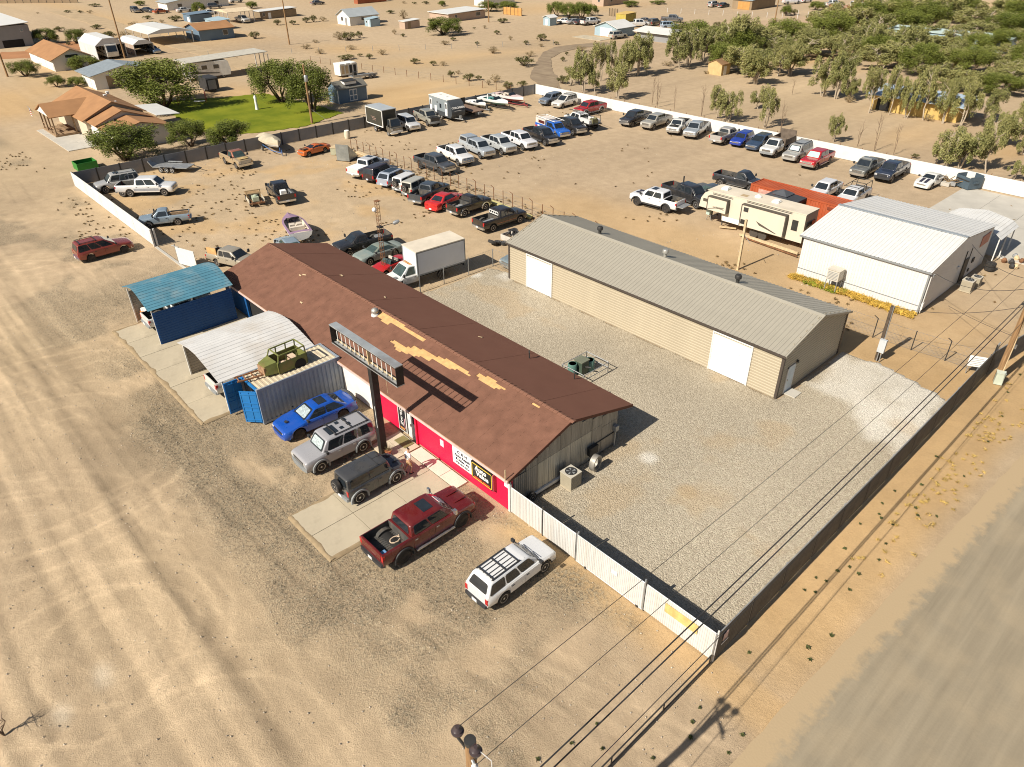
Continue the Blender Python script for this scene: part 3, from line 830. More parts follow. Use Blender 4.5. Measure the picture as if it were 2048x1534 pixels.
# window with OPEN sign, door
wn = MB().box(-31.28 - ox, -.02, .12, -30.42 - ox, .06, 2.05).obj('window', WHITEM, shop)
MB().box(-31.2 - ox, -.035, .2, -30.5 - ox, -.022, 1.97).obj('pane', GLASS, wn)
PINK = M('pink_lettering', (.6, .32, .36), .6)
for k, ch in enumerate('OPEN'):
 text('lettering', ch, .4, wn, (-30.87 - ox, -.04, 1.74 - k * .34), (R(90), 0, 0), WHITEPRINT, .0, 1.0)
MB().box(-30.62 - ox, -.045, .45, -30.56 - ox, -.036, 1.2).obj('sticker', PINK, wn)
MB().box(-31.1 - ox, -.045, .28, -30.62 - ox, -.036, .42).obj('sticker', M('orange_sticker', (.5, .22, .06), .6), wn)
dr = MB().box(-30.3 - ox, .0, .05, -29.42 - ox, .06, 2.05).obj('door', WHITEM, shop)
MB().box(-29.78 - ox, -.012, 1.25, -29.5 - ox, -.002, 1.9).obj('door_glass', GLASS, dr)
MB().box(-29.8 - ox, -.012, .1, -29.48 - ox, -.002, 1.2).obj('door_panel', M('grey_door_panel', (.42, .42, .44), .5), dr)
MB().box(-30.02 - ox, -.05, .95, -29.95 - ox, 0, 1.15).obj('door_handle', CHROME, dr)
MB().box(-29.42 - ox, -.12, 0, -29.28 - ox, .02, 2.26).obj('post', REDW, shop)
MB().box(-27.1 - ox, -.02, 1.15, -26.78 - ox, -.003, 1.6).obj('notice', M('pink_notice', (.75, .55, .58), .6, 0, .25, 14), shop)
MB().box(-21.62 - ox, -.02, 1.55, -21.28 - ox, -.003, 1.78).obj('notice', WHITEPRINT, shop)
# gable utilities
MB().box(.08, 25.35 - oy, .55, .3, 26.05 - oy, 1.1).obj('louvre', DARKSTEEL, shop)
mb = MB().box(.05, 25.99 - oy, 1.0, .09, 27.9 - oy, 1.04); mb.obj('batten', DARKSTEEL, shop)
mb = MB().tube((.15, 27.7 - oy, .0), (.15, 27.7 - oy, 1.35), .05, 8).box(.05, 27.55 - oy, 1.2, .3, 27.85 - oy, 1.55); mb.obj('electric_riser', STEEL, shop)
def board_sign(name, label, cat, loc, w_, h_, d, m, frame=None):
 t = thing(name, label, cat, loc)
 MB().box(-w_ / 2, 0, -h_ / 2, w_ / 2, d, h_ / 2).obj('board', m, t)
 if frame:
  mb = MB()
  e = .045
  for (x0, z0, x1, z1) in ((-w_ / 2 + .05, h_ / 2 - .05 - e, w_ / 2 - .05, h_ / 2 - .05), (-w_ / 2 + .05, -h_ / 2 + .05, w_ / 2 - .05, -h_ / 2 + .05 + e), (-w_ / 2 + .05, -h_ / 2 + .05, -w_ / 2 + .05 + e, h_ / 2 - .05), (w_ / 2 - .05 - e, -h_ / 2 + .05, w_ / 2 - .05, h_ / 2 - .05)):
   mb.box(x0, -.012, z0, x1, -.002, z1)
  mb.obj('border', frame, t)
 return t
up = (R(90), 0, 0)
s1 = board_sign('shop_sign', 'white C & H Auto Repair sign on the red wall', 'sign', (-24.95, 19.22, 1.35), 1.74, 1.14, .12, WHITEPRINT)
text('lettering', 'C & H', .27, s1, (0, -.012, .38), up, INK, .004, 1.25)
text('lettering', 'Auto Repair', .25, s1, (0, -.012, .12), up, INK, .003, 1.1)
text('lettering', '& Sales, Inc', .25, s1, (0, -.012, -.13), up, INK, .003, 1.05)
text('lettering', '928-453-2224', .19, s1, (0, -.012, -.39), up, INK, .002, 1.1)
s2 = board_sign('shop_sign', 'black Auto Value sign with a yellow border on the red wall', 'sign', (-23.2, 19.12, 1.38), 1.74, 1.14, .22, M('black_sign_face', (.02, .02, .018), .45), YELLOW)
text('lettering', 'Auto', .4, s2, (-.08, -.014, .27), up, WHITEPRINT, .012, 1.15)
text('lettering', 'Value', .4, s2, (.05, -.014, -.06), up, WHITEPRINT, .012, 1.15)
text('lettering', 'CERTIFIED SERVICE', .15, s2, (0, -.014, -.41), up, M('red_lettering', (.7, .1, .04), .6), .006, 1.0)
MB().box(.87, .0, -.57, .93, .22, .57).obj('sign_edge', M('rose_edge', (.45, .1, .12), .5), s2)
# ================================================================ TALL SIGN FRAME
sg = thing('sign_frame', 'tall empty pole sign frame with rows of bare white tubes', 'sign', (-29.93, 17.2, 0))
DARKPOST = M('dark_sign_post', (.03, .027, .024), .5, .2, .2, 2)
post_ = MB().box(-.17, -.2, 0, .17, .2, 6.15).obj('post', DARKPOST, sg)
mb = MB()
for z in (.75, .95, 1.15, 1.8, 2.9, 3.4, 4.6, 5.1):
 mb.box(-.185, -.1, z, -.172, .05 + .1 * (z % .3), z + .05)
mb.box(.05, -.212, 2.1, .08, -.202, 3.6)
mb.obj('paint_marks', WHITEPRINT, post_)
x0, x1, z0, z1, y0, y1 = -3.75, 2.72, 6.15, 7.38, -.24, .24
ROOFTIN = M('sign_sheet_metal', (.42, .44, .44), .4, .4, .15, 1.2, dirt=(.12, .07, .05), dirtamt=.6, dscale=.35)
MB().box(x0, y0, z1 - .05, x1, y1, z1).obj('top_panel', ROOFTIN, sg)
MB().box(x0, y0, z0, x1, y1, z0 + .06).obj('bottom_panel', ROOFTIN, sg)
em = MB().box(0, y0 + .01, z0 + .06, .04, y1 - .01, z1 - .05).mesh('end_panel', DARKPOST)
put('end_panel', em, sg, (x0, 0, 0)); put('end_panel', em, sg, (x1 - .04, 0, 0))
mb = MB()
for yy in (y0, y1 - .05):
 mb.box(x0, yy, z1 - .1, x1, yy + .05, z1 - .05).box(x0, yy, z0 + .06, x1, yy + .05, z0 + .12)
mb.obj('edge_rail', DARKPOST, sg)
tm = MB().tube((0, 0, z0 + .06), (0, 0, z1 - .05), .024, 8).mesh('tube', WHITE)
for i in range(14):
 put('tube', tm, sg, (x0 + .35 + i * (x1 - x0 - .7) / 13, 0, 0))
mb = MB().box(-.25, -.08, z0 + .06, -.17, .08, z1 - .05).box(x0 + .1, .05, z0 + .1, x1 - .1, .1, z0 + .18)
mb.obj('raceway', PALEWOOD, sg)
bx = MB()
for i in range(14):
 bx.box(x0 + .3 + i * (x1 - x0 - .7) / 13, -.05, z0 + .06, x0 + .4 + i * (x1 - x0 - .7) / 13, .05, z0 + .16)
bx.obj('tube_socket', STEEL, sg)
MB().path([(1.3, 0, z0), (1.32, 0, z0 - .7), (1.28, .02, z0 - 1.15)], .012, 4).obj('loose_wire', PALEWOOD, sg)
# ================================================================ TAN STEEL BUILDING
TANS = M('tan_steel_siding', (.41, .35, .25), .55, .05, .05, .6)
TANR = M('tan_steel_roof', (.37, .34, .275), .45, .15, .06, .5)
DTRIM = M('dark_brown_trim', (.07, .055, .045), .5)
TX0, TX1, TY0, TY1, TZ, TRY, TRZ = -42.75, -17.0, 39.2, 47.7, 3.35, 43.45, 4.62
tan = thing('steel_building', 'long tan steel building with white roll up doors', 'building', (TX1, TY0, 0))
ox, oy = TX1, TY0
TL = TX1 - TX0; TW = TY1 - TY0
core = MB().hexa([(-TL + .1, .1, 0), (-.1, .1, 0), (-.1, TW - .1, 0), (-TL + .1, TW - .1, 0)], [(-TL + .1, .1, TZ), (-.1, .1, TZ), (-.1, TW - .1, TZ), (-TL + .1, TW - .1, TZ)])
core.obj('wall_frame', DTRIM, tan)
def board(Lb, hb):
 mb = MB(); mb.loft([[(0, 0, 0), (0, -.035, .01), (0, -.035, hb * .5), (0, -.012, hb * .62), (0, -.012, hb), (0, .02, hb)], [(Lb, 0, 0), (Lb, -.035, .01), (Lb, -.035, hb * .5), (Lb, -.012, hb * .62), (Lb, -.012, hb), (Lb, .02, hb)]], close=True)
 return mb
nb_ = 16; hb = TZ / nb_
bl = board(TL - .16, hb).mesh('siding_board', TANS)
bw_ = board(TW - .16, hb).mesh('siding_board', TANS)
for i in range(nb_):
 put('siding_board', bl, tan, (-TL + .08, .04, i * hb))
 put('siding_board', bw_, tan, (-.04, .08, i * hb), R(90))
 put('siding_board', bw_, tan, (-TL + .04, TW - .08, i * hb), R(-90))
 put('siding_board', bl, tan, (-.08, TW - .04, i * hb), R(180))
for xx, a in ((-.04, 90), (-TL + .04, 90)):
 k = 0; z = TZ
 while z < TRZ - .2:
  y0 = (z - TZ + .06) / (TRZ - TZ) * (TRY - TY0)
  Lb = TW - 2 * y0
  if Lb > .6:
   o = board(Lb, hb).obj('siding_board', TANS, tan)
   if xx > -1:
    o.location = (xx, y0, z); o.rotation_euler = (0, 0, R(90))
   else:
    o.location = (xx, TW - y0, z); o.rotation_euler = (0, 0, R(-90))
  z += hb
tm_ = MB().box(-.09, -.09, 0, .09, .09, TZ - .02).mesh('corner_trim', DTRIM)
for x_, y_ in ((0, 0), (0, TW), (-TL, 0), (-TL, TW)):
 put('corner_trim', tm_, tan, (x_ + (-.06 if x_ == 0 else .06), y_ + (.06 if y_ == 0 else -.06), 0))
for x0, x1 in ((-40.45, -37.6), (-22.15, -19.28)):
 d_ = MB()
 zz = .05
 while zz < 2.85:
  d_.box(x0 - ox, -.05, zz, x1 - ox, -.0, zz + .125); zz += .14
 d_ = d_.obj('rollup_door', M('white_door_steel', (.70, .69, .66), .45, 0, .02), tan)
 MB().box(x0 - .1 - ox, -.07, 0, x0 - ox, .02, 2.95).box(x1 - ox, -.07, 0, x1 + .1 - ox, .02, 2.95).box(x0 - .1 - ox, -.07, 2.95, x1 + .1 - ox, .02, 3.05).obj('door_frame', WHITEM, tan)
pd_ = MB().box(.0, 40.12 - oy, .05, .03, 40.95 - oy, 1.95).obj('door', M('pale_blue_door', (.55, .62, .66), .45), tan)
MB().box(.03, 40.2 - oy, .95, .07, 40.26 - oy, 1.1).obj('door_handle', CHROME, pd_)
mb = MB()
for (a, b, c, d) in ((40.04, 40.12, 0, 2.03), (40.95, 41.03, 0, 2.03), (40.04, 41.03, 1.95, 2.03)):
 mb.box(-.01, a - oy, c, .045, b - oy, d)
mb.obj('door_frame', WHITEM, tan)
MB().box(.0, 41.05 - oy, 2.05, .14, 41.15 - oy, 2.22).obj('wall_lamp', DARKSTEEL, tan)
MB().box(.05, 40.1 - oy, 0, .85, 41.0 - oy, .09).obj('door_step', CONCG, tan)
# roof in ribbed panels
npn = 28; pw = (TL + .3) / npn
def ribbed(pw, run, z0, z1, ribs=3, hgt=.035):
 mb = MB(); secs = []
 pts = []
 for k in range(ribs):
  b = pw * k / ribs; q = pw / ribs
  pts += [(b + .002, 0), (b + q * .32, 0), (b + q * .42, hgt), (b + q * .62, hgt), (b + q * .72, 0)]
 pts.append((pw - .002, 0))
 for (x, h) in pts:
  secs.append([(x, 0, z0 + h - .02), (x, run, z1 + h - .02), (x, run, z1 + h), (x, 0, z0 + h)])
 mb.loft(secs, close=True)
 return mb
pf = ribbed(pw, TRY - TY0 + .2, TZ - .02, TRZ).mesh('roof_panel', TANR)
pb_ = ribbed(pw, TY1 - TRY + .3, TZ - .06, TRZ).mesh('roof_panel', TANR)
for i in range(npn):
 put('roof_panel', pf, tan, (-TL - .15 + i * pw, -.2, .03 + rng.uniform(0, .004)))
 put('roof_panel', pb_, tan, (-TL - .15 + (i + 1) * pw, TW + .3, .03 + rng.uniform(0, .004)), R(180))
MB().hexa([(-TL - .17, TRY - oy - .22, TRZ - .02), (.17, TRY - oy - .22, TRZ - .02), (.17, TRY - oy, TRZ + .05), (-TL - .17, TRY - oy, TRZ + .05)], [(-TL - .17, TRY - oy - .22, TRZ + .01), (.17, TRY - oy - .22, TRZ + .01), (.17, TRY - oy, TRZ + .09), (-TL - .17, TRY - oy, TRZ + .09)]).hexa([(-TL - .17, TRY - oy, TRZ + .05), (.17, TRY - oy, TRZ + .05), (.17, TRY - oy + .22, TRZ - .02), (-TL - .17, TRY - oy + .22, TRZ - .02)], [(-TL - .17, TRY - oy, TRZ + .09), (.17, TRY - oy, TRZ + .09), (.17, TRY - oy + .22, TRZ + .01), (-TL - .17, TRY - oy + .22, TRZ + .01)]).obj('ridge_cap', TANR, tan)
MB().box(-TL - .15, -.26, TZ - .12, .15, -.21, TZ + .02).obj('gutter', DTRIM, tan)
mb = MB()
for xx in (.13, -TL - .17):
 mb.hexa([(xx, -.2, TZ - .1), (xx + .04, -.2, TZ - .1), (xx + .04, TRY - oy, TRZ - .06), (xx, TRY - oy, TRZ - .06)], [(xx, -.2, TZ + .05), (xx + .04, -.2, TZ + .05), (xx + .04, TRY - oy, TRZ + .07), (xx, TRY - oy, TRZ + .07)])
 mb.hexa([(xx, TRY - oy, TRZ - .06), (xx + .04, TRY - oy, TRZ - .06), (xx + .04, TW + .3, TZ - .14), (xx, TW + .3, TZ - .14)], [(xx, TRY - oy, TRZ + .07), (xx + .04, TRY - oy, TRZ + .07), (xx + .04, TW + .3, TZ + .02), (xx, TW + .3, TZ + .02)])
mb.obj('rake_trim', TANR, tan)
for x_, mm in ((-36.8, DARKSTEEL), (-30.15, GALVL), (-23.75, DARKSTEEL)):
 v_ = MB().lathe([(.13, -.2), (.13, .3), (.24, .33), (.25, .5), (.2, .6), (.02, .63)], 14).obj('roof_vent', mm, tan, 40, (x_ - ox, TRY + .55 - oy, TRZ - .12))
# ================================================================ WHITE STEEL BUILDING
WRIB = M('white_ribbed_steel', (.66, .65, .62), .45, .05, .05, .6, dirt=(.5, .46, .38), dirtamt=.25, dscale=.4)
WX0, WX1, WY0, WY1, WZ, WRY, WRZ = -25.9, -15.55, 58.0, 72.0, 3.55, 64.3, 4.6
wb_ = thing('steel_building', 'white ribbed steel building with a low gable roof', 'building', (WX1, WY0, 0))
ox, oy = WX1, WY0; WL = WX1 - WX0; WW = WY1 - WY0
MB().box(-WL + .06, .06, 0, -.06, WW - .06, WZ - .02).obj('wall_frame', GREYTRIM, wb_)
def wallpanel(pw, h, ribs=4):
 mb = MB(); secs = []
 for k in range(ribs):
  b = pw * k / ribs; q = pw / ribs
  for (x, d) in ((b + .003, 0), (b + q * .35, 0), (b + q * .45, .03), (b + q * .65, .03), (b + q * .75, 0)):
   secs.append([(x, -d, 0), (x, .03 - d, 0), (x, .03 - d, h), (x, -d, h)])
 secs.append([(pw - .003, 0, 0), (pw - .003, .03, 0), (pw - .003, .03, h), (pw - .003, 0, h)])
 mb.loft(secs, close=True)
 return mb
k1 = 11; p1_ = WL / k1
wp_low = wallpanel(p1_, .62).mesh('wall_panel', WRIB); wp_up = wallpanel(p1_, WZ - .68).mesh('wall_panel', WRIB)
for i in range(k1):
 put('wall_panel', wp_low, wb_, (-WL + i * p1_, 0.0, .04)); put('wall_panel', wp_up, wb_, (-WL + i * p1_, .0, .68))
k2 = 14; p2_ = WW / k2
def roofz(y):
 return WRZ - abs(WRY - y) * ((WRZ - WZ) / (WRY - WY0) if y < WRY else (WRZ - WZ) / (WY1 - WRY))
for i in range(k2):
 h_ = min(roofz(WY0 + i * p2_), roofz(WY0 + (i + 1) * p2_)) - .08
 put('wall_panel', wallpanel(p2_, h_).mesh('wall_panel', WRIB), wb_, (.0, i * p2_, .03), R(90))
MB().box(-WL, -.03, .63, 0, -.0, .69).obj('wall_trim', GREYTRIM, wb_)
MB().box(-.05, -.05, 0, .06, .06, WZ).obj('corner_trim', GREYTRIM, wb_)
k3 = 11; p3_ = (WL + .5) / k3
wf = ribbed(p3_, WRY - WY0 + .15, WZ, WRZ, 3, .04).mesh('roof_panel', WRIB); wk = ribbed(p3_, WY1 - WRY + .35, WZ - .03, WRZ, 3, .04).mesh('roof_panel', WRIB)
for i in range(k3):
 put('roof_panel', wf, wb_, (-WL - .35 + i * p3_, -.15, .04 + rng.uniform(0, .006))); put('roof_panel', wk, wb_, (-WL - .35 + (i + 1) * p3_, WW + .35, .04 + rng.uniform(0, .006)), R(180))
MB().box(-WL - .35, WRY - oy - .2, WRZ + .07, .15, WRY - oy + .2, WRZ + .11).obj('ridge_cap', M('grey_ridge_cap', (.33, .36, .38), .5, .3), wb_)
MB().box(-WL - .35, -.22, WZ - .1, .16, -.16, WZ + .04).obj('gutter', GREYTRIM, wb_)
d_ = MB().box(.04, 66.2 - oy, .05, .08, 67.1 - oy, 2.1).obj('door', DARKSTEEL, wb_)
MB().box(.035, 66.05 - oy, 0, .075, 66.15 - oy, 2.9).box(.035, 67.15 - oy, 0, .075, 67.25 - oy, 2.9).obj('door_trim', DARKTRIM, wb_)
MB().box(.04, 68.3 - oy, 1.2, .1, 68.8 - oy, 1.6).obj('meter_box', DARKSTEEL, wb_)
MB().box(.04, 67.9 - oy, .5, .1, 68.2 - oy, .75).obj('meter_box', DARKSTEEL, wb_)
MB().box(.04, 69.2 - oy, 2.35, .075, 71.2 - oy, 3.3).obj('sign_panel', M('faded_red_sign', (.42, .16, .1), .6, 0, .2, 1.5), wb_)
MB().box(.04, 64.6 - oy, 1.75, .16, 64.9 - oy, 1.95).obj('wall_lamp', WHITEM, wb_)
mb = MB().path([(.12, .15, .1), (.12, .15, 3.3)], .04, 8).box(.05, .1, .35, .2, .3, .95).box(.05, .2, 1.1, .16, .4, 1.5); mb.obj('riser_pipe', WHITEM, wb_)
mb = MB().path([(.1, .2, 3.2), (.25, .4, 3.35), (.3, .6, 3.1)], .035, 6).lathe([(.12, 0), (.12, .15)], 10, (.15, .3, 3.1)); mb.obj('service_head', STEEL, wb_)
# ================================================================ VEHICLES
def lerp(a, b, t):
 return a + (b - a) * t
WHEELS = {}
def wheel_meshes(r, wdt, style):
 key = (round(r, 2), round(wdt, 2), style)
 if key in WHEELS:
  return WHEELS[key]
 h = wdt / 2
 tyre = MB().lathe([(r * .60, -h * .9), (r * .9, -h), (r * .985, -h * .8), (r, -h * .3), (r, h * .3), (r * .985, h * .8), (r * .9, h), (r * .60, h * .9)], 22, (0, 0, 0), 'y').mesh('wheel', RUBBER, 35)
 mb = MB()
 ri = r * (.66 if style != 'small' else .55)
 for sgn in (-1, 1):
  y = sgn * h * .93
  mb.lathe([(ri, y - sgn * .03), (ri, y), (ri * .9, y), (ri * .86, y - sgn * .05)] if sgn > 0 else [(ri * .86, y - sgn * .05), (ri * .9, y), (ri, y), (ri, y - sgn * .03)], 20, (0, 0, 0), 'y', 0)
  mb.lathe([(ri * .88, y - sgn * .05), (.01, y - sgn * .055)], 18, (0, 0, 0), 'y', 1)
  mb.lathe([(ri * .26, y - sgn * .06), (ri * .24, y - sgn * .002), (.01, y)], 10, (0, 0, 0), 'y', 0)
  n_ = 8 if style == 'steel' else 5
  for k in range(n_):
   a = 2 * math.pi * k / n_
   ca, sa = math.cos(a), math.sin(a)
   w_ = ri * (.13 if style != 'steel' else .17)
   P = lambda rr, tt, yy: (rr * ca - tt * sa, yy, rr * sa + tt * ca)
   mb.hexa([P(ri * .15, -w_, y - sgn * .05), P(ri * .9, -w_ * .8, y - sgn * .05), P(ri * .9, w_ * .8, y - sgn * .05), P(ri * .15, w_, y - sgn * .05)],
     [P(ri * .15, -w_, y - sgn * .006), P(ri * .9, -w_ * .8, y - sgn * .012), P(ri * .9, w_ * .8, y - sgn * .012), P(ri * .15, w_, y - sgn * .006)], 0)
 fm = {'black': BLACKRIM, 'white': WHITE}.get(style, ALLOY)
 rim = mb.mesh('rim', [fm, UNDER], 40)
 WHEELS[key] = (tyre, rim)
 return WHEELS[key]
# bodies -------------------------------------------------------------------
def truck_spec(cab='crew', bed=1.75, wb=3.9, lift=0.0, W=1.98, H=1.92, wr=.40, hood=1.16, box=None, **k):
 d = dict(kind='truck', wb=wb, fo=.95, ro=1.2, W=W, H=H + lift, wr=wr, sill=.48 + lift, belt=1.24 + lift, hn=hood - .06 + lift, hc=hood + .04 + lift,
   cowl=.52, ws=.66, cablen={'reg': 1.0, 'ext': 1.62, 'crew': 2.12}[cab], cab=cab, tumble=.13, bed=bed, box=box, nose_w=.9, lift=lift)
 d.update(k)
 return d
def suv_spec(wb=2.85, W=1.9, H=1.8, wr=.37, **k):
 d = dict(kind='suv', wb=wb, fo=.88, ro=.98, W=W, H=H, wr=wr, sill=.42, belt=1.08, hn=.98, hc=1.1, cowl=.5, ws=.62, rear=.22, tumble=.13, nose_w=.86, npane=3, lift=0)
 d.update(k)
 return d
def van_spec(**k):
 return suv_spec(**dict(dict(wb=2.95, W=1.95, H=1.72, fo=.92, ro=1.0, hn=.82, hc=1.02, belt=1.02, sill=.3, wr=.33, cowl=.62, ws=1.0, rear=.2, nose_w=.78), **k))
def car_spec(wb=2.9, W=1.86, H=1.44, wr=.34, **k):
 d = dict(kind='car', wb=wb, fo=.92, ro=1.08, W=W, H=H, wr=wr, sill=.27, belt=.92, hn=.72, hc=.94, cowl=.62, ws=.82, rear=.72, deck=.62, deckz=.98, tumble=.2, nose_w=.8, npane=2, lift=0)
 d.update(k)
 return d
def make_body(sp):
 wb, W, wr = sp['wb'], sp['W'], sp['wr']
 xf, xr = wb / 2, -wb / 2
 nose, tail = xf + sp['fo'], xr - sp['ro']
 xc = xf - sp['cowl'] + .15
 xw = xc - sp['ws']
 truck = sp['kind'] == 'truck'
 if truck:
  xb = xw - sp['cablen']
  bed0 = xb - .06
 else:
  xb = tail + (sp['deck'] if sp['kind'] == 'car' else .04)
 sp.update(xf=xf, xr=xr, nose=nose, tail=tail, xc=xc, xw=xw, xb=xb)
 ra = wr + .085
 belt, hn, hc, sill = sp['belt'], sp['hn'], sp['hc'], sp['sill']
 cz = wr + sp['lift'] * .0
 xs_ = {nose, nose - .05, nose - .16, nose - .4, xc, xc - .02, xb, tail, tail + .05, tail + .14, (xf + xr) / 2}
 for xa in (xf, xr):
  for k in range(9):
   xs_.add(xa + ra * math.cos(math.pi * k / 8))
  xs_.add(xa + ra + .012); xs_.add(xa - ra - .012)
 isbed = truck and not sp['box']
 if truck:
  xs_ |= {bed0, bed0 - .012}
  if isbed:
   xs_ |= {bed0 - .06, bed0 - .072, tail + .085, tail + .073}
 xs_ = sorted(xs_, reverse=True)
 xs_ = [x for x in xs_ if x >= (tail if not (truck and sp['box']) else bed0 - .02)]
 def top(x):
  if x > nose - .16:
   return lerp(hn - .05, hn, min(1, (nose - x) / .16)) if x < nose else hn - .1
  if x > xc:
   return lerp(hn, hc, (nose - .16 - x) / (nose - .16 - xc))
  if x >= xb - .01:
   return lerp(hc, belt, min(1, (xc - x) / .5))
  if truck:
   return belt + .04
  if sp['kind'] == 'car':
   return lerp(belt + .02, sp['deckz'], min(1, (xb - x) / .25)) - (.06 if x < tail + .1 else 0)
  return belt
 def half(x):
  h = W / 2
  if x > nose - .4:
   t = (x - (nose - .4)) / .4
   h *= lerp(1, sp['nose_w'], t * t)
  if x < tail + .3 and not truck:
   t = (tail + .3 - x) / .3
   h *= lerp(1, .9, t * t)
  return h
 def bot(x):
  b = sill
  if x > nose - .2:
   b = sill - .06
  if x < tail + .3:
   b = sill + .04
  for xa in (xf, xr):
   dx = abs(x - xa)
   if dx < ra + 1e-6:
    b = max(b, cz + math.sqrt(max(0, ra * ra - dx * dx)))
  return b
 secs = []
 for x in xs_:
  t, h, b = top(x), half(x), bot(x)
  inbed = isbed and (tail + .08 < x < bed0 - .065)
  s1 = lerp(b, t, .12); s2 = lerp(b, t, .55)
  ins = .10 if sp['kind'] != 'car' else .14
  pts = [(x, 0, b), (x, h - .05, b), (x, h, s1), (x, h + .012, s2), (x, h - .02, t - .07), (x, h - .06, t - .012)]
  if inbed:
   fl = sp.get('floor', .78 + sp['lift'])
   pts += [(x, h - .115, t - .0), (x, h - .125, fl), (x, 0, fl)]
  else:
   pts += [(x, h - ins, t), (x, (h - ins) * .6, t + .025), (x, 0, t + .035)]
  secs.append(pts)
 mb = MB()
 n = len(secs[0])
 for j in range(len(secs) - 1):
  for sgn in (1, -1):
   vs = [(p[0], p[1] * sgn, p[2]) for p in secs[j]] + [(p[0], p[1] * sgn, p[2]) for p in secs[j + 1]]
   bedseg = isbed and (tail + .07 < xs_[j + 1]) and (xs_[j] < bed0 - .055)
   for i in range(n - 1):
    mi = 1 if i == 0 else (2 if (bedseg and i >= 6) else 0)
    f = (i, i + 1, n + i + 1, n + i)
    mb.add([vs[q] for q in f], [(0, 1, 2, 3) if sgn > 0 else (3, 2, 1, 0)], mi)
 for sc in (secs[0], secs[-1]):
  mb.add([(p[0], p[1], p[2]) for p in sc] + [(p[0], -p[1], p[2]) for p in sc[::-1]], [tuple(range(2 * n))])
 me = mb.mesh('body', [sp.get('bodymat', PAINT), UNDER, LINER])
 bm = bmesh.new(); bm.from_mesh(me)
 bmesh.ops.remove_doubles(bm, verts=bm.verts, dist=.0008)
 bmesh.ops.recalc_face_normals(bm, faces=bm.faces)
 bm.to_mesh(me); bm.free()
 me.polygons.foreach_set('use_smooth', [True] * len(me.polygons)); me.set_sharp_from_angle(angle=R(38))
 sp['topf'], sp['halff'], sp['botf'] = top, half, bot
 return me
def make_cab(sp):
 """greenhouse with rounded edges, plus the numbers the panes need"""
 truck = sp['kind'] == 'truck'
 H, belt, tum = sp['H'], sp['belt'], sp['tumble']
 yb = sp['W'] / 2 - .075
 yr = yb - tum
 x0b, x1b = sp['xc'] + .03, (sp['xb'] - .01)
 x0r = sp['xw']
 if truck:
  x1r = sp['xb'] + .10
 elif sp['kind'] == 'car':
  x1r = sp['xb'] + sp['rear']
 else:
  x1r = sp['tail'] + sp['rear']
  x1b = sp['tail'] + .03
 zb = belt - .03
 sp.update(gh=(x0b, x1b, x0r, x1r, yb, yr, zb, H))
 bm = bmesh.new()
 b = [bm.verts.new(p) for p in ((x0b, yb * .93, zb), (x0b, -yb * .93, zb), (x1b, -yb, zb), (x1b, yb, zb))]
 hr = H - .05
 t = [bm.verts.new(p) for p in ((x0r, yr * .95, hr), (x0r, -yr * .95, hr), (x1r, -yr * .97, hr), (x1r, yr * .97, hr))]
 m_ = .12
 c = [bm.verts.new(p) for p in ((x0r - .28, yr * .8, H), (x0r - .28, -yr * .8, H), (x1r + .2, -yr * .8, H - .01), (x1r + .2, yr * .8, H - .01))]
 for i in range(4):
  bm.faces.new((b[i], b[(i + 1) % 4], t[(i + 1) % 4], t[i]))
  bm.faces.new((t[i], t[(i + 1) % 4], c[(i + 1) % 4], c[i]))
 bm.faces.new(c)
 ed = [e for e in bm.edges if not (e.verts[0] in b and e.verts[1] in b)]
 bmesh.ops.bevel(bm, geom=ed, offset=.075, segments=3, affect='EDGES', profile=.55)
 bmesh.ops.recalc_face_normals(bm, faces=bm.faces)
 me = bpy.data.meshes.new('cab'); bm.to_mesh(me); bm.free()
 me.materials.append(sp.get('roofmat', PAINT))
 me.polygons.foreach_set('use_smooth', [True] * len(me.polygons)); me.set_sharp_from_angle(angle=R(30))
 return me
def ghp(sp, u, v, side, off):
 """point on the greenhouse side: u 0 front..1 rear, v 0 belt..1 roof"""
 x0b, x1b, x0r, x1r, yb, yr, zb, H = sp['gh']
 z = lerp(zb, H - .05, v)
 x = lerp(lerp(x0b, x0r, v), lerp(x1b, x1r, v), u)
 y = lerp(lerp(yb * .93, yr * .95, v), lerp(yb, yr * .97, v), u)
 return (x, side * (y + off), z)
def pane_mesh(name, q, m, nrm, th=.012):
 nv = Vector(nrm).normalized() * th
 a = [Vector(p) for p in q]
 # rounded corners: cut each corner
 pts = []
 for i in range(4):
  p, pr, nx = a[i], a[i - 1], a[(i + 1) % 4]
  d1, d2 = (pr - p), (nx - p)
  k = .06
  pts += [p + d1.normalized() * min(k, d1.length * .3), p + d2.normalized() * min(k, d2.length * .3)]
 return MB().hexa([tuple(p - nv) for p in pts], [tuple(p + nv) for p in pts]).mesh(name, m)
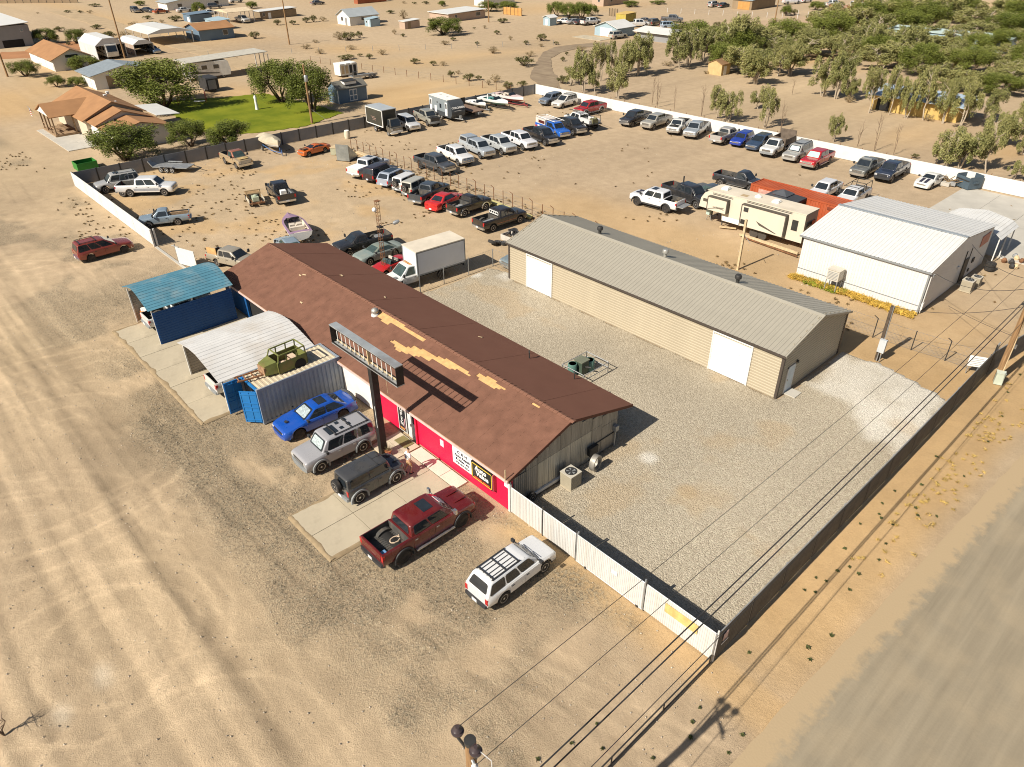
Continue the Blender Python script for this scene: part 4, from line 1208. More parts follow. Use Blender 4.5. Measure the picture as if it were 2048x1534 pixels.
def vparts(sp):
 """-> list of (name, mesh, parent index or None, loc, painted?, label)"""
 P = []
 add = lambda name, me, par=None, loc=(0, 0, 0), col=False, label=None, rot=None: (P.append((name, me, par, loc, col, label, rot)), len(P) - 1)[1]
 body = make_body(sp)
 add('body', body, None, (0, 0, 0), True)
 cab = None
 nose, tail, W = sp['nose'], sp['tail'], sp['W']
 truck = sp['kind'] == 'truck'
 if sp.get('top') != 'open':
  add('cab', make_cab(sp), None, (0, 0, 0), True)
  x0b, x1b, x0r, x1r, yb, yr, zb, H = sp['gh']
  gm = sp.get('glass', GLASS)
  # windshield, rear window
  def fr(u, v, off, front=True):
   xb_, xr_ = (x0b, x0r) if front else (x1b, x1r)
   z = lerp(zb, H - .05, v)
   y = lerp((yb * .93 if front else yb), (yr * .95 if front else yr * .97), v)
   return (lerp(xb_, xr_, v) + off, lerp(y, -y, u), z)
  add('windshield', pane_mesh('windshield', [fr(.07, .10, .012), fr(.93, .10, .012), fr(.92, .92, .012), fr(.08, .92, .012)], sp.get('wsmat', gm), (1, 0, .7)))
  if not sp.get('norear'):
   lo = .18 if not truck else .2
   add('rear_window', pane_mesh('rear_window', [fr(.1, lo, -.012, False), fr(.9, lo, -.012, False), fr(.88, .88, -.012, False), fr(.12, .88, -.012, False)], gm, (-1, 0, .3)))
  # side panes
  if truck:
   spl = {'reg': [(.2, .88)], 'ext': [(.17, .62), (.66, .9)], 'crew': [(.14, .52), (.56, .92)]}[sp['cab']]
  else:
   n_ = sp['npane']
   spl = {1: [(.1, .88)], 2: [(.06, .48), (.51, .93)], 3: [(.07, .36), (.385, .645), (.67, .97)]}[n_]
  for sd_ in (1, -1):
   for k, (u0, u1) in enumerate(spl):
    q = [ghp(sp, u0 + (.0 if k else .02), .1, sd_, .008), ghp(sp, u1, .1, sd_, .008), ghp(sp, u1, .92, sd_, .008), ghp(sp, u0 + (.0 if k else -.02), .92, sd_, .008)]
    add('side_window', pane_mesh('side_window', q, gm, (0, sd_, .2)))
  # doors: thin raised skins with gaps between them
  dend = sp['xb'] if truck else (sp['xr'] + sp['wr'] + .1 if sp['kind'] != 'truck' else 0)
  d0 = sp['xc'] - .08
  if truck:
   cuts = {'reg': [(d0, sp['xb'] + .1)], 'ext': [(d0, d0 - 1.12), (d0 - 1.14, sp['xb'] + .08)], 'crew': [(d0, lerp(d0, sp['xb'] + .08, .5) + .01), (lerp(d0, sp['xb'] + .08, .5) - .015, sp['xb'] + .08)]}[sp['cab']]
  else:
   e = sp['xr'] + sp['wr'] + .02
   cuts = [(d0, lerp(d0, e, .52)), (lerp(d0, e, .54), e)] if sp['npane'] > 1 else [(d0, lerp(d0, e, .85))]
  for sd_ in (1, -1):
   for k, (a, b) in enumerate(cuts):
    secs = []
    for x in (a, b):
     b0 = sp['sill'] + .04; t0 = sp['topf'](lerp(a, b, .5))
     h = W / 2 + .016
     secs.append([(x, sd_ * (h - .03), b0), (x, sd_ * (h - .005), b0), (x, sd_ * h, lerp(b0, t0, .12)), (x, sd_ * (h + .012), lerp(b0, t0, .55)), (x, sd_ * (h - .02), t0 - .075), (x, sd_ * (h - .05), t0 - .075)])
    mb = MB(); mb.loft(secs, close=True)
    di = add('door', mb.mesh('door', sp.get('bodymat', PAINT), 38), None, (0, 0, 0), True)
    if sp.get('near') or sp.get('handles', True):
     hm = sp.get('handlemat', DARKTRIM)
     add('handle', MB().box(b + .08, sd_ * (W / 2 + .02) - .018, sp['belt'] - .2, b + .24, sd_ * (W / 2 + .02) + .018, sp['belt'] - .165).mesh('handle', hm), di)
  # mirrors
  mm = sp.get('mirrormat', DARKTRIM)
  for sd_ in (1, -1):
   yy = sd_ * (W / 2 + .12)
   add('mirror', MB().box(sp['xc'] - .22, yy - .1, sp['belt'] + .05, sp['xc'] - .1, yy + .1, sp['belt'] + (.33 if truck else .22)).box(sp['xc'] - .18, yy - sd_ * .2 - .08, sp['belt'] + .08, sp['xc'] - .13, yy - sd_ * .2 + .14, sp['belt'] + .13).mesh('mirror', mm))
 # nose
 hn = sp['hn']; sill = sp['sill']
 nw = W / 2 * sp['nose_w']
 gz0, gz1 = (lerp(sill, hn, .42), hn - .12) if sp['kind'] != 'car' else (lerp(sill, hn, .5), hn - .1)
 gr = MB().box(nose - .03, -nw * .62, gz0, nose + .025, nw * .62, gz1)
 gi = add('grille', gr.mesh('grille', sp.get('grille', DARKTRIM)))
 mb = MB()
 for k in range(3):
  z = lerp(gz0, gz1, (k + .5) / 3)
  mb.box(nose + .02, -nw * .6, z - .018, nose + .04, nw * .6, z + .018)
 add('grille_bar', mb.mesh('grille_bar', sp.get('gbar', CHROME)), gi)
 for sd_ in (1, -1):
  a = sd_ * nw * .66; b = sd_ * nw * .98
  y0, y1 = min(a, b), max(a, b)
  add('headlight', MB().hexa([(nose - .12, y0, gz0 + .05), (nose + .02, y0, gz0 + .05), (nose + (.02 if sd_ < 0 else -.05), y1, gz0 + .05), (nose - .12, y1 + (.02 if sd_ > 0 else 0), gz0 + .05)], [(nose - .12, y0, gz1), (nose + .01, y0, gz1), (nose + (.01 if sd_ < 0 else -.06), y1, gz1), (nose - .12, y1 + (.02 if sd_ > 0 else 0), gz1)]).mesh('headlight', LENS))
 bmn = sp.get('bumper', CHROME)
 bh = (sill - .04, lerp(sill, hn, .36)) if sp['kind'] != 'car' else (sill - .04, lerp(sill, hn, .4))
 mb = MB(); mb.loft([[(nose - .3, -W / 2 * .985, bh[0]), (nose - .3, -W / 2 * .985, bh[1])], [(nose + .01, -nw, bh[0]), (nose + .01, -nw, bh[1])], [(nose + .1, -nw * .55, bh[0]), (nose + .1, -nw * .55, bh[1])], [(nose + .1, nw * .55, bh[0]), (nose + .1, nw * .55, bh[1])], [(nose + .01, nw, bh[0]), (nose + .01, nw, bh[1])], [(nose - .3, W / 2 * .985, bh[0]), (nose - .3, W / 2 * .985, bh[1])]], cap=False)
 mb.add([(nose - .3, -W / 2 * .985, bh[1]), (nose + .01, -nw, bh[1]), (nose + .1, -nw * .55, bh[1]), (nose + .1, nw * .55, bh[1]), (nose + .01, nw, bh[1]), (nose - .3, W / 2 * .985, bh[1])], [(0, 1, 2, 3, 4, 5)])
 mb.add([(nose - .3, -W / 2 * .985, bh[0]), (nose + .01, -nw, bh[0]), (nose + .1, -nw * .55, bh[0]), (nose + .1, nw * .55, bh[0]), (nose + .01, nw, bh[0]), (nose - .3, W / 2 * .985, bh[0])], [(5, 4, 3, 2, 1, 0)])
 add('front_bumper', mb.mesh('front_bumper', bmn, 30), None, (0, 0, 0), bmn is PAINT)
 # tail
 if not (truck and sp['box']):
  tz = sp['topf'](tail + .02)
  tw = W / 2 * (.995 if truck else .9)
  th_ = .2 if sp['kind'] == 'car' else .34
  for sd_ in (1, -1):
   a = sd_ * (tw - (.16 if sp['kind'] != 'car' else .42)); b = sd_ * (tw + .012)
   add('tail_light', MB().box(tail - .015, min(a, b), tz - .1 - th_, tail + .12, max(a, b), tz - .1).mesh('tail_light', TAILRED))
  rb = sp.get('rbumper', bmn)
  add('rear_bumper', MB().prism([(tail + .1, -tw), (tail + .1, tw), (tail - .1, tw * .9), (tail - .13, tw * .5), (tail - .13, -tw * .5), (tail - .1, -tw * .9)], sill - .02, lerp(sill, tz, .22)).mesh('rear_bumper', rb), None, (0, 0, 0), rb is PAINT)
  add('number_plate', MB().box(tail - .15, -.16, lerp(sill, tz, .05), tail - .132, .16, lerp(sill, tz, .05) + .16).mesh('number_plate', PLATE))
  if truck:
   add('tailgate', MB().box(tail - .02, -W / 2 + .2, sill + .36, tail + .02, W / 2 - .2, tz - .03).mesh('tailgate', sp.get('bodymat', PAINT)), None, (0, 0, 0), True)
   if not sp['box']:
    fl = sp.get('floor', .78 + sp['lift'])
    for sd_ in (1, -1):
     y0 = sd_ * (W / 2 - .12); y1 = sd_ * (W / 2 - .36)
     mb = MB(); secs = []
     for k in range(7):
      a = math.pi * k / 6
      x = sp['xr'] + .42 * math.cos(a); z = fl + .24 * math.sin(a)
      secs.append([(x, y0, z), (x, y1, z)])
     mb.loft(secs, cap=False)
     mb.add([(c[1]) for c in secs], [tuple(range(len(secs)))])
     add('wheel_arch', mb.mesh('wheel_arch', LINER))
    rm = MB()
    fx0, fx1 = tail + .12, sp['xb'] - .16
    for k in range(9):
     y = lerp(-W / 2 + .42, W / 2 - .42, k / 8)
     rm.box(fx0, y - .03, fl, fx1, y + .03, fl + .022)
    add('bed_rib', rm.mesh('bed_rib', LINER))
 # wheels
 wr = sp['wr']; ww = sp.get('ww', .24 if truck else .21)
 ty, rim = wheel_meshes(wr, ww, sp.get('rim', 'alloy'))
 pos = [(sp['xf'], 1), (sp['xf'], -1), (sp['xr'], 1), (sp['xr'], -1)]
 if sp.get('tandem'):
  pos += [(sp['xr'] - wr * 2.15, 1), (sp['xr'] - wr * 2.15, -1)]
 for x, sd_ in pos:
  if sp.get('nofront') and x > 0:
   continue
  y = sd_ * (W / 2 - ww / 2 - .015)
  i = add('wheel', ty, None, (x, y, wr))
  add('rim', rim, i)
  if sp.get('dual') and x < 0:
   j = add('wheel', ty, None, (x, sd_ * (W / 2 + ww / 2 + .02), wr)); add('rim', rim, j)
   mb = MB(); secs = []
   for k in range(9):
    a = math.pi * (k / 8)
    secs.append([(x + (wr + .13) * math.cos(a), sd_ * (W / 2 - .02), wr + .02 + (wr + .13) * math.sin(a)), (x + (wr + .11) * math.cos(a), sd_ * (W / 2 + ww + .06), wr + (wr + .1) * math.sin(a))])
   mb.loft(secs, cap=False)
   add('dual_fender', mb.mesh('dual_fender', PAINT, 50), None, (0, 0, 0), True)
 if sp.get('flare'):
  fm = sp['flare']
  for x, sd_ in ((sp['xf'], 1), (sp['xf'], -1), (sp['xr'], 1), (sp['xr'], -1)):
   secs = []
   ra = wr + .085
   for k in range(11):
    a = math.pi * (-.06 + 1.12 * k / 10)
    secs.append([(x + ra * math.cos(a), sd_ * (W / 2 - .03), wr + ra * math.sin(a)), (x + (ra + .0) * math.cos(a), sd_ * (W / 2 + .085), wr + ra * math.sin(a)), (x + (ra + .09) * math.cos(a), sd_ * (W / 2 + .075), wr + (ra + .09) * math.sin(a)), (x + (ra + .11) * math.cos(a), sd_ * (W / 2 - .02), wr + (ra + .11) * math.sin(a))])
   mb = MB(); mb.loft(secs, close=True)
   add('fender_flare', mb.mesh('fender_flare', fm, 50), None, (0, 0, 0), fm is PAINT)
 if sp.get('step'):
  for sd_ in (1, -1):
   y = sd_ * (W / 2 + .08)
   add('running_board', MB().box(sp['xr'] + wr + .25, y - .09, sp['sill'] - .06, sp['xf'] - wr - .2, y + .09, sp['sill'] - .01).mesh('running_board', sp['step']))
 if sp.get('sunroof') and 'gh' in sp:
  x0b, x1b, x0r, x1r, yb, yr, zb, H = sp['gh']
  add('sunroof', MB().box(x0r - .95, -.42, H - .03, x0r - .36, .42, H + .012).mesh('sunroof', GLASS))
 if sp.get('rack') and 'gh' in sp:
  x0b, x1b, x0r, x1r, yb, yr, zb, H = sp['gh']
  mb = MB(); xa, xz = x0r - .55, x1r + .15
  for sd_ in (1, -1):
   mb.box(xz, sd_ * (yr - .12) - .025, H + .03, xa, sd_ * (yr - .12) + .025, H + .07)
  for x in np.linspace(xz + .1, xa - .1, sp['rack']):
   mb.box(x - .025, -yr + .12, H + .035, x + .025, yr - .12, H + .08)
  if sp.get('slats'):
   for y in (-.35, -.12, .12, .35):
    mb.box(xz + .05, y - .012, H + .02, xa - .15, y + .012, H + .045)
  for sd_ in (1, -1):
   for x in (xz + .1, xa - .1):
    mb.box(x - .03, sd_ * (yr - .12) - .025, H - .03, x + .03, sd_ * (yr - .12) + .025, H + .04)
  add('roof_rack', mb.mesh('roof_rack', DARKTRIM))
 if sp.get('spare'):
  t2, r2 = wheel_meshes(wr, ww, sp.get('rim', 'alloy'))
  i = add('spare_wheel', t2, None, (tail - .2, .1, sp['belt'] - .02), False, None, (0, 0, R(90)))
  add('rim', r2, i)
 if sp.get('scoop'):
  add('hood_scoop', MB().hexa([(sp['xc'] + .15, -.3, sp['hc'] + .02), (sp['xc'] + .75, -.22, sp['hc'] + .0), (sp['xc'] + .75, .22, sp['hc'] + .0), (sp['xc'] + .15, .3, sp['hc'] + .02)], [(sp['xc'] + .2, -.27, sp['hc'] + .1), (sp['xc'] + .7, -.2, sp['hc'] + .06), (sp['xc'] + .7, .2, sp['hc'] + .06), (sp['xc'] + .2, .27, sp['hc'] + .1)]).mesh('hood_scoop', sp['scoop']), None, (0, 0, 0), sp['scoop'] is PAINT)
 if sp.get('stripe'):
  mb = MB()
  for sd_ in (1, -1):
   mb.box(sp['xb'] if truck else sp['xr'] + wr + .1, sd_ * (W / 2 + .03) - .006, lerp(sill, sp['belt'], sp['stripe'][1]), sp['xf'] - wr - .12, sd_ * (W / 2 + .03) + .006, lerp(sill, sp['belt'], sp['stripe'][2]))
   if truck and not sp['box']:
    mb.box(sp['xr'] + wr + .12, sd_ * (W / 2 + .014) - .004, lerp(sill, sp['belt'], sp['stripe'][1]), sp['xb'] - .03, sd_ * (W / 2 + .014) + .006, lerp(sill, sp['belt'], sp['stripe'][2]))
  add('side_stripe', mb.mesh('side_stripe', sp['stripe'][0]))
 if sp.get('canopy'):
  z0 = sp['belt'] + .04; xa, xz = sp['xb'] - .1, tail + .03
  yb, yr = W / 2 - .05, W / 2 - .2
  H = sp['H'] + .04
  c = MB().hexa([(xa, -yb, z0), (xa, yb, z0), (xz, yb, z0), (xz, -yb, z0)], [(xa - .08, -yr, H), (xa - .08, yr, H), (xz + .25, yr, H), (xz + .25, -yr, H)])
  i = add('canopy', c.mesh('canopy', PAINT), None, (0, 0, 0), True)
  for sd_ in (1, -1):
   q = [(xa - .2, sd_ * (yb - .04), z0 + .14), (xz + .3, sd_ * (yb - .04), z0 + .14), (xz + .36, sd_ * (yr + .05), H - .14), (xa - .22, sd_ * (yr + .05), H - .14)]
   add('side_window', pane_mesh('side_window', q, GLASS, (0, sd_, .3), .02), i)
 if sp.get('rails'):
  mb = MB(); z0 = sp['belt'] + .04; H = sp['H'] + .25
  xs3 = [tail + .1, sp['xb'] - .15]
  for sd_ in (1, -1):
   y = sd_ * (W / 2 - .1)
   for x in xs3:
    mb.tube((x, y, z0), (x, y * .92, H), .035, 6)
   mb.tube((xs3[0] - .1, y * .92, H), (sp['xw'] + .5, y * .92, H), .035, 6)
  for x in (xs3[0], xs3[1], sp['xw'] + .2):
   mb.tube((x, -(W / 2 - .1) * .92, H), (x, (W / 2 - .1) * .92, H), .03, 6)
  add('ladder_rack', mb.mesh('ladder_rack', sp['rails']))
 if sp.get('guard'):
  mb = MB()
  for z in (sill + .1, sill + .35, hn - .2, hn - .05):
   mb.tube((nose + .14, -.8, z), (nose + .14, .8, z), .04, 6)
  for y in (-.8, -.35, .35, .8):
   mb.tube((nose + .14, y, sill), (nose + .14, y, hn), .04, 6)
  add('brush_guard', mb.mesh('brush_guard', CHROME))
 if sp.get('flatbed'):
  m_ = sp['flatbed']; xa, xz = sp['xb'] - .15, tail
  add('flatbed', MB().box(xz, -W / 2 - .12, .98, xa, W / 2 + .12, 1.1).mesh('flatbed', m_))
  add('frame_rail', MB().box(xz + .1, -.45, .6, xa + .5, -.32, .98).box(xz + .1, .32, .6, xa + .5, .45, .98).mesh('frame_rail', UNDER))
 for e in sp.get('extra', ()):
  add(*e(sp))
 return P
CACHE = {}
def vehicle(name, label, cat, sp, color, x, y, yaw, group=None, key=None, roofcolor=None):
 k = key or repr(sorted((a, str(b)) for a, b in sp.items()))
 if k not in CACHE:
  CACHE[k] = vparts(dict(sp))
 t = thing(name, label, cat, (x, y, 0), R(yaw), group)
 obs = []
 for (nm, me, par, loc, col, lab, rot) in CACHE[k]:
  o = put(nm, me, t if par is None else obs[par], loc)
  if rot:
   o.rotation_euler = rot
  c = color if not (roofcolor and nm == 'cab') else roofcolor
  o.color = (c[0], c[1], c[2], 1)
  if lab:
   o['label'] = lab
  obs.append(o)
 return t
# colours as base reflectances
WHT = (.74, .73, .71); SIL = (.42, .44, .45); GRY = (.2, .21, .215); CHA = (.06, .063, .067); BLK = (.014, .015, .018); NVY = (.02, .03, .055)
RED = (.36, .018, .016); MAR = (.13, .008, .008); BLU = (.01, .055, .40); BGE = (.42, .37, .29); TAN = (.33, .29, .22); GLD = (.33, .31, .27)
PBLU = (.22, .28, .33); RUST = (.23, .035, .02); ORG = (.55, .12, .015); DGRN = (.03, .05, .05); KHK = (.2, .18, .11)
def bedbox(name, m, dx0, dx1, y0, y1, h):
 def f(sp):
  fl = sp.get('floor', .78 + sp['lift'])
  return (name, MB().box(sp['tail'] + dx0, y0, fl + .02, sp['tail'] + dx1, y1, fl + h).mesh(name, m))
 return f
# --- near row in front of the shop
def scoop2(sp):
 z = sp['hc']
 return ('hood_vent', MB().hexa([(sp['xc'] + .72, -.13, z - .02), (sp['xc'] + .9, -.1, z - .04), (sp['xc'] + .9, .1, z - .04), (sp['xc'] + .72, .13, z - .02)], [(sp['xc'] + .73, -.12, z + .025), (sp['xc'] + .89, -.09, z + .005), (sp['xc'] + .89, .09, z + .005), (sp['xc'] + .73, .12, z + .025)]).mesh('hood_vent', DARKTRIM))
def spoiler(sp):
 t, W = sp['tail'], sp['W']
 mb = MB(); secs = []
 for k in range(9):
  y = lerp(-W / 2 * .88, W / 2 * .88, k / 8); b = .18 * (1 - (2 * k / 8 - 1) ** 2)
  secs.append([(t + .16 - b, y, sp['deckz'] - .04), (t + .02 - b, y, sp['deckz'] - .04), (t + .0 - b, y, sp['deckz'] + .07), (t + .06 - b, y, sp['deckz'] + .075)])
 mb.loft(secs, close=True)
 return ('spoiler', mb.mesh('spoiler', DARKTRIM))
def shade_in(sp):
 x0b, x1b, x0r, x1r, yb, yr, zb, H = sp['gh']
 q = []
 for u, v in ((.14, .2), (.86, .2), (.84, .82), (.16, .82)):
  z = lerp(zb, H - .05, v); y = lerp(yb * .93, yr * .95, v)
  q.append((lerp(x0b, x0r, v) + .024, lerp(y, -y, u), z + .012))
 return ('sunshade', pane_mesh('sunshade', q, SHADE, (1, 0, .7), .006))
def fold_shade(sp):
 n, me = shade_in(sp)
 return (n, me)
vehicle('sedan', 'bright blue sedan with a black sunroof beside the grey shipping container', 'car', car_spec(wb=3.0, W=1.9, H=1.46, wr=.36, rim='black', bumper=PAINT, gbar=DARKTRIM, sunroof=1, near=1, deck=.58, rear=.8, belt=.95, hc=.97, ws=.9, tumble=.24, hn=.76, nose_w=.84, handlemat=PAINT, rbumper=PAINT, extra=(scoop2, spoiler, shade_in)), (.004, .075, .40), -35.58, 15.91, -91.5)
def roof_pads(sp):
 x0b, x1b, x0r, x1r, yb, yr, zb, H = sp['gh']
 mb = MB()
 for x, y in ((x0r - 1.25, .2), (x0r - 1.25, -.4), (x0r - 1.75, .1), (x0r - 1.75, -.42)):
  mb.box(x - .11, y - .12, H - .01, x + .11, y + .14, H + .02)
 return ('roof_panel', mb.mesh('roof_panel', GLASS))
vehicle('suv', 'boxy silver suv with a roof rack beside the black sign post', 'car', suv_spec(wb=2.78, W=1.9, H=1.83, wr=.375, belt=1.13, hn=1.04, hc=1.14, cowl=.42, ws=.42, rear=.1, sunroof=1, rack=3, near=1, flare=GREYTRIM, nose_w=.95, bumper=GREYTRIM, handlemat=CHROME, extra=(roof_pads, shade_in)), (.34, .335, .345), -31.89, 15.13, -91.5)
def jeep_fenders(sp):
 return ('roof_seam', MB().box(sp['gh'][2] - .62, -.62, sp['H'] - .01, sp['gh'][2] - .58, .62, sp['H'] + .012).box(sp['gh'][2] - .6, -.02, sp['H'] - .01, sp['gh'][2], .02, sp['H'] + .012).mesh('roof_seam', DARKTRIM))
def jeep_hinge(sp):
 return ('hood_latch', MB().box(sp['xc'] + .35, .3, sp['hc'] + .0, sp['xc'] + .6, .36, sp['hc'] + .05).box(sp['xc'] + .35, -.36, sp['hc'] + .0, sp['xc'] + .6, -.3, sp['hc'] + .05).mesh('hood_latch', DARKTRIM))
JEEP = suv_spec(wb=2.42, W=1.62, H=1.82, wr=.40, fo=.62, ro=.62, belt=1.18, hn=1.08, hc=1.16, cowl=.38, ws=.16, rear=.06, tumble=.07, npane=2, spare=1, nose_w=.8, bumper=GREYTRIM, ww=.26)
vehicle('jeep', 'dark grey two door off roader with a spare wheel on the concrete pad', 'car', dict(JEEP, near=1, flare=GREYTRIM, extra=(jeep_fenders, jeep_hinge)), (.05, .052, .055), -28.04, 15.09, 90)
CREAMTOW = M('tow_rope', (.55, .42, .3), .8)
def tow(sp):
 fl = .80 + sp['lift']
 mb = MB()
 mb.path([(-1.75 + .28 * math.cos(a * .7), -.1 + .2 * math.sin(a * .7), fl + .06) for a in range(9)], .035, 5).path([(-1.5, -.05, fl + .05), (-1.25, .22, fl + .12), (-1.1, .05, fl + .06)], .035, 5)
 return ('tow_strap', mb.mesh('tow_strap', CREAMTOW))
def bluebox(sp):
 fl = .80 + sp['lift']
 return ('blue_box', MB().box(sp['tail'] + .16, -.86, fl, sp['tail'] + .42, -.5, fl + .3).mesh('blue_box', M('blue_carton', (.12, .25, .42), .6, 0, .4, 6)))
def hood_ribs(sp):
 mb = MB()
 for y in (-.36, .3):
  mb.box(sp['xc'] + .35, y - .03, sp['hc'] + .005, sp['xc'] + 1.05, y + .09, sp['hc'] + .03)
 return ('hood_bulge', mb.mesh('hood_bulge', PAINT), None, (0, 0, 0), True)
def paper(sp):
 x0b, x1b, x0r, x1r, yb, yr, zb, H = sp['gh']
 q = []
 for u, v in ((.2, .25), (.62, .25), (.6, .75), (.2, .75)):
  z = lerp(zb, H - .05, v); y = lerp(yb * .93, yr * .95, v)
  q.append((lerp(x0b, x0r, v) + .024, lerp(y, -y, u), z + .012))
 return ('windshield_notice', pane_mesh('windshield_notice', q, WHITEPRINT, (1, 0, .7), .006))
vehicle('pickup_truck', 'dark red crew cab pickup with an empty grey bed facing the red wall', 'pickup', truck_spec('crew', wb=3.7, lift=.07, H=1.86, wr=.43, ww=.3, rim='black', sunroof=1, near=1, flare=DARKTRIM, step=CHROME, bumper=DARKTRIM, handlemat=CHROME, mirrormat=CHROME, grille=CHROME, extra=(tow, bluebox, hood_ribs, paper)), MAR, -23.03, 14.92, 90)
def wiper(sp):
 x0b, x1b, x0r, x1r, yb, yr, zb, H = sp['gh']
 return ('wiper', MB().tube((x0b + .05, .5, zb + .07), (x0b - .12, -.05, zb + .22), .014, 4).tube((x0b + .05, -.1, zb + .07), (x0b - .12, -.65, zb + .22), .014, 4).mesh('wiper', DARKTRIM))
vehicle('station_wagon', 'white four door wagon with a black roof rack near the slatted fence', 'car', suv_spec(wb=2.72, W=1.7, H=1.66, wr=.365, belt=1.06, hn=.95, hc=1.04, fo=.76, ro=.98, cowl=.42, ws=.6, rear=.36, rack=3, slats=1, near=1, nose_w=.95, rim='steel', bumper=DARKTRIM, extra=(wiper,)), (.72, .72, .71), -17.7, 16.29, 91.0)
# --- left lot
vehicle('suv', 'silver suv with a rack parked behind the white six wheel pickup', 'car', suv_spec(wb=2.95, H=1.88, W=1.93, wr=.40, rack=2, sunroof=1, npane=3, stripe=(GREYTRIM, .02, .22)), (.42, .41, .38), -92.5, 23.0, -97)
vehicle('pickup_truck', 'white crew cab pickup with grey stripe and doubled rear wheels', 'pickup', truck_spec('crew', wb=3.8, H=1.95, tandem=1, stripe=(M('grey_stripe', (.3, .31, .33), .5), .25, .6), ro=1.55, rim='steel', wr=.4, norear=0), WHT, -88.0, 25.1, 49.8)
vehicle('pickup_truck', 'pale grey single cab pickup against the short white wall', 'pickup', truck_spec('reg', wb=2.75, W=1.7, H=1.62, wr=.34, hood=.98, belt=1.04, sill=.4, floor=.66, stripe=(GREYTRIM, -.02, .2), extra=(bedbox('scrap_load', UNDER, .4, 1.3, -.5, .4, .35), bedbox('plank', WOOD, .0, 2.0, .3, .5, .62))), PBLU, -77.2, 22.5, -115)
vehicle('minivan', 'brick red minivan parked outside the short white wall', 'van', van_spec(rim='black', rack=2), RUST, -73.2, 15.4, 90)
vehicle('pickup_truck', 'black pickup with white cargo in its bed in the open lot', 'pickup', truck_spec('ext', wb=3.5, W=1.95, rbumper=CHROME, extra=(bedbox('white_crate', WHITE, .95, 1.55, -.25, .35, .62), bedbox('cardboard_box', PALEWOOD, .35, .9, -.45, .1, .2), bedbox('pipe_load', STEEL, .2, 1.8, -.72, -.62, .5))), BLK, -76.1, 35.1, 168)
vehicle('classic_car', 'orange classic car with its hood missing', 'car', car_spec(wb=2.55, W=1.62, H=1.2, wr=.3, hn=.74, hc=.9, fo=.75, ro=.95, nose_w=.93, npane=2, bumper=PAINT, rbumper=DARKTRIM, deckz=.9, rim='steel', extra=(lambda sp: ('engine_bay', MB().box(sp['xc'] + .2, -.55, sp['hc'] - .02, sp['nose'] - .2, .55, sp['hc'] + .01).mesh('engine_bay', UNDER)), lambda sp: ('engine', MB().box(sp['xc'] + .4, -.25, sp['hc'], sp['xc'] + .9, .25, sp['hc'] + .06).tube((sp['xc'] + .3, .3, sp['hc'] + .03), (sp['xc'] + 1., .35, sp['hc'] + .03), .05).mesh('engine', RUSTY)))), ORG, -89.4, 47.0, -85)
vehicle('pickup_truck', 'greyish tan small pickup behind the blue carport', 'pickup', truck_spec('ext', wb=2.8, W=1.75, H=1.66, wr=.35, hood=1.02, belt=1.08, sill=.42, floor=.7, extra=(bedbox('plywood_sheet', PLY, .2, 1.3, -.75, -.68, 1.0),)), TAN, -62.0, 23.1, 22)
vehicle('old_truck', 'rusted yellow old truck with a red roof by the grey panel wall', 'pickup', truck_spec('reg', wb=3.1, W=1.95, H=1.98, hood=1.2, grille=STEEL, gbar=CHROME, nose_w=.98, bumper=CHROME, glass=GLASSG, rim='steel', extra=(lambda sp: ('hood_rust', MB().box(sp['xc'] + .3, -.6, sp['hc'] + .01, sp['nose'] - .2, .6, sp['hc'] + .035).mesh('hood_rust', M('faded_yellow_hood', (.42, .3, .13), .8, 0, .35, 3))),)), (.36, .27, .16), -91.6, 37.3, 1, roofcolor=(.3, .11, .06))
# --- row along the wire fence
HX = 106
vehicle('pickup_truck', 'silver white crew pickup with a flat bed cover at the end of the fence row', 'pickup', truck_spec('crew', wb=3.75, H=1.93, sunroof=1, lift=.03, extra=(lambda sp: ('bed_cover', MB().box(sp['tail'] + .05, -sp['W'] / 2 + .08, sp['belt'] + .03, sp['xb'] - .07, sp['W'] / 2 - .08, sp['belt'] + .075).mesh('bed_cover', WHITE)),)), (.6, .6, .6), -77.0, 47.6, HX)
vehicle('suv', 'black suv squeezed between the silver pickup and the pale blue crossover', 'car', suv_spec(wb=2.9, H=1.8, bumper=PAINT, wsmat=GLASS), (.03, .02, .024), -74.3, 47.4, HX + 1)
vehicle('crossover', 'pale blue grey crossover with a dark glass roof', 'car', suv_spec(wb=2.95, H=1.7, W=1.92, rear=.5, belt=1.05, hn=.92, bumper=PAINT, rim='black', extra=(lambda sp: ('glass_roof', MB().box(sp['gh'][3] + .35, -.5, sp['H'] - .03, sp['gh'][2] - .3, .5, sp['H'] + .012).mesh('glass_roof', GLASS)),)), (.33, .37, .43), -71.6, 47.6, HX + 1)
vehicle('jeep', 'white two door off roader with a hard top in the fence row', 'car', dict(JEEP, flare=DARKTRIM), WHT, -68.7, 47.2, HX)
vehicle('jeep', 'cream two door off roader with its rear glass missing', 'car', dict(JEEP, wb=2.4, H=1.86, norear=1, flare=DARKTRIM, extra=(lambda sp: ('rear_opening', MB().box(sp['tail'] + .0, -.55, sp['belt'] + .08, sp['tail'] + .1, .55, sp['H'] - .16).mesh('rear_opening', UNDER)),)), (.46, .44, .37), -66.6, 47.0, HX)
vehicle('pickup_truck', 'dark blue grey pickup beside the red coupe', 'pickup', truck_spec('ext', wb=3.4, W=1.92, H=1.86), (.045, .055, .066), -64.2, 47.1, HX + 1)
vehicle('coupe', 'bright red muscle coupe parked in the fence row', 'car', car_spec(wb=2.95, W=1.92, H=1.45, wr=.36, npane=1, bumper=PAINT, rbumper=PAINT, rear=.8, deck=.75), (.52, .02, .02), -61.3, 47.0, 103)
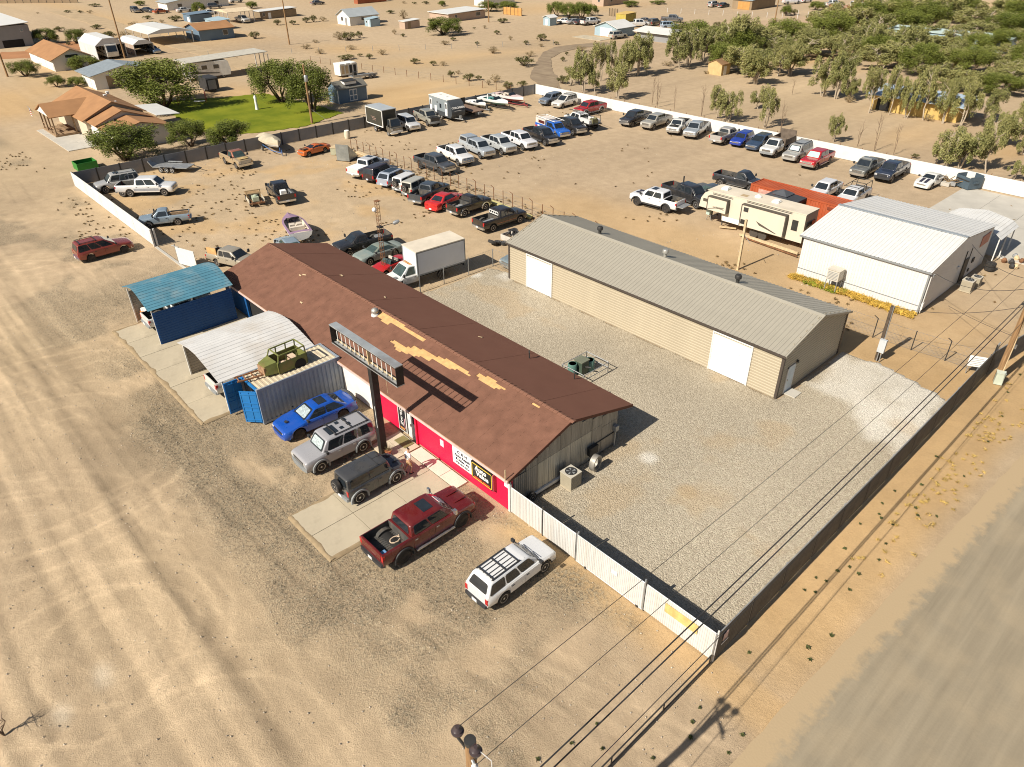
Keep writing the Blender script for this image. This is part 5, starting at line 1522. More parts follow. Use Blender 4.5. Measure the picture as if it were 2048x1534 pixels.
def bedwood(sp):
 return ('bed_floor', MB().box(sp['tail'] + .13, -.7, .84 + sp['lift'], sp['xb'] - .2, .7, .86 + sp['lift']).mesh('bed_floor', M('grey_bed_floor', (.25, .26, .26), .7, 0, .3, 2)))
def stepfend(sp):
 mb = MB()
 for sd_ in (1, -1):
  y = sd_ * (sp['W'] / 2 + .02); secs = []
  for k in range(9):
   a = math.pi * k / 8
   secs.append([(sp['xr'] + .52 * math.cos(a), sd_ * (sp['W'] / 2 - .1), sp['wr'] + .1 + .6 * math.sin(a)), (sp['xr'] + .5 * math.cos(a), sd_ * (sp['W'] / 2 + .16), sp['wr'] + .06 + .55 * math.sin(a))])
  mb.loft(secs, cap=False)
 return ('rear_fender', mb.mesh('rear_fender', PAINT, 50), None, (0, 0, 0), True)
vehicle('pickup_truck', 'black stepside pickup with chrome wheels at the fence', 'pickup', truck_spec('reg', wb=2.95, W=1.85, H=1.84, wr=.38, flare=CHROME, rim='white', ro=1.0, extra=(bedwood, stepfend)), (.018, .015, .013), -58.0, 47.6, 91)
def whitebars(sp):
 x0b, x1b, x0r, x1r, yb, yr, zb, H = sp['gh']
 mb = MB(); x = sp['xb'] - .04
 z0, z1 = zb + .2, H - .12
 mb.box(x - .02, -.72, z0, x + .02, .72, z0 + .06).box(x - .02, -.72, z1 - .06, x + .02, .72, z1)
 for y in (-.72, -.36, -.03, .3, .66):
  mb.box(x - .02, y, z0, x + .02, y + .06, z1)
 return ('window_guard', mb.mesh('window_guard', WHITE))
def bedpanel(sp):
 return ('steel_sheet', MB().hexa([(sp['tail'] + .1, -.8, .86), (sp['tail'] + 1.9, -.8, .9), (sp['tail'] + 1.9, .1, .9), (sp['tail'] + .1, .1, .86)], [(sp['tail'] + .1, -.8, .9), (sp['tail'] + 1.9, -.8, 1.0), (sp['tail'] + 1.9, .1, 1.0), (sp['tail'] + .1, .1, .9)]).mesh('steel_sheet', STEEL))
vehicle('pickup_truck', 'black and copper striped pickup with a white window guard', 'pickup', truck_spec('ext', wb=3.55, W=1.95, H=1.88, rim='steel', stripe=(M('copper_stripe', (.36, .15, .08), .4), .3, .38), extra=(whitebars, bedpanel)), (.022, .018, .017), -52.7, 47.3, 87.5)
# --- behind the repair shop
vehicle('pickup_truck', 'black pickup parked against the back of the repair shop', 'pickup', truck_spec('reg', wb=3.3, W=1.9, H=1.8, extra=(bedbox('scrap_load', STEEL, .6, 1.3, -.5, .3, .25),)), (.02, .02, .021), -57.0, 33.4, -98)
vehicle('coupe', 'faded green grey classic coupe behind the repair shop', 'car', car_spec(wb=2.75, W=1.8, H=1.34, npane=1, hn=.8, deckz=.92, fo=.85, ro=1.1, glass=GLASSG, bodymat=MATTE, rear=.9), (.17, .22, .21), -54.4, 33.4, -90, roofcolor=(.22, .25, .2))
def seats(sp):
 mb = MB()
 for y in (-.35, .35):
  mb.box(-.55, y - .22, .55, -.05, y + .22, .72).box(-.62, y - .22, .6, -.48, y + .22, 1.15)
 return ('seat', mb.mesh('seat', M('cream_seat', (.55, .5, .42), .7)))
def cockpit(sp):
 return ('cockpit', MB().box(-.95, -.62, .5, .32, .62, .93).mesh('cockpit', UNDER))
def roadster_glass(sp):
 mb = MB(); mb.hexa([(.38, -.6, .9), (.42, -.6, .9), (.42, .6, .9), (.38, .6, .9)], [(.14, -.52, 1.22), (.18, -.52, 1.22), (.18, .52, 1.22), (.14, .52, 1.22)])
 return ('windshield', mb.mesh('windshield', GLASSG))
vehicle('roadster', 'small red open roadster beside the white box truck', 'car', car_spec(wb=2.3, W=1.55, H=1.2, wr=.29, belt=.86, hn=.68, hc=.86, fo=.7, ro=.8, deckz=.84, top='open', nose_w=.75, rim='steel', extra=(cockpit, seats, roadster_glass)), (.48, .015, .015), -51.3, 32.6, -82)
vehicle('sedan', 'grey car whose hood shows past the shop ridge', 'car', car_spec(wb=2.8, W=1.8, glass=GLASSG, bodymat=MATTE), PBLU, -61.5, 28.3, 170)
def boxbody(m, z0, z1, xa, xz, w_, roofm, name='cargo_box', trim=None):
 def f(sp):
  mb = MB(); mb.box(xz, -w_ / 2, z0, xa, w_ / 2, z1)
  return (name, mb.mesh(name, m))
 return f
def boxroof(m, z1, xa, xz, w_, round_=0):
 def f(sp):
  mb = MB(); mb.box(xz - .03, -w_ / 2 - .03, z1 - .06, xa + .03, w_ / 2 + .03, z1 + .03)
  return ('box_roof', mb.mesh('box_roof', m))
 return f
def boxtrim(m, z0, z1, xa, xz, w_):
 def f(sp):
  mb = MB(); e = .05
  for sd_ in (1, -1):
   y = sd_ * w_ / 2
   for (a, b, c, d) in ((xz, z0, xa, z0 + .12), (xz, z1 - .14, xa, z1 - .05), (xa - .1, z0, xa + .02, z1 - .05), (xz - .02, z0, xz + .08, z1 - .05)):
    mb.box(a, y - .02, b, c, y + .02, d)
  for (a, b) in ((-w_ / 2, -w_ / 2 + .08), (w_ / 2 - .08, w_ / 2)):
   mb.box(xa - .01, a, z0, xa + .025, b, z1 - .05)
  return ('box_trim', mb.mesh('box_trim', m))
 return f
def chassis(xa, xz):
 def f(sp):
  return ('chassis', MB().box(xz, -.5, .55, xa, -.36, .8).box(xz, .36, .55, xa, .5, .8).box(xz, -1.0, .62, xz + .1, 1.0, .75).mesh('chassis', UNDER))
 return f
BOXW = M('white_box_panel', (.68, .69, .7), .45, 0, .04, .6, dirt=(.5, .44, .35), dirtamt=.25, dscale=.5)
ROOFD = M('dusty_box_roof', (.60, .53, .42), .7, 0, .1, .8)
vehicle('box_truck', 'white box truck with a rust stained cab roof behind the repair shop', 'truck', truck_spec('reg', wb=3.9, W=1.95, H=1.95, box=1, cablen=.72, hood=1.05, belt=1.15, ws=.8, cowl=.1, nose_w=.85, glass=GLASSG, bumper=GREYTRIM, rim='black', ro=2.0, fo=.85, bodymat=MATTE, dual=0,
  extra=(boxbody(BOXW, .98, 3.15, .55, -4.35, 2.3, ROOFD), boxroof(ROOFD, 3.15, .55, -4.35, 2.3), boxtrim(GREYTRIM, .98, 3.15, .55, -4.35, 2.3), chassis(.9, -4.35),
  lambda sp: ('roof_rust', MB().box(sp['gh'][3] + .12, -.55, sp['H'] - .02, sp['gh'][2] - .25, .55, sp['H'] + .008).mesh('roof_rust', M('rusted_roof', (.42, .2, .06), .85, 0, .5, 3, dirt=(.66, .64, .6), dirtamt=.8, dscale=2.0))),
  lambda sp: ('hood_primer', MB().box(sp['xc'] + .15, .25, sp['hc'] + .02, sp['xc'] + .62, .62, sp['hc'] + .045).mesh('hood_primer', GREYTRIM)))), (.62, .62, .6), -47.9, 33.1, -95)
# --- far side of the lot
BOXD = M('dark_green_box_panel', (.055, .052, .04), .5, 0, .15, .6)
SILROOF = M('silver_box_roof', (.5, .53, .54), .4, .3, .08, .8)
vehicle('box_truck', 'dark box truck with white corners by the grey panel wall', 'truck', truck_spec('reg', wb=3.5, W=2.0, H=2.35, box=1, cablen=.62, hood=1.15, belt=1.3, hn=1.2, ws=.25, cowl=-.45, fo=.9, nose_w=.97, bumper=WHITE, grille=DARKTRIM, rim='white', ro=1.6,
  extra=(boxbody(BOXD, 1.0, 3.35, .85, -3.7, 2.35, SILROOF), boxroof(SILROOF, 3.35, .85, -3.7, 2.35), boxtrim(WHITE, 1.0, 3.35, .85, -3.7, 2.35), chassis(1.0, -3.7),
  lambda sp: ('box_print', MB().box(-2.3, -1.2, 2.1, -1.2, -1.18, 2.16).box(-2.0, -1.2, 1.9, -.9, -1.18, 1.98).box(-1.9, -1.2, 1.7, -1.0, -1.18, 1.76).mesh('box_print', M('faded_print', (.3, .2, .16), .6))))), (.10, .09, .07), -91.5, 60.3, -3)
vehicle('suv', 'white grey suv with its front door open beside the dark box truck', 'car', suv_spec(wb=2.95, H=1.82, W=1.92, wr=.39, extra=(lambda sp: ('open_door', MB().box(.2, -1.9, .45, .28, -.95, 1.15).mesh('open_door', PAINT), None, (0, 0, 0), True),)), (.6, .6, .59), -91.2, 63.9, -12)
vehicle('pickup_truck', 'tan crew pickup with its front end stripped', 'pickup', truck_spec('crew', wb=3.9, H=1.9, wr=.42, bed=1.6, lift=.05, bumper=GREYTRIM, extra=(lambda sp: ('engine_bay', MB().box(sp['xc'] + .15, -.75, sp['hc'] - .02, sp['nose'] + .02, .75, sp['hc'] + .02).mesh('engine_bay', UNDER)), lambda sp: ('engine', MB().box(sp['xc'] + .3, -.4, sp['hc'] - .02, sp['xc'] + 1., .4, sp['hc'] + .12).box(sp['nose'] - .2, -.7, .8, sp['nose'] + .04, .7, sp['hc'] + .06).mesh('engine', DARKSTEEL)))), (.30, .29, .24), -92.0, 68.0, -14)
# --- row facing the yard middle
vehicle('pickup_truck', 'dark charcoal crew pickup with big tyres nearest the wire fence', 'pickup', truck_spec('crew', wb=3.9, lift=.12, wr=.46, ww=.3, rim='black', H=1.9, step=DARKTRIM, gbar=CHROME), CHA, -72.1, 54.0, .7)
vehicle('pickup_truck', 'white crew pickup with a chrome brush guard', 'pickup', truck_spec('crew', wb=4.0, lift=.06, wr=.42, guard=1, stripe=(M('tan_stripe', (.3, .25, .17), .5), -.02, .14), extra=(bedbox('load', UNDER, .2, 1.2, -.7, .2, .55), bedbox('bed_rail', DARKTRIM, .1, 1.9, .72, .78, .66))), WHT, -73.4, 58.3, -8)
vehicle('pickup_truck', 'pale silver pickup with a windowed bed canopy', 'pickup', truck_spec('crew', wb=4.1, lift=.05, canopy=1), (.36, .39, .41), -73.9, 62.4, -9)
vehicle('pickup_truck', 'light silver crew pickup with an open bed beside the canopy truck', 'pickup', truck_spec('crew', wb=4.0, lift=.07, wr=.42, extra=(bedbox('tool_box', DARKSTEEL, 1.4, 1.9, -.8, .8, .5),)), (.44, .46, .46), -73.2, 65.6, -9)
vehicle('pickup_truck', 'white crew pickup with dark grille between the silver and black trucks', 'pickup', truck_spec('crew', wb=4.0, lift=.06, bumper=PAINT, wr=.42), (.72, .71, .72), -72.8, 69.0, -9)
vehicle('pickup_truck', 'glossy black crew pickup with chrome mirrors beside the blue service truck', 'pickup', truck_spec('crew', wb=4.2, lift=.08, wr=.43, mirrormat=CHROME, step=CHROME, grille=CHROME), BLK, -72.3, 72.7, -11)
REDP = M('red_graphic', (.42, .02, .03), .5); BLUEP = M('blue_graphic', (.012, .1, .45), .45)
def service_cap(sp):
 mb = MB(); z0 = sp['belt'] + .04; mb.box(sp['tail'] + .02, -sp['W'] / 2 + .03, z0, sp['xb'] - .1, sp['W'] / 2 - .03, sp['H'] + .08)
 return ('utility_shell', mb.mesh('utility_shell', M('cream_shell', (.62, .56, .5), .5)))
def service_win(sp):
 return ('shell_window', MB().box(sp['tail'] + .75, -sp['W'] / 2 - .0, sp['belt'] + .2, sp['xb'] - .2, -sp['W'] / 2 + .02, sp['H'] - .1).mesh('shell_window', M('dark_red_glass', (.08, .012, .012), .2)))
def service_blue(sp):
 return ('blue_side', MB().box(sp['tail'] + .0, -sp['W'] / 2 - .035, sp['sill'] + .15, sp['xb'] + .1, -sp['W'] / 2 - .02, sp['belt'] + .1).box(sp['tail'] + .0, sp['W'] / 2 + .02, sp['sill'] + .15, sp['xb'] + .1, sp['W'] / 2 + .035, sp['belt'] + .1).mesh('blue_side', BLUEP))
def service_red(sp):
 return ('red_side', MB().box(sp['tail'] + .02, -sp['W'] / 2 - .05, sp['sill'] + .15, sp['tail'] + .55, -sp['W'] / 2 - .038, sp['belt'] - .25).mesh('red_side', REDP))
def service_txt(sp):
 return ('white_print', MB().box(sp['tail'] + .6, -sp['W'] / 2 - .05, sp['belt'] - .28, sp['tail'] + 1.15, -sp['W'] / 2 - .038, sp['belt'] - .12).box(sp['tail'] + 1.4, -sp['W'] / 2 - .05, sp['belt'] - .24, sp['tail'] + 1.8, -sp['W'] / 2 - .038, sp['belt'] - .1).mesh('white_print', WHITEPRINT))
vehicle('service_truck', 'blue and red service truck with a white ladder rack', 'truck', truck_spec('ext', wb=3.9, rails=WHITE, extra=(service_cap, service_win, service_blue, service_red, service_txt)), (.015, .12, .5), -73.6, 76.4, -11)
vehicle('pickup_truck', 'black pickup with chrome bumper between the service truck and the flatbed', 'pickup', truck_spec('crew', wb=3.95, lift=.05, step=CHROME), (.02, .02, .02), -73.2, 79.6, -15)
def util_boxes(sp):
 mb = MB()
 for sd_ in (1, -1):
  y = sd_ * (sp['W'] / 2 - .2)
  mb.box(sp['tail'] + .3, y - .22, .95, sp['xb'] - .2, y + .22, 1.55)
 return ('utility_box', mb.mesh('utility_box', WHITEM))
def util_load(sp):
 return ('generator', MB().box(sp['tail'] + .2, -.45, 1.1, sp['tail'] + 1.0, .45, 1.7).tube((sp['tail'] + .3, -.3, 1.75), (sp['tail'] + .9, -.3, 1.75), .12, 10).mesh('generator', M('olive_machine', (.16, .15, .08), .7)))
vehicle('utility_truck', 'white utility truck with tool boxes and a black pipe rack', 'truck', truck_spec('crew', wb=4.6, box=1, rails=DARKSTEEL, flatbed=DARKSTEEL, dual=1, rim='white', ro=1.5, extra=(util_boxes, util_load, chassis(0, -3.6))), (.7, .69, .65), -74.3, 82.9, 167)
# --- along the long white wall
def wallrow(name, label, cat, sp, color, x, y, yaw, **k):
 return vehicle(name, label, cat, sp, color, x, y, yaw, 'vehicles lined up along the long white wall', **k)
wallrow('crossover', 'grey blue crossover at the far corner of the lot', 'car', suv_spec(wb=2.7, H=1.68, W=1.82, rear=.4, bumper=PAINT), (.15, .18, .22), -87.9, 90.4, -84)
wallrow('minivan', 'white minivan with roof rails at the far corner of the lot', 'van', van_spec(rack=2, wb=2.85), (.7, .67, .6), -85.1, 90.7, -86)
wallrow('pickup_truck', 'bright red crew pickup with black bed near the far corner', 'pickup', truck_spec('crew', wb=3.6, W=1.96, H=1.88, wr=.42, flare=STEEL, step=STEEL), (.40, .015, .02), -78.8, 89.8, -91)
wallrow('pickup_truck', 'black crew pickup with chrome grille first in the middle of the white wall', 'pickup', truck_spec('crew', wb=3.95, step=CHROME, grille=CHROME), (.025, .024, .026), -69.7, 89.8, -84)
wallrow('pickup_truck', 'beige grey crew pickup beside the black one at the white wall', 'pickup', truck_spec('crew', wb=3.6, W=1.95, H=1.86), (.36, .34, .29), -66.3, 90.4, -85)
wallrow('pickup_truck', 'stripped white single cab pickup with no hood', 'pickup', truck_spec('reg', wb=3.4, nofront=0, H=1.82, grille=GREYTRIM, extra=(lambda sp: ('engine_bay', MB().box(sp['xc'] + .12, -.62, sp['hc'] - .02, sp['nose'] - .25, .62, sp['hc'] + .03).mesh('engine_bay', UNDER)), lambda sp: ('engine', MB().box(sp['xc'] + .3, -.35, sp['hc'], sp['xc'] + .9, .35, sp['hc'] + .1).lathe([(.18, sp['hc']), (.2, sp['hc'] + .16), (.05, sp['hc'] + .18)], 10, (sp['xc'] + .55, 0, 0)).mesh('engine', DARKSTEEL)), bedbox('scrap_load', UNDER, .3, 1.5, -.6, .6, .5))), (.7, .69, .64), -62.4, 90.6, -72)
wallrow('pickup_truck', 'silver pickup angled toward the lot with a chrome grille', 'pickup', truck_spec('ext', wb=3.9, grille=CHROME), (.33, .36, .38), -59.5, 90.8, -74)
wallrow('pickup_truck', 'tan silver pickup backed with its tailgate toward the lot', 'pickup', truck_spec('ext', wb=3.6, W=1.95, H=1.84), (.38, .36, .33), -54.7, 91.1, 93)
wallrow('hatchback', 'bright blue hatchback beside the tan silver pickup', 'car', suv_spec(wb=2.6, H=1.6, W=1.78, rear=.4, belt=1.0, hn=.85, hc=1.02, npane=2, bumper=PAINT), (.01, .04, .30), -52.3, 91.2, -82)
wallrow('minivan', 'dark blue wagon between the blue hatchback and the white dump truck', 'van', van_spec(wb=2.8, H=1.62, bumper=PAINT), (.03, .055, .1), -49.8, 91.3, -84)
def dumpbed(sp):
 mb = MB(); xa, xz = sp['xb'] - .25, sp['tail'] - .1
 w_ = 1.1
 mb.box(xz, -w_, 1.0, xa, w_, 1.12).box(xz, -w_, 1.12, xa, -w_ + .07, 1.75).box(xz, w_ - .07, 1.12, xa, w_, 1.75).box(xa - .08, -w_, 1.12, xa, w_, 2.0).box(xz, -w_, 1.12, xz + .08, w_, 2.35)
 return ('dump_bed', mb.mesh('dump_bed', M('rusty_dump_bed', (.13, .1, .075), .85, 0, .3, 2)))
wallrow('dump_truck', 'white cab truck with a rusty dump bed', 'truck', truck_spec('reg', wb=4.1, box=1, lift=.06, wr=.42, dual=1, ro=1.3, bumper=GREYTRIM, extra=(dumpbed, chassis(0, -3.2), bedbox('load', PALEWOOD, .9, 1.8, -.5, .4, .55))), (.68, .67, .64), -46.9, 90.6, -84)
wallrow('suv', 'champagne long suv with a dark sunroof and silver sunshade', 'car', suv_spec(wb=3.3, H=1.9, W=2.0, wr=.4, belt=1.15, rack=2, sunroof=1, bumper=PAINT, extra=(shade_in,)), (.34, .33, .3), -43.7, 90.3, -86)
wallrow('pickup_truck', 'bright red crew pickup with a green sunshade and striped bed cover', 'pickup', truck_spec('crew', wb=3.65, W=1.97, H=1.9, grille=CHROME, step=CHROME, wsmat=M('mint_sunshade', (.34, .58, .5), .5), extra=(lambda sp: ('bed_cover', MB().box(sp['tail'] + .05, -sp['W'] / 2 + .08, sp['belt'] + .03, sp['xb'] - .07, sp['W'] / 2 - .08, sp['belt'] + .075).mesh('bed_cover', DARKTRIM)),)), (.45, .012, .02), -40.6, 89.4, -87)
wallrow('pickup_truck', 'dull grey green pickup with a light bar on its roof', 'pickup', truck_spec('ext', wb=3.7, extra=(lambda sp: ('roof_visor', MB().box(sp['gh'][2] - .4, -.6, sp['H'] - .02, sp['gh'][2] - .12, .6, sp['H'] + .1).mesh('roof_visor', GREYTRIM)),)), (.13, .135, .125), -34.7, 90.3, -88)
wallrow('pickup_truck', 'navy black pickup with a wide grey side at the white wall', 'pickup', truck_spec('ext', wb=3.9, lift=.06, wr=.45, ww=.3, bumper=DARKTRIM, gbar=DARKTRIM, stripe=(GREYTRIM, .05, .5)), NVY, -32.0, 90.9, -87)
wallrow('sports_car', 'white sports car with two dark hood stripes', 'car', car_spec(wb=2.65, W=1.82, H=1.32, wr=.33, npane=1, bumper=PAINT, rbumper=PAINT, rear=1.0, deck=.5, nose_w=.85, extra=(lambda sp: ('hood_stripe', MB().hexa([(sp['xc'] + .1, .1, sp['hc'] + .032), (sp['nose'] - .18, .1, sp['hn'] + .028), (sp['nose'] - .18, .42, sp['hn'] + .022), (sp['xc'] + .1, .42, sp['hc'] + .03)], [(sp['xc'] + .1, .1, sp['hc'] + .042), (sp['nose'] - .18, .1, sp['hn'] + .038), (sp['nose'] - .18, .42, sp['hn'] + .034), (sp['xc'] + .1, .42, sp['hc'] + .042)]).hexa([(sp['xc'] + .1, -.42, sp['hc'] + .03), (sp['nose'] - .18, -.42, sp['hn'] + .022), (sp['nose'] - .18, -.1, sp['hn'] + .028), (sp['xc'] + .1, -.1, sp['hc'] + .032)], [(sp['xc'] + .1, -.42, sp['hc'] + .042), (sp['nose'] - .18, -.42, sp['hn'] + .034), (sp['nose'] - .18, -.1, sp['hn'] + .038), (sp['xc'] + .1, -.1, sp['hc'] + .042)]).mesh('hood_stripe', INK)),)), (.7, .69, .64), -27.7, 91.3, -92)
# --- in the middle, near the red container
def gmcbits(sp):
 return ('hood_vent', MB().box(sp['xc'] + .35, -.5, sp['hc'] + .01, sp['xc'] + .8, -.12, sp['hc'] + .05).box(sp['xc'] + .35, .12, sp['hc'] + .01, sp['xc'] + .8, .5, sp['hc'] + .05).mesh('hood_vent', INK))
vehicle('pickup_truck', 'white crew pickup with black flares and a lowered tailgate', 'pickup', truck_spec('crew', wb=3.65, lift=.07, wr=.44, ww=.3, rim='black', flare=DARKTRIM, step=DARKTRIM, sunroof=1, bumper=DARKTRIM, extra=(gmcbits, bedbox('carton', PALEWOOD, .3, .7, -.2, .2, .25), lambda sp: ('lowered_tailgate', MB().box(sp['tail'] - .75, -.8, sp['sill'] + .3, sp['tail'] - .02, .8, sp['sill'] + .37).mesh('lowered_tailgate', STEEL)))), (.74, .73, .72), -45.1, 62.9, -175)
vehicle('pickup_truck', 'black crew pickup with tall exhaust pipe beside the fifth wheel trailer', 'pickup', truck_spec('crew', wb=4.1, lift=.1, wr=.45, ww=.3, step=BGE and CHROME, flare=DARKTRIM, glass=GLASS, extra=(lambda sp: ('exhaust_stack', MB().tube((sp['xb'] - .3, .5, .9), (sp['xb'] - .3, .5, 2.4), .08, 10).mesh('exhaust_stack', DARKSTEEL)),)), (.02, .021, .024), -43.6, 66.7, -9)
vehicle('coupe', 'dark blue grey classic car hidden behind the black pickup', 'car', car_spec(wb=2.9, W=1.85, H=1.42, npane=1, glass=GLASSG, bodymat=MATTE, deck=.9), (.06, .075, .09), -42.4, 69.8, -8)
vehicle('pickup_truck', 'black single cab pickup with flared rear fenders by the red container', 'pickup', truck_spec('reg', wb=3.6, H=1.95, dual=1, step=CHROME, lift=.03, wr=.42), (.022, .025, .03), -42.4, 75.0, 4)
vehicle('pickup_truck', 'white crew pickup behind the red shipping container', 'pickup', truck_spec('crew', wb=3.2, W=1.8, H=1.75, wr=.37, hood=1.06, belt=1.12, flare=GREYTRIM), (.72, .71, .71), -34.2, 78.9, -87)
vehicle('pickup_truck', 'white pickup with a black lumber rack behind the red container', 'pickup', truck_spec('ext', wb=3.3, W=1.85, H=1.78, rails=DARKSTEEL), (.73, .72, .71), -31.0, 78.9, -87)
# --- carports and fence corner
vehicle('pickup_truck', 'white pickup with an empty black bed under the blue carport', 'pickup', truck_spec('ext', wb=3.3, W=1.85, H=1.75, wr=.38, hood=1.06, belt=1.12, sill=.46, floor=.72, bumper=GREYTRIM), (.7, .69, .66), -55.3, 15.6, 90)
vehicle('pickup_truck', 'white and tan pickup with its bed out of the white carport', 'pickup', truck_spec('reg', wb=3.3, W=1.9, H=1.78, wr=.38, bumper=GREYTRIM, stripe=(M('tan_stripe_paint', (.2, .155, .1), .5), .1, .75), extra=(bedbox('scrap_load', STEEL, .9, 1.7, -.6, -.1, .5),)), (.66, .64, .6), -43.0, 15.4, 90)
vehicle('sedan', 'pale blue grey old sedan half hidden behind the tan building', 'car', car_spec(wb=2.9, W=1.85, nose_w=.92, hn=.78, glass=GLASSG), (.2, .25, .27), -44.2, 42.6, -93)
# ---------------------------------------------------------------- trailers, boats, campers
def wheels_on(t, pts, r=.33, ww=.2, style='white'):
 ty, rim = wheel_meshes(r, ww, style)
 for p in pts:
  o = put('wheel', ty, t, (p[0], p[1], r)); put('rim', rim, o)
def place(t, name, mb, m, smooth=None):
 return mb.obj(name, m, t, smooth)
t = thing('car_trailer', 'grey metal car trailer with three wheels showing by the grey wall', 'trailer', (-94.81, 30.8, 0), R(38))
place(t, 'deck', MB().box(-2.6, -1.0, .55, 2.0, 1.0, .63), STEEL); place(t, 'tongue', MB().tube((2.0, .7, .5), (3.4, 0, .5), .05).tube((2.0, -.7, .5), (3.4, 0, .5), .05), DARKSTEEL)
for sd_ in (1, -1):
 place(t, 'fender', MB().box(-1.6, sd_ * 1.12 - .14, .74, .3, sd_ * 1.12 + .14, .8), STEEL)
place(t, 'ramp', MB().hexa([(-2.6, -.9, .6), (-2.6, .9, .6), (-2.75, .9, .6), (-2.75, -.9, .6)], [(-3.1, -.9, 1.25), (-3.1, .9, 1.25), (-3.2, .9, 1.22), (-3.2, -.9, 1.22)]), STEEL)
wheels_on(t, [(x, s * 1.12) for x in (-1.4, -.65, .1) for s in (1, -1)], .32)
def hull_boat(L, B, D, z0, flare=1.0, n=13):
 """hull sections from stern (x=-L/2) to bow"""
 secs = []
 for i in range(n):
  u = i / (n - 1); x = -L / 2 + L * u
  b = B / 2 * (1 - max(0, (u - .45) / .55) ** 2.2) * (1.0 if u < .98 else .3) + .02
  k = z0 + .28 * max(0, (u - .55) / .45) ** 2 * D * 2
  zt = z0 + D + .12 * u
  secs.append([(x, 0, k), (x, b * .55, k + .12), (x, b * .9, z0 + D * .55 + .1 * u), (x, b, zt)])
 return secs
def boat_mesh(L, B, D, z0, mats, cover=None, well=(.1, .62), cowl=None):
 mb = MB(); S_ = hull_boat(L, B, D, z0); n = 4
 for a, b in zip(S_, S_[1:]):
  for sg in (1, -1):
   for i in range(3):
    q = [a[i], a[i + 1], b[i + 1], b[i]]
    mb.add([(p[0], p[1] * sg, p[2]) for p in q], [(0, 1, 2, 3) if sg > 0 else (3, 2, 1, 0)], 0 if i < 2 else 1)
 a = S_[0]
 mb.add([(p[0], p[1], p[2]) for p in a] + [(p[0], -p[1], p[2]) for p in a[::-1]], [tuple(range(8))], 0)
 return mb, S_
def deck_mesh(S_, i0, i1, inset, drop):
 """deck with an open cockpit between stations i0..i1"""
 mb = MB()
 for j, (a, b) in enumerate(zip(S_, S_[1:])):
  p, q = a[3], b[3]
  for sg in (1, -1):
   if i0 <= j < i1:
    pi = (p[0], max(.01, p[1] - inset) * sg, p[2] + .03); qi = (q[0], max(.01, q[1] - inset) * sg, q[2] + .03)
    pd_, qd = (pi[0], pi[1], p[2] - drop), (qi[0], qi[1], q[2] - drop)
    mb.add([(p[0], p[1] * sg, p[2]), (q[0], q[1] * sg, q[2]), qi, pi], [(0, 1, 2, 3)])
    mb.add([pi, qi, qd, pd_], [(0, 1, 2, 3)], 1)
    mb.add([pd_, qd, (qd[0], 0, qd[2]), (pd_[0], 0, pd_[2])], [(0, 1, 2, 3)], 1)
   else:
    mb.add([(p[0], p[1] * sg, p[2]), (q[0], q[1] * sg, q[2]), (q[0], 0, q[2] + .07), (p[0], 0, p[2] + .07)], [(0, 1, 2, 3)])
 return mb
def trailer_frame(t, L, B, m, wx=-.8):
 place(t, 'trailer_frame', MB().tube((-L / 2, B * .3, .45), (L * .3, B * .3, .45), .05).tube((-L / 2, -B * .3, .45), (L * .3, -B * .3, .45), .05).tube((L * .3, B * .3, .45), (L * .5 + .9, 0, .42), .05).tube((L * .3, -B * .3, .45), (L * .5 + .9, 0, .42), .05).tube((-L * .35, -B * .45, .42), (-L * .35, B * .45, .42), .05).tube((L * .5 + .3, 0, .42), (L * .5 + .3, 0, 1.0), .05).tube((L * .5 + .8, .1, 0), (L * .5 + .8, .1, .6), .03), m)
 wheels_on(t, [(wx, B * .5), (wx, -B * .5)], .3)
def boat(name, label, x, y, yaw, L, B, D, hull, band, deckm, inner, frame, i0=2, i1=8, group=None, cover=None):
 t = thing(name, label, 'boat', (x, y, 0), R(yaw), group)
 mb, S_ = boat_mesh(L, B, D, .62, None)
 mb.obj('hull', [hull, band], t, 40)
 if cover:
  mb = MB(); secs = []
  for s_ in S_:
   p = s_[3]
   secs.append([(p[0], p[1] + .03, p[2] - .25), (p[0], p[1] + .02, p[2] + .02), (p[0], p[1] * .55, p[2] + .28 + .12 * math.sin(p[0] * 3)), (p[0], 0, p[2] + .4 + .1 * math.sin(p[0] * 2.2)), (p[0], -p[1] * .55, p[2] + .28 + .1 * math.sin(p[0] * 3.5)), (p[0], -p[1] - .02, p[2] + .02), (p[0], -p[1] - .03, p[2] - .25)])
  mb.loft(secs); mb.obj('cover', cover, t, 25)
 else:
  deck_mesh(S_, i0, i1, .2, .35).obj('deck', [deckm, inner], t, 40)
  zz = S_[5][3][2]
  MB().box(-.9, -.6, zz - .3, -.4, -.1, zz + .12).box(-.9, .1, zz - .3, -.4, .6, zz + .12).box(-1.5, -.7, zz - .3, -1.15, .7, zz + .05).obj('seat', inner if inner is not UNDER else WHITE, t)
  MB().hexa([(.75, -.75, zz + .05), (.8, -.75, zz + .05), (.8, .75, zz + .05), (.75, .75, zz + .05)], [(.4, -.6, zz + .4), (.44, -.6, zz + .4), (.44, .6, zz + .4), (.4, .6, zz + .4)]).obj('windscreen', GLASS, t)
 trailer_frame(t, L, B, frame)
 return t
CANVAS = M('tan_canvas', (.46, .40, .29), .9, 0, .12, 1.5, .3, 6)
BLUEST = M('blue_painted_frame', (.05, .13, .32), .5)
PURPLE = M('mauve_gelcoat', (.3, .19, .27), .3)
REDST = M('red_painted_frame', (.32, .05, .05), .5)
CREAM = M('cream_vinyl', (.6, .52, .42), .6)
TEALB = M('teal_gelcoat', (.12, .3, .28), .3)
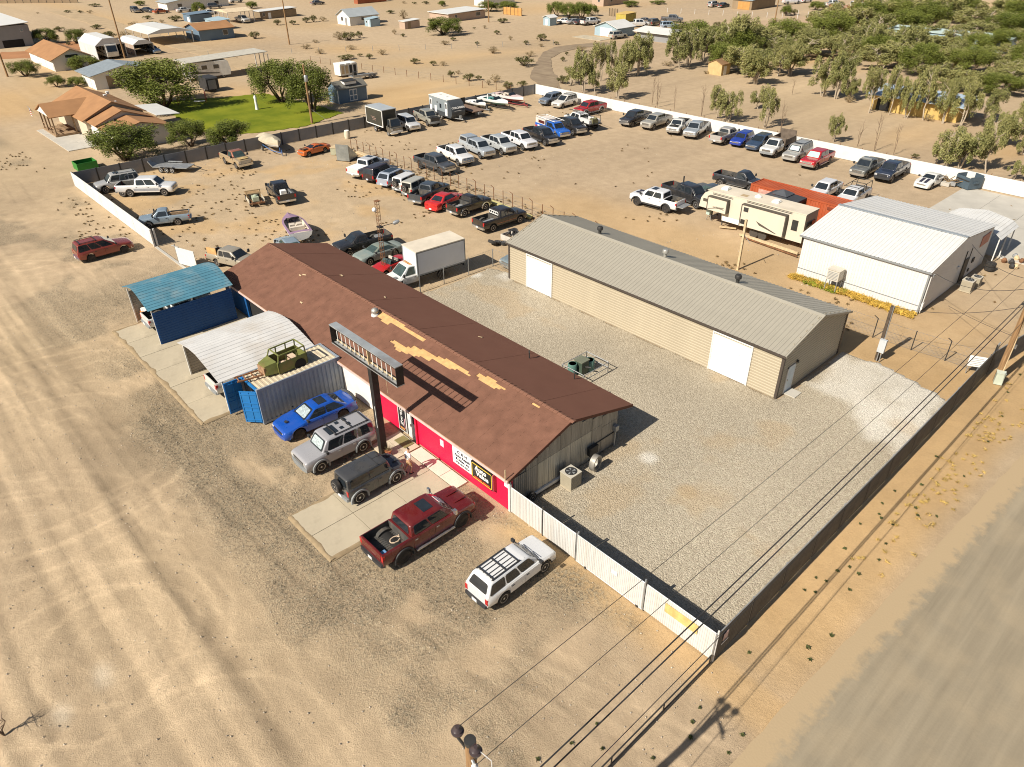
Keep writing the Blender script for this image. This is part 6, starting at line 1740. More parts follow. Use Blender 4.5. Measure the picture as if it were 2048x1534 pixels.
boat('covered_boat', 'boat under a tan canvas cover on a blue trailer', -94.72, 43.77, -8, 5.6, 2.2, .75, WHITE, WHITE, WHITE, CREAM, BLUEST, cover=CANVAS)
boat('open_boat', 'white and mauve open bow boat behind the shop ridge', -64.5, 30.6, 164, 5.6, 2.2, .8, WHITE, WHITE, PURPLE, CREAM, STEEL, 1, 8)
boat('speedboat', 'red and white speedboat nearest the far lot corner', -92.3, 85.2, 2, 6.4, 2.2, .8, REDST, WHITE, M('pink_white_gelcoat', (.66, .5, .46), .3), CREAM, REDST, 2, 7, 'boats along the grey panel wall')
boat('speedboat', 'pale green ski boat with a white tower beside the red speedboat', -92.2, 81.8, 2, 6.2, 2.1, .7, TEALB, WHITE, WHITE, TEALB, DARKSTEEL, 2, 8, 'boats along the grey panel wall')
MB().path([(-.6, -.95, 1.2), (-.8, -.8, 2.1), (-.8, .8, 2.1), (-.6, .95, 1.2)], .07, 8).obj('wake_tower', WHITE, COL.objects['speedboat.001'])
boat('jet_boat', 'low white jet boat between the green ski boat and the rusty flatbed', -93.2, 79.0, -4, 4.4, 1.8, .5, WHITE, WHITE, WHITE, UNDER, STEEL, 2, 7, 'boats along the grey panel wall')
t = thing('flatbed_trailer', 'rust brown flatbed trailer beside the grey travel trailer', 'trailer', (-91.6, 75.9, 0), R(-3))
place(t, 'deck', MB().box(-2.7, -1.2, .85, 2.6, 1.2, .97), M('brown_deck', (.2, .13, .09), .85, 0, .2, 2)); place(t, 'frame', MB().box(-2.6, -.9, .6, 2.5, -.75, .85).box(-2.6, .75, .6, 2.5, .9, .85).tube((2.5, 0, .6), (3.6, 0, .6), .07), UNDER)
place(t, 'headboard', MB().box(-2.75, -1.2, .97, -2.65, 1.2, 2.0), DARKSTEEL); place(t, 'winch', MB().box(2.5, -.3, .5, 2.85, .3, .8), STEEL)
wheels_on(t, [(x, s * 1.0) for x in (-.9, -.1) for s in (1, -1)], .36)
# travel trailer
TRG = M('grey_trailer_skin', (.25, .285, .295), .4, .1, .04, .6); TRD = M('charcoal_trailer_skin', (.07, .078, .085), .4, .1, .06, .6); TRW = M('white_membrane_roof', (.76, .73, .66), .6, 0, .05, 1)
t = thing('travel_trailer', 'grey travel trailer with a curved dark nose by the panel wall', 'trailer', (-92.3, 72.2, 0), R(-7))
def camper(prof, w_, m):
 mb = MB(); n = len(prof)
 return mb.hexa([(p[0], -w_ / 2, p[1]) for p in prof], [(p[0], w_ / 2, p[1]) for p in prof])
side = [(-3.6, .55), (2.75, .55), (2.75, 2.0), (2.3, 2.75), (1.7, 3.0), (-3.6, 3.0)]
camper([(-3.6, 1.15), (2.6, 1.15), (2.6, 2.05), (2.2, 2.72), (1.6, 2.97), (-3.6, 2.97)], 2.36, TRG).obj('body', TRG, t)
camper([(-3.58, .5), (2.7, .5), (2.7, 1.15), (-3.58, 1.15)], 2.34, TRD).obj('skirt', TRD, t)
mb = MB(); secs = []
for (x, z) in ((2.62, .55), (3.05, .9), (3.1, 1.4), (2.95, 2.0), (2.55, 2.6), (1.95, 2.95)):
 secs.append([(x, -1.2, z), (x, 1.2, z)])
mb.loft(secs, cap=False)
mb.add([s[0] for s in secs] + [(1.9, -1.19, .55)], [tuple(range(7))]); mb.add([s[1] for s in secs] + [(1.9, 1.19, .55)], [tuple(range(7))[::-1]])
mb.obj('nose_cap', TRD, t, 50)
MB().box(-3.63, -1.2, 2.97, 1.95, 1.2, 3.04).obj('roof', TRW, t)
for x in (-2.2, -.2, 1.0):
 MB().box(x - .2, -.2, 3.04, x + .2, .2, 3.13).obj('roof_vent', WHITE, t)
for x in (-3.0, 1.5):
 d_ = MB().box(x - .32, -1.21, .7, x + .32, -1.185, 2.6).obj('door', WHITE, t); MB().box(x - .18, -1.225, 1.7, x + .18, -1.21, 2.4).obj('door_window', GLASS, d_)
for (a, b, z0_, z1_) in ((-1.9, -1.3, .8, 1.75), (-.4, .1, 1.6, 2.2), (-1.2, -.95, 2.2, 2.4)):
 MB().box(a, -1.21, z0_, b, -1.182, z1_).obj('window' if z1_ > 2 else 'hatch', GLASS if z1_ > 2 else WHITE, t)
text('lettering', 'COACHMEN', .42, t, (3.03, 0, 2.0), (R(68), 0, R(90)), WHITEPRINT, .008, .95)
MB().box(3.105, -.7, 1.55, 3.12, .5, 1.6).obj('pinstripe', WHITEPRINT, t)
place(t, 'tongue', MB().tube((2.6, .7, .5), (4.3, 0, .5), .06).tube((2.6, -.7, .5), (4.3, 0, .5), .06).box(3.5, -.15, .5, 3.8, .15, .95), STEEL)
wheels_on(t, [(x, s * 1.05) for x in (-.9, -.1) for s in (1, -1)], .33)
# fifth wheel camper
FW = M('cream_fibreglass', (.60, .54, .43), .4, 0, .04, .6); FWD = M('brown_graphic', (.08, .068, .055), .5)
t = thing('fifth_wheel_trailer', 'long cream fifth wheel camper with slide outs beside the white building', 'trailer', (-33.9, 64.0, 0), R(1))
prof = [(-5.7, 1.55), (-5.55, 2.5), (-5.2, 3.05), (-4.6, 3.4), (5.55, 3.45), (5.6, .75), (-2.9, .75), (-3.0, 1.35), (-3.3, 1.55)]
camper(prof, 2.42, FW).obj('body', FW, t)
camper([(-5.0, 3.38), (-4.6, 3.47), (5.6, 3.52), (5.6, 3.42), (-4.6, 3.37)], 2.46, TRW).obj('roof', M('tan_membrane_roof', (.60, .53, .42), .7, 0, .08, .8, dirt=(.42, .34, .24), dirtamt=.4, dscale=.5), t)
for (a, b, z0_, z1_) in ((-4.5, -2.3, 1.65, 2.95), (-.7, 3.9, 1.0, 3.05)):
 s_ = MB().box(a, -1.7, z0_, b, -1.2, z1_).obj('slide_out', FW, t)
 e = .06
 MB().box(a - .03, -1.73, z1_ - .02, b + .03, -1.2, z1_ + .05).box(a - .04, -1.715, z0_, a + e, -1.19, z1_).box(b - e, -1.715, z0_, b + .04, -1.19, z1_).obj('slide_trim', FWD, s_)
 for (c, d, f_, g_) in ((a + .25, a + .75, z1_ - .6, z1_ - .18), (a + .1, a + .6, z0_ + .2, z0_ + .65)) if b > 0 else ():
  MB().box(c, -1.725, f_, d, -1.7, g_).obj('window', GLASS, s_)
 MB().box(a + .2, -1.22, z1_ + .15, b + .3, -1.205, z1_ + .22).box(a + .2, -1.22, z1_ + .27, b + .3, -1.205, z1_ + .32).obj('pinstripe', FWD, t)
 if b < 0:
  text('lettering', 'CARDINAL', .27, s_, (-3.2, -1.705, 2.05), (R(90), 0, 0), FWD, .004, .95)
  arc = MB(); pts = [(-4.4 + .3 * k, -1.71, 1.75 + .62 * math.sin(math.pi * (k / 14) * .62)) for k in range(7)]
  arc.path(pts, .03, 4); arc.obj('swoosh', FWD, s_)
 else:
  MB().hexa([(1.0, -1.705, 1.85), (3.3, -1.705, 1.15), (3.0, -1.705, 1.15), (1.4, -1.705, 1.5)], [(1.0, -1.715, 1.85), (3.3, -1.715, 1.15), (3.0, -1.715, 1.15), (1.4, -1.715, 1.5)]).obj('swoosh', FWD, s_)
MB().box(4.35, -1.23, 1.75, 4.95, -1.205, 2.75).obj('window', GLASS, t)
MB().box(5.58, -.8, 1.7, 5.63, .8, 2.6).obj('window', GLASS, t); MB().box(5.57, -1.2, .8, 5.61, 1.2, 1.6).obj('rear_cap', FWD, t)
MB().box(-5.3, -1.23, 2.2, -4.6, -1.2, 2.5).obj('cap_graphic', FWD, t)
for x in (-3.6, 1.9):
 MB().box(x - .35, -.35, 3.48, x + .35, .35, 3.62).box(x - .28, -.28, 3.62, x + .28, .28, 3.72).obj('roof_vent', WHITE, t)
MB().box(-1.6, -.7, 3.46, -.9, -.1, 3.49).obj('skylight', M('amber_skylight', (.4, .29, .16), .5), t)
MB().lathe([(.35, 3.48), (.32, 3.6), (.05, 3.75)], 14, (-.1, .1, 0)).obj('antenna_dome', WHITE, t, 40)
MB().box(-2.9, -1.22, .78, -1.0, -1.2, 1.25).obj('hatch', WHITE, t)
MB().tube((-3.1, -.7, .1), (-3.1, -.7, 1.4), .06).tube((-3.1, .7, .1), (-3.1, .7, 1.4), .06).tube((-4.8, 0, .3), (-4.8, 0, 1.5), .09).tube((-4.8, 0, .05), (-5.2, .4, .9), .04).obj('landing_gear', DARKSTEEL, t)
wheels_on(t, [(x, s * 1.06) for x in (.75, 1.65) for s in (1, -1)], .38)
for sd_ in (-1, 1):
 MB().lathe([(.45, -.05), (.47, .05)], 18, (.75, sd_ * 1.2, .42), 'y').lathe([(.45, -.05), (.47, .05)], 18, (1.65, sd_ * 1.2, .42), 'y').obj('fender', FWD, t)
# stripped chassis in the open lot
t = thing('stripped_chassis', 'stripped car chassis with exposed engine next to the black pickup', 'wreck', (-76.86, 32.35, 0), R(165))
place(t, 'frame', MB().box(-1.7, -.55, .35, 1.6, -.42, .5).box(-1.7, .42, .35, 1.6, .55, .5).box(-1.75, -.8, .35, -1.6, .8, .48).box(1.5, -.7, .35, 1.6, .7, .5), RUSTY)
place(t, 'cowl', MB().box(.1, -.75, .45, .35, .75, .95).box(.05, -.78, .9, .15, -.7, 1.35).box(.05, .7, .9, .15, .78, 1.35).box(.05, -.78, 1.3, .15, .78, 1.37), M('tan_primer', (.38, .27, .14), .8))
place(t, 'hood_panel', MB().box(.35, -.75, .85, 1.55, .75, .92), M('rust_tan_panel', (.3, .19, .09), .8, 0, .3, 3))
place(t, 'engine', MB().box(-1.3, -.3, .5, -.4, .35, .95).lathe([(.2, .95), (.22, 1.05), (.1, 1.1)], 12, (-.8, 0, 0)), M('pale_green_engine', (.4, .44, .32), .6))
place(t, 'seat_frame', MB().box(-.35, -.55, .5, .0, .55, .62).box(-.4, -.55, .6, -.32, .55, 1.0), DARKSTEEL)
place(t, 'side_panel', MB().box(-1.6, -.85, .4, .1, -.78, .75).box(-1.6, .78, .4, .1, .85, .75), M('cream_panel', (.5, .45, .35), .7))
wheels_on(t, [(1.0, .7), (1.0, -.7), (-1.1, .7), (-1.1, -.7)], .3, .18, 'steel')
# van shell on the container
OLIVE = M('olive_paint', (.15, .165, .045), .6, 0, .2, 2, dirt=(.25, .14, .06), dirtamt=.6, dscale=1.2)
t = thing('van_shell', 'gutted olive green off road body standing on the shipping container', 'car body', (-38.95, 16.1, 2.62), R(-88))
mb = MB(); L_, W_ = 1.3, .72
mb.box(-L_, -W_, 0, L_ - .55, -W_ + .06, .72).box(-L_, W_ - .06, 0, L_ - .55, W_, .72).box(-L_, -W_, 0, -L_ + .06, W_, .72).box(L_ - .62, -W_, 0, L_ - .55, W_, .78)
mb.obj('tub', OLIVE, t)
MB().hexa([(L_ - .55, -W_ * .85, .05), (L_ + .25, -W_ * .6, .1), (L_ + .25, W_ * .6, .1), (L_ - .55, W_ * .85, .05)], [(L_ - .55, -W_ * .8, .85), (L_ + .2, -W_ * .55, .72), (L_ + .2, W_ * .55, .72), (L_ - .55, W_ * .8, .85)]).obj('hood', OLIVE, t)
mb = MB()
for (x, r_) in ((L_ - .6, -.14), (.1, 0), (-.6, 0), (-L_ + .05, .0)):
 for sd_ in (1, -1):
  mb.tube((x, sd_ * (W_ - .04), .7), (x + r_, sd_ * (W_ - .12), 1.2), .045, 6)
mb.obj('pillar', OLIVE, t)
mb = MB()
for sd_ in (1, -1):
 mb.tube((L_ - .78, sd_ * (W_ - .12), 1.2), (-L_ + .05, sd_ * (W_ - .12), 1.2), .05, 6)
mb.tube((L_ - .78, -W_ + .12, 1.2), (L_ - .78, W_ - .12, 1.2), .05, 6).tube((-L_ + .05, -W_ + .12, 1.2), (-L_ + .05, W_ - .12, 1.2), .05, 6)
mb.obj('roof_rail', OLIVE, t)
MB().box(-L_ + .1, -W_ + .08, .02, L_ - .6, W_ - .08, .06).obj('floor_pan', M('pink_primer', (.5, .33, .22), .8, 0, .3, 3), t)
MB().lathe([(.28, 0), (.26, .3), (.12, .42), (.03, .45)], 12, (.1, .2, .05)).box(-.9, -.5, .05, -.5, .3, .4).obj('interior_scrap', M('tan_foam', (.55, .42, .3), .9, 0, .2, 3), t, 40)
MB().box(L_ + .2, -.42, .12, L_ + .28, .42, .62).obj('nose_opening', M('rust_inner', (.3, .18, .1), .85, 0, .4, 4), t)
mb = MB()
for sd_ in (1, -1):
 mb.lathe([(.4, -.03), (.4, .03)], 16, (-.75, sd_ * (W_ + .0), .1), 'y')
mb.obj('wheel_opening', UNDER, t)
t = thing('truck_frame', 'bare brown truck frame lying on the container roof', 'car part', (-39.1, 14.1, 2.66), R(-96))
MB().path([(-.6, .35, .08), (.5, .33, .1), (1.15, .3, .14)], .06, 6).obj('frame_rail', RUSTY, t)
MB().path([(-.6, -.35, .08), (.5, -.33, .1), (1.15, -.3, .14)], .06, 6).obj('frame_rail', RUSTY, t)
mb = MB()
for x in (-.4, .1, .6, 1.0):
 mb.tube((x, -.34, .1), (x, .34, .1), .045, 6)
mb.obj('cross_member', RUSTY, t)
# ================================================================ CARPORTS
def resample(prof, n):
 d = [0]
 for a, b in zip(prof, prof[1:]):
  d.append(d[-1] + math.hypot(b[0] - a[0], b[1] - a[1]))
 out = []
 for k in range(n + 1):
  s_ = d[-1] * k / n
  for i in range(len(prof) - 1):
   if s_ <= d[i + 1] + 1e-9:
    t_ = (s_ - d[i]) / (d[i + 1] - d[i]); break
  out.append((lerp(prof[i][0], prof[i + 1][0], t_), lerp(prof[i][1], prof[i + 1][1], t_)))
 return out
def carport(name, label, x, y, prof, depth, rm, wall_l, wall_r, mats_w, nst=18, yaw=0, posts=True, back=None, front=None, wr_top=2.6, wl_top=2.6):
 """prof: roof cross-section (x, z); the ribs run along the depth (local y)"""
 t = thing(name, label, 'carport', (x, y, 0), R(yaw))
 P_ = resample(prof, nst)
 for a, b in zip(P_, P_[1:]):
  L_ = math.hypot(b[0] - a[0], b[1] - a[1]); nx, nz = -(b[1] - a[1]) / L_, (b[0] - a[0]) / L_
  h = .035
  def q(u, off):
   return (lerp(a[0], b[0], u) + nx * off, lerp(a[1], b[1], u) + nz * off)
  cs = [q(.01, 0), q(.01, h), q(.16, h), q(.24, .008), q(.99, .008), q(.99, -.012), q(.1, -.012)]
  mb = MB().hexa([(p[0], -.25, p[1]) for p in cs], [(p[0], depth + .2, p[1]) for p in cs])
  mb.obj('roof_sheet', rm, t)
 xl, xr_ = prof[0][0] + .1, prof[-1][0] - .1
 for xx, top, mm in ((xl, wl_top, mats_w[0]), (xr_, wr_top, mats_w[1])):
  if mm is None:
   continue
  k = int(top / .2)
  sm = MB().hexa([(-.03, 0, .0), (.03, 0, .0), (.03, 0, .19), (-.012, 0, .19), (-.012, 0, .08), (-.03, 0, .06)], [(-.03, depth, .0), (.03, depth, .0), (.03, depth, .19), (-.012, depth, .19), (-.012, depth, .08), (-.03, depth, .06)])
  if xx > 0:
   sm.v = [(-p[0], p[1], p[2]) for p in sm.v]
  me = sm.mesh('wall_sheet', mm)
  for i in range(k):
   put('wall_sheet', me, t, (xx, 0, .06 + i * top / k))
 pm = MB().box(-.045, -.045, 0, .045, .045, min(prof[0][1], prof[-1][1]) - .02).mesh('post', WHITEM)
 for xx in (xl, xr_):
  for k in range(3):
   put('post', pm, t, (xx + (.09 if xx < 0 else -.09), .02 + k * (depth - .04) / 2, 0))
 mb = MB()
 for yy in (0, depth / 2, depth):
  mb.path([(p[0], yy, p[1] - .06) for p in P_[::2]], .04, 5)
 mb.obj('roof_bow', STEEL, t)
 return t
TEALR = M('teal_painted_roof', (.095, .245, .32), .45, .1, .12, .8, dirt=(.42, .42, .36), dirtamt=.45, dscale=.55)
BLUEWALL = M('blue_wall_sheet', (.01, .07, .22), .5, .05, .08, 1)
TANWALL = M('grey_tan_sheet', (.34, .30, .25), .6, .1, .1, 1)
GREYR = M('weathered_white_roof', (.63, .615, .585), .5, .1, .08, .6, dirt=(.42, .33, .22), dirtamt=.45, dscale=.4)
bp_ = [(-57.3, 3.06), (-56.1, 3.5), (-55.0, 3.76), (-54.1, 3.7), (-53.6, 3.5), (-52.85, 3.22), (-52.05, 2.92)]
cb = carport('carport', 'blue carport with a rounded teal metal roof', -54.7, 12.6, [(a + 54.7, b) for a, b in bp_], 6.0, TEALR, 1, 1, (TANWALL, BLUEWALL))
wp_ = [(-46.7, 2.6), (-45.7, 2.88), (-44.6, 3.06), (-43.5, 3.1), (-42.5, 2.9), (-41.3, 2.62), (-40.3, 2.38)]
cw = carport('carport', 'white roofed carport with a low blue wall beside the container', -43.5, 12.5, [(a + 43.5, b) for a, b in wp_], 6.3, GREYR, 1, 1, (TANWALL, BLUEWALL), wr_top=2.05, wl_top=2.3)
# open back between carports and shop
t = thing('propane_machine', 'orange machine with twin white tanks under the blue carport', 'machine', (-56.6, 13.2, 0))
MB().box(-.3, -.25, .1, .3, .45, .95).obj('body', M('orange_machine', (.6, .2, .03), .5), t)
MB().tube((-.2, 0, .95), (-.2, 0, 1.15), .18, 12).tube((.2, .1, .95), (.2, .1, 1.2), .18, 12).obj('tank', WHITE, t)
MB().path([(-.3, .5, .1), (-.3, .5, 2.1), (.35, .5, 2.1), (.35, .5, .1)], .05, 6).obj('mast', DARKSTEEL, t)
t = thing('wheelbarrow', 'blue tub standing between the two carports', 'barrow', (-48.9, 19.0, 0))
MB().lathe([(.25, .1), (.42, .75), (.45, .78), (.4, .72)], 14).obj('tub', M('pale_blue_tub', (.25, .42, .55), .5), t, 40)
MB().tube((-.3, .3, 0), (-.2, .1, .5), .03).tube((.3, .3, 0), (.2, .1, .5), .03).obj('leg', STEEL, t)
t = thing('workbench', 'row of metal engine parts on a bench behind the low blue wall', 'bench', (-41.0, 16.2, 0))
MB().box(-.5, -2.2, 1.25, .3, 2.0, 1.32).obj('bench_top', WOOD, t)
lg = MB().box(-.04, -.04, 0, .04, .04, 1.25).mesh('leg', WOOD)
for a in (-.45, .25):
 for b in (-2.1, 1.9):
  put('leg', lg, t, (a, b, 0))
for k in range(9):
 MB().lathe([(.12 + .05 * (k % 3), 0), (.12, .2 + .1 * (k % 2)), (.05, .35)], 8, (-.2 + .12 * (k % 2), -1.9 + k * .46, 1.32)).obj('engine_part', STEEL if k % 3 else PALEWOOD, t)
# ================================================================ SHIPPING CONTAINERS
def corrug(L_, h, m, dep=.04, pitch=.28, name='side_wall'):
 mb = MB(); secs = []
 k = int(L_ / pitch)
 for i in range(k):
  x = L_ * i / k; q = L_ / k
  for (f_, d) in ((0, 0), (.28, 0), (.42, dep), (.72, dep), (.86, 0)):
   secs.append([(x + q * f_, d, 0), (x + q * f_, d + .02, 0), (x + q * f_, d + .02, h), (x + q * f_, d, h)])
 secs.append([(L_, 0, 0), (L_, .02, 0), (L_, .02, h), (L_, 0, h)])
 mb.loft(secs, close=True)
 return mb.mesh(name, m)
def container(label, x, y, yaw, L_, m_side, m_roof, m_door, opened=False):
 t = thing('shipping_container', label, 'container', (x, y, 0), R(yaw))
 W_, H_ = 2.44, 2.59
 sm = corrug(L_ - .3, H_ - .34, m_side)
 put('side_wall', sm, t, (.15, -W_ / 2 + .02, .17)); put('side_wall', sm, t, (L_ - .15, W_ / 2 - .02, .17), R(180))
 put('end_wall', corrug(W_ - .3, H_ - .34, m_side, name='end_wall'), t, (L_ - .02, -W_ / 2 + .15, .17), R(90))
 # roof with cross ribs
 mb = MB(); secs = []; k = int((L_ - .3) / .3)
 for i in range(k):
  a = .15 + (L_ - .3) * i / k; q = (L_ - .3) / k
  for (f_, d) in ((0, 0), (.4, 0), (.5, .03), (.85, .03), (.95, 0)):
   secs.append([(a + q * f_, -W_ / 2 + .1, H_ - .07 + d), (a + q * f_, W_ / 2 - .1, H_ - .07 + d), (a + q * f_, W_ / 2 - .1, H_ - .1), (a + q * f_, -W_ / 2 + .1, H_ - .1)])
 mb.loft(secs, close=True)
 mb.obj('roof', m_roof, t)
 pm = MB().box(-.08, -.08, 0, .08, .08, H_).mesh('corner_post', m_side)
 for a in (.08, L_ - .08):
  for b in (-W_ / 2 + .08, W_ / 2 - .08):
   put('corner_post', pm, t, (a, b, 0))
 for z0_, z1_ in ((.02, .17), (H_ - .17, H_ - .01)):
  for b in (-W_ / 2 + .05, W_ / 2 - .05):
   MB().box(.16, b - .05, z0_, L_ - .16, b + .05, z1_).obj('rail', m_side, t)
  for a in (.07, L_ - .07):
   MB().box(a - .06, -W_ / 2 + .16, z0_, a + .06, W_ / 2 - .16, z1_).obj('header', m_side if a > 1 else m_door, t)
 MB().box(.2, -W_ / 2 + .2, .12, L_ - .2, W_ / 2 - .2, .16).obj('floor', UNDER, t)
 def leaf():
  mb = MB().box(0, -.03, .14, 1.12, .03, H_ - .16)
  mb.box(.05, -.055, .2, .11, .055, H_ - .2).box(.52, -.055, .2, .58, .055, H_ - .2).box(1.03, -.055, .2, 1.09, .055, H_ - .2)
  for z in (.3, .95, 1.25, 1.55, 2.2):
   mb.box(.05, -.06, z, 1.09, .06, z + .07)
  return mb
 lm_ = leaf().mesh('door', m_door)
 bar = MB().tube((.32, -.07, .15), (.32, -.07, H_ - .15), .02, 6).tube((.8, -.07, .15), (.8, -.07, H_ - .15), .02, 6).mesh('lock_bar', STEEL)
 for k, (b, ang) in enumerate(((-W_ / 2 + .1, 132 if opened else 90), (W_ / 2 - .1, 178 if opened else -90))):
  d_ = put('door', lm_, t, (.02, b, 0), R(ang)); put('lock_bar', bar, d_)
 return t
GREYC = M('grey_blue_container', (.27, .31, .36), .5, .1, .14, .7, dirt=(.45, .4, .3), dirtamt=.3, dscale=.6)
CREAMR = M('cream_container_roof', (.52, .44, .31), .7, 0, .1, .8, dirt=(.34, .22, .12), dirtamt=.4, dscale=1)
BLUED = M('bright_blue_door', (.02, .17, .44), .45, 0, .1, 1.2)
REDC = M('orange_red_container', (.40, .085, .03), .6, .05, .12, .6, dirt=(.5, .2, .11), dirtamt=.4, dscale=.5)
container('grey shipping container with blue doors open beside the white carport', -38.78, 13.45, 90, 5.85, GREYC, CREAMR, BLUED, True)
rc = container('orange red shipping container behind the fifth wheel camper', -38.2, 71.15, 0, 12.19, REDC, REDC, REDC)
MB().box(1.0, -1.27, 1.75, 2.5, -1.235, 2.25).obj('faded_print', M('pale_print', (.55, .3, .24), .7, 0, .35, 3), rc)
MB().box(8.6, -1.27, 1.95, 10.6, -1.235, 2.2).obj('faded_print', M('dark_print', (.2, .045, .02), .7), rc)
# ================================================================ SITE OBJECTS
def cooler(name, label, x, y, z, s=1.0, yaw=0, m=None):
 m = m or M('beige_cabinet', (.34, .30, .22), .6, 0, .1, 2)
 t = thing(name, label, 'air conditioner', (x, y, z), R(yaw))
 h, w_ = .95 * s, .42 * s
 MB().box(-w_, -w_, .06, w_, w_, h).obj('cabinet', m, t)
 MB().box(-w_ - .05, -w_ - .05, 0, w_ + .05, w_ + .05, .06).obj('pad', CONC, t)
 mb = MB().box(-w_ - .015, -w_ - .015, h, w_ + .015, w_ + .015, h + .04); mb.obj('lid', M('pale_lid', (.5, .46, .38), .5), t)
 MB().lathe([(w_ * .8, h + .04), (w_ * .8, h + .07), (w_ * .74, h + .07), (w_ * .74, h + .045)], 20).obj('fan_ring', DARKTRIM, t)
 mb = MB()
 for k in range(5):
  a = k * 1.257
  mb.hexa([(.06 * math.cos(a), .06 * math.sin(a), h + .045), (w_ * .65 * math.cos(a - .25), w_ * .65 * math.sin(a - .25), h + .045), (w_ * .65 * math.cos(a + .25), w_ * .65 * math.sin(a + .25), h + .055)], [(.06 * math.cos(a), .06 * math.sin(a), h + .055), (w_ * .65 * math.cos(a - .25), w_ * .65 * math.sin(a - .25), h + .055), (w_ * .65 * math.cos(a + .25), w_ * .65 * math.sin(a + .25), h + .065)])
 mb.obj('fan_blade', GREYTRIM, t)
 for k in range(7):
  MB().box(-w_ - .008, -w_ - .008, .16 + k * .1 * s, w_ + .008, w_ + .008, .18 + k * .1 * s).obj('louvre', m, t)
 return t
cooler('air_conditioner', 'beige square air conditioner on a pad by the shop gable', -20.45, 23.25, .0)
cooler('air_conditioner', 'front beige air conditioner beside the white building', -14.45, 65.2, 0, 1.0)
cooler('air_conditioner', 'smaller rear air conditioner beside the white building', -14.3, 66.7, 0, .85)
t = thing('duct_ring', 'round grey duct ring leaning below the gable louvre', 'duct', (-20.35, 25.2, .05), R(10))
secs = []
for k in range(21):
 a = 2 * math.pi * k / 20
 c_, s_ = math.cos(a), math.sin(a)
 secs.append([(-.16, .46 * c_, .5 + .52 * s_), (.16, .46 * c_, .5 + .52 * s_), (.16, .36 * c_, .5 + .42 * s_), (-.16, .36 * c_, .5 + .42 * s_)])
mb = MB(); mb.loft(secs, close=True, cap=False); mb.obj('ring', GALV, t, 40)
t = thing('tow_boom', 'white boom with a wheel lying along the shop gable', 'trailer part', (0, 0, 0))
a_, b_ = (-21.18, 20.75), (-21.13, 23.17)
MB().box(0, -.09, .12, math.hypot(b_[0] - a_[0], b_[1] - a_[1]), .09, .3).obj('beam', WHITEM, t)
t.location = (a_[0], a_[1], 0); t.rotation_euler = (0, 0, math.atan2(b_[1] - a_[1], b_[0] - a_[0]))
ty_, rm_ = wheel_meshes(.3, .2, 'steel')
o = put('wheel', ty_, t, (.0, -.2, .3), R(0)); put('rim', rm_, o); o = put('wheel', ty_, t, (.0, .25, .3), R(0)); put('rim', rm_, o)
MB().tube((.1, .1, .3), (.25, .1, .95), .03).obj('lever', DARKSTEEL, t)
# green tanks behind the rail
TEALT = M('teal_tank', (.10, .2, .165), .5, 0, .15, 2)
for k, (dx, dy, r, h, lab) in enumerate(((-28.25, 31.75, .33, .85, 'front round teal tank inside the pipe rail'), (-27.9, 33.1, .36, .75, 'rear round teal tank inside the pipe rail'))):
 t = thing('tank', lab, 'tank', (dx, dy, 0))
 MB().lathe([(r, 0), (r, h), (r * .92, h + .05)], 18).obj('shell', TEALT, t, 40)
 MB().lathe([(r * .8, h + .05), (r * .75, h - .1)], 18).obj('rim', UNDER, t, 40)
t = thing('pump_box', 'dark green pump cabinet between the teal tanks', 'pump', (-28.0, 32.4, 0))
MB().box(-.35, -.35, 0, .35, .35, 1.0).obj('cabinet', M('dark_green_cabinet', (.06, .085, .06), .5), t); MB().box(-.4, -.4, 1.0, .4, .4, 1.07).obj('lid', M('olive_lid', (.16, .17, .12), .5), t)
MB().tube((.35, 0, .6), (.7, .2, .6), .06).obj('pipe', DARKSTEEL, t)
t = thing('pipe_rail', 'square pipe guard rail around the teal tanks', 'rail', (-27.7, 32.5, 0))
for z in (.45, .85):
 MB().path([(-1.0, -1.3, z), (1.0, -1.3, z), (1.0, 1.2, z), (-1.0, 1.2, z), (-1.0, -1.3, z)], .03, 6).obj('rail', STEEL, t)
pm = MB().tube((0, 0, 0), (0, 0, .87), .035, 6).mesh('post', STEEL)
for a in (-1.0, 1.0):
 for b in (-1.3, 1.2):
  put('post', pm, t, (a, b, 0))
# meter pole, posts, tower
t = thing('meter_pole', 'short dark pole carrying a pale electric meter box', 'utility pole', (-14.69, 48.92, 0))
MB().tube((0, 0, -.2), (0, 0, 4.2), .14, 10).obj('pole', M('dark_pole_wood', (.09, .065, .045), .85, 0, .3, 4), t)
mx = MB().box(-.05, -.36, .75, .42, -.14, 1.75).obj('meter_box', M('grey_meter_box', (.5, .52, .53), .4, .1), t)
MB().lathe([(.1, 0), (.09, .08)], 12, (.18, .38, 1.4), 'y').obj('meter', GLASSG, mx)
MB().tube((.1, -.25, 0), (.1, -.25, .75), .035).tube((.28, -.25, 0), (.28, -.25, .75), .035).tube((.15, -.1, 1.7), (.12, -.12, 4.3), .03).obj('conduit', STEEL, t)
t = thing('wood_post', 'slim tan wooden post between the tan building and the camper', 'post', (-30.0, 55.2, 0))
MB().box(-.09, -.09, -.2, .09, .09, 4.6).obj('post', PALEWOOD, t); MB().tube((.1, 0, 3.2), (.7, .1, 2.6), .02).obj('brace', STEEL, t)
t = thing('lattice_tower', 'narrow lattice tower with a round lamp and a street light arm', 'light tower', (-51.12, 31.95, 0))
s_ = .16
for a in (-s_, s_):
 MB().tube((a, -s_, 0), (a, -s_, 6.6), .022, 5).obj('leg', RUSTY, t)
MB().tube((0, s_, 0), (0, s_, 6.6), .022, 5).obj('leg', RUSTY, t)
mb = MB(); z = .2
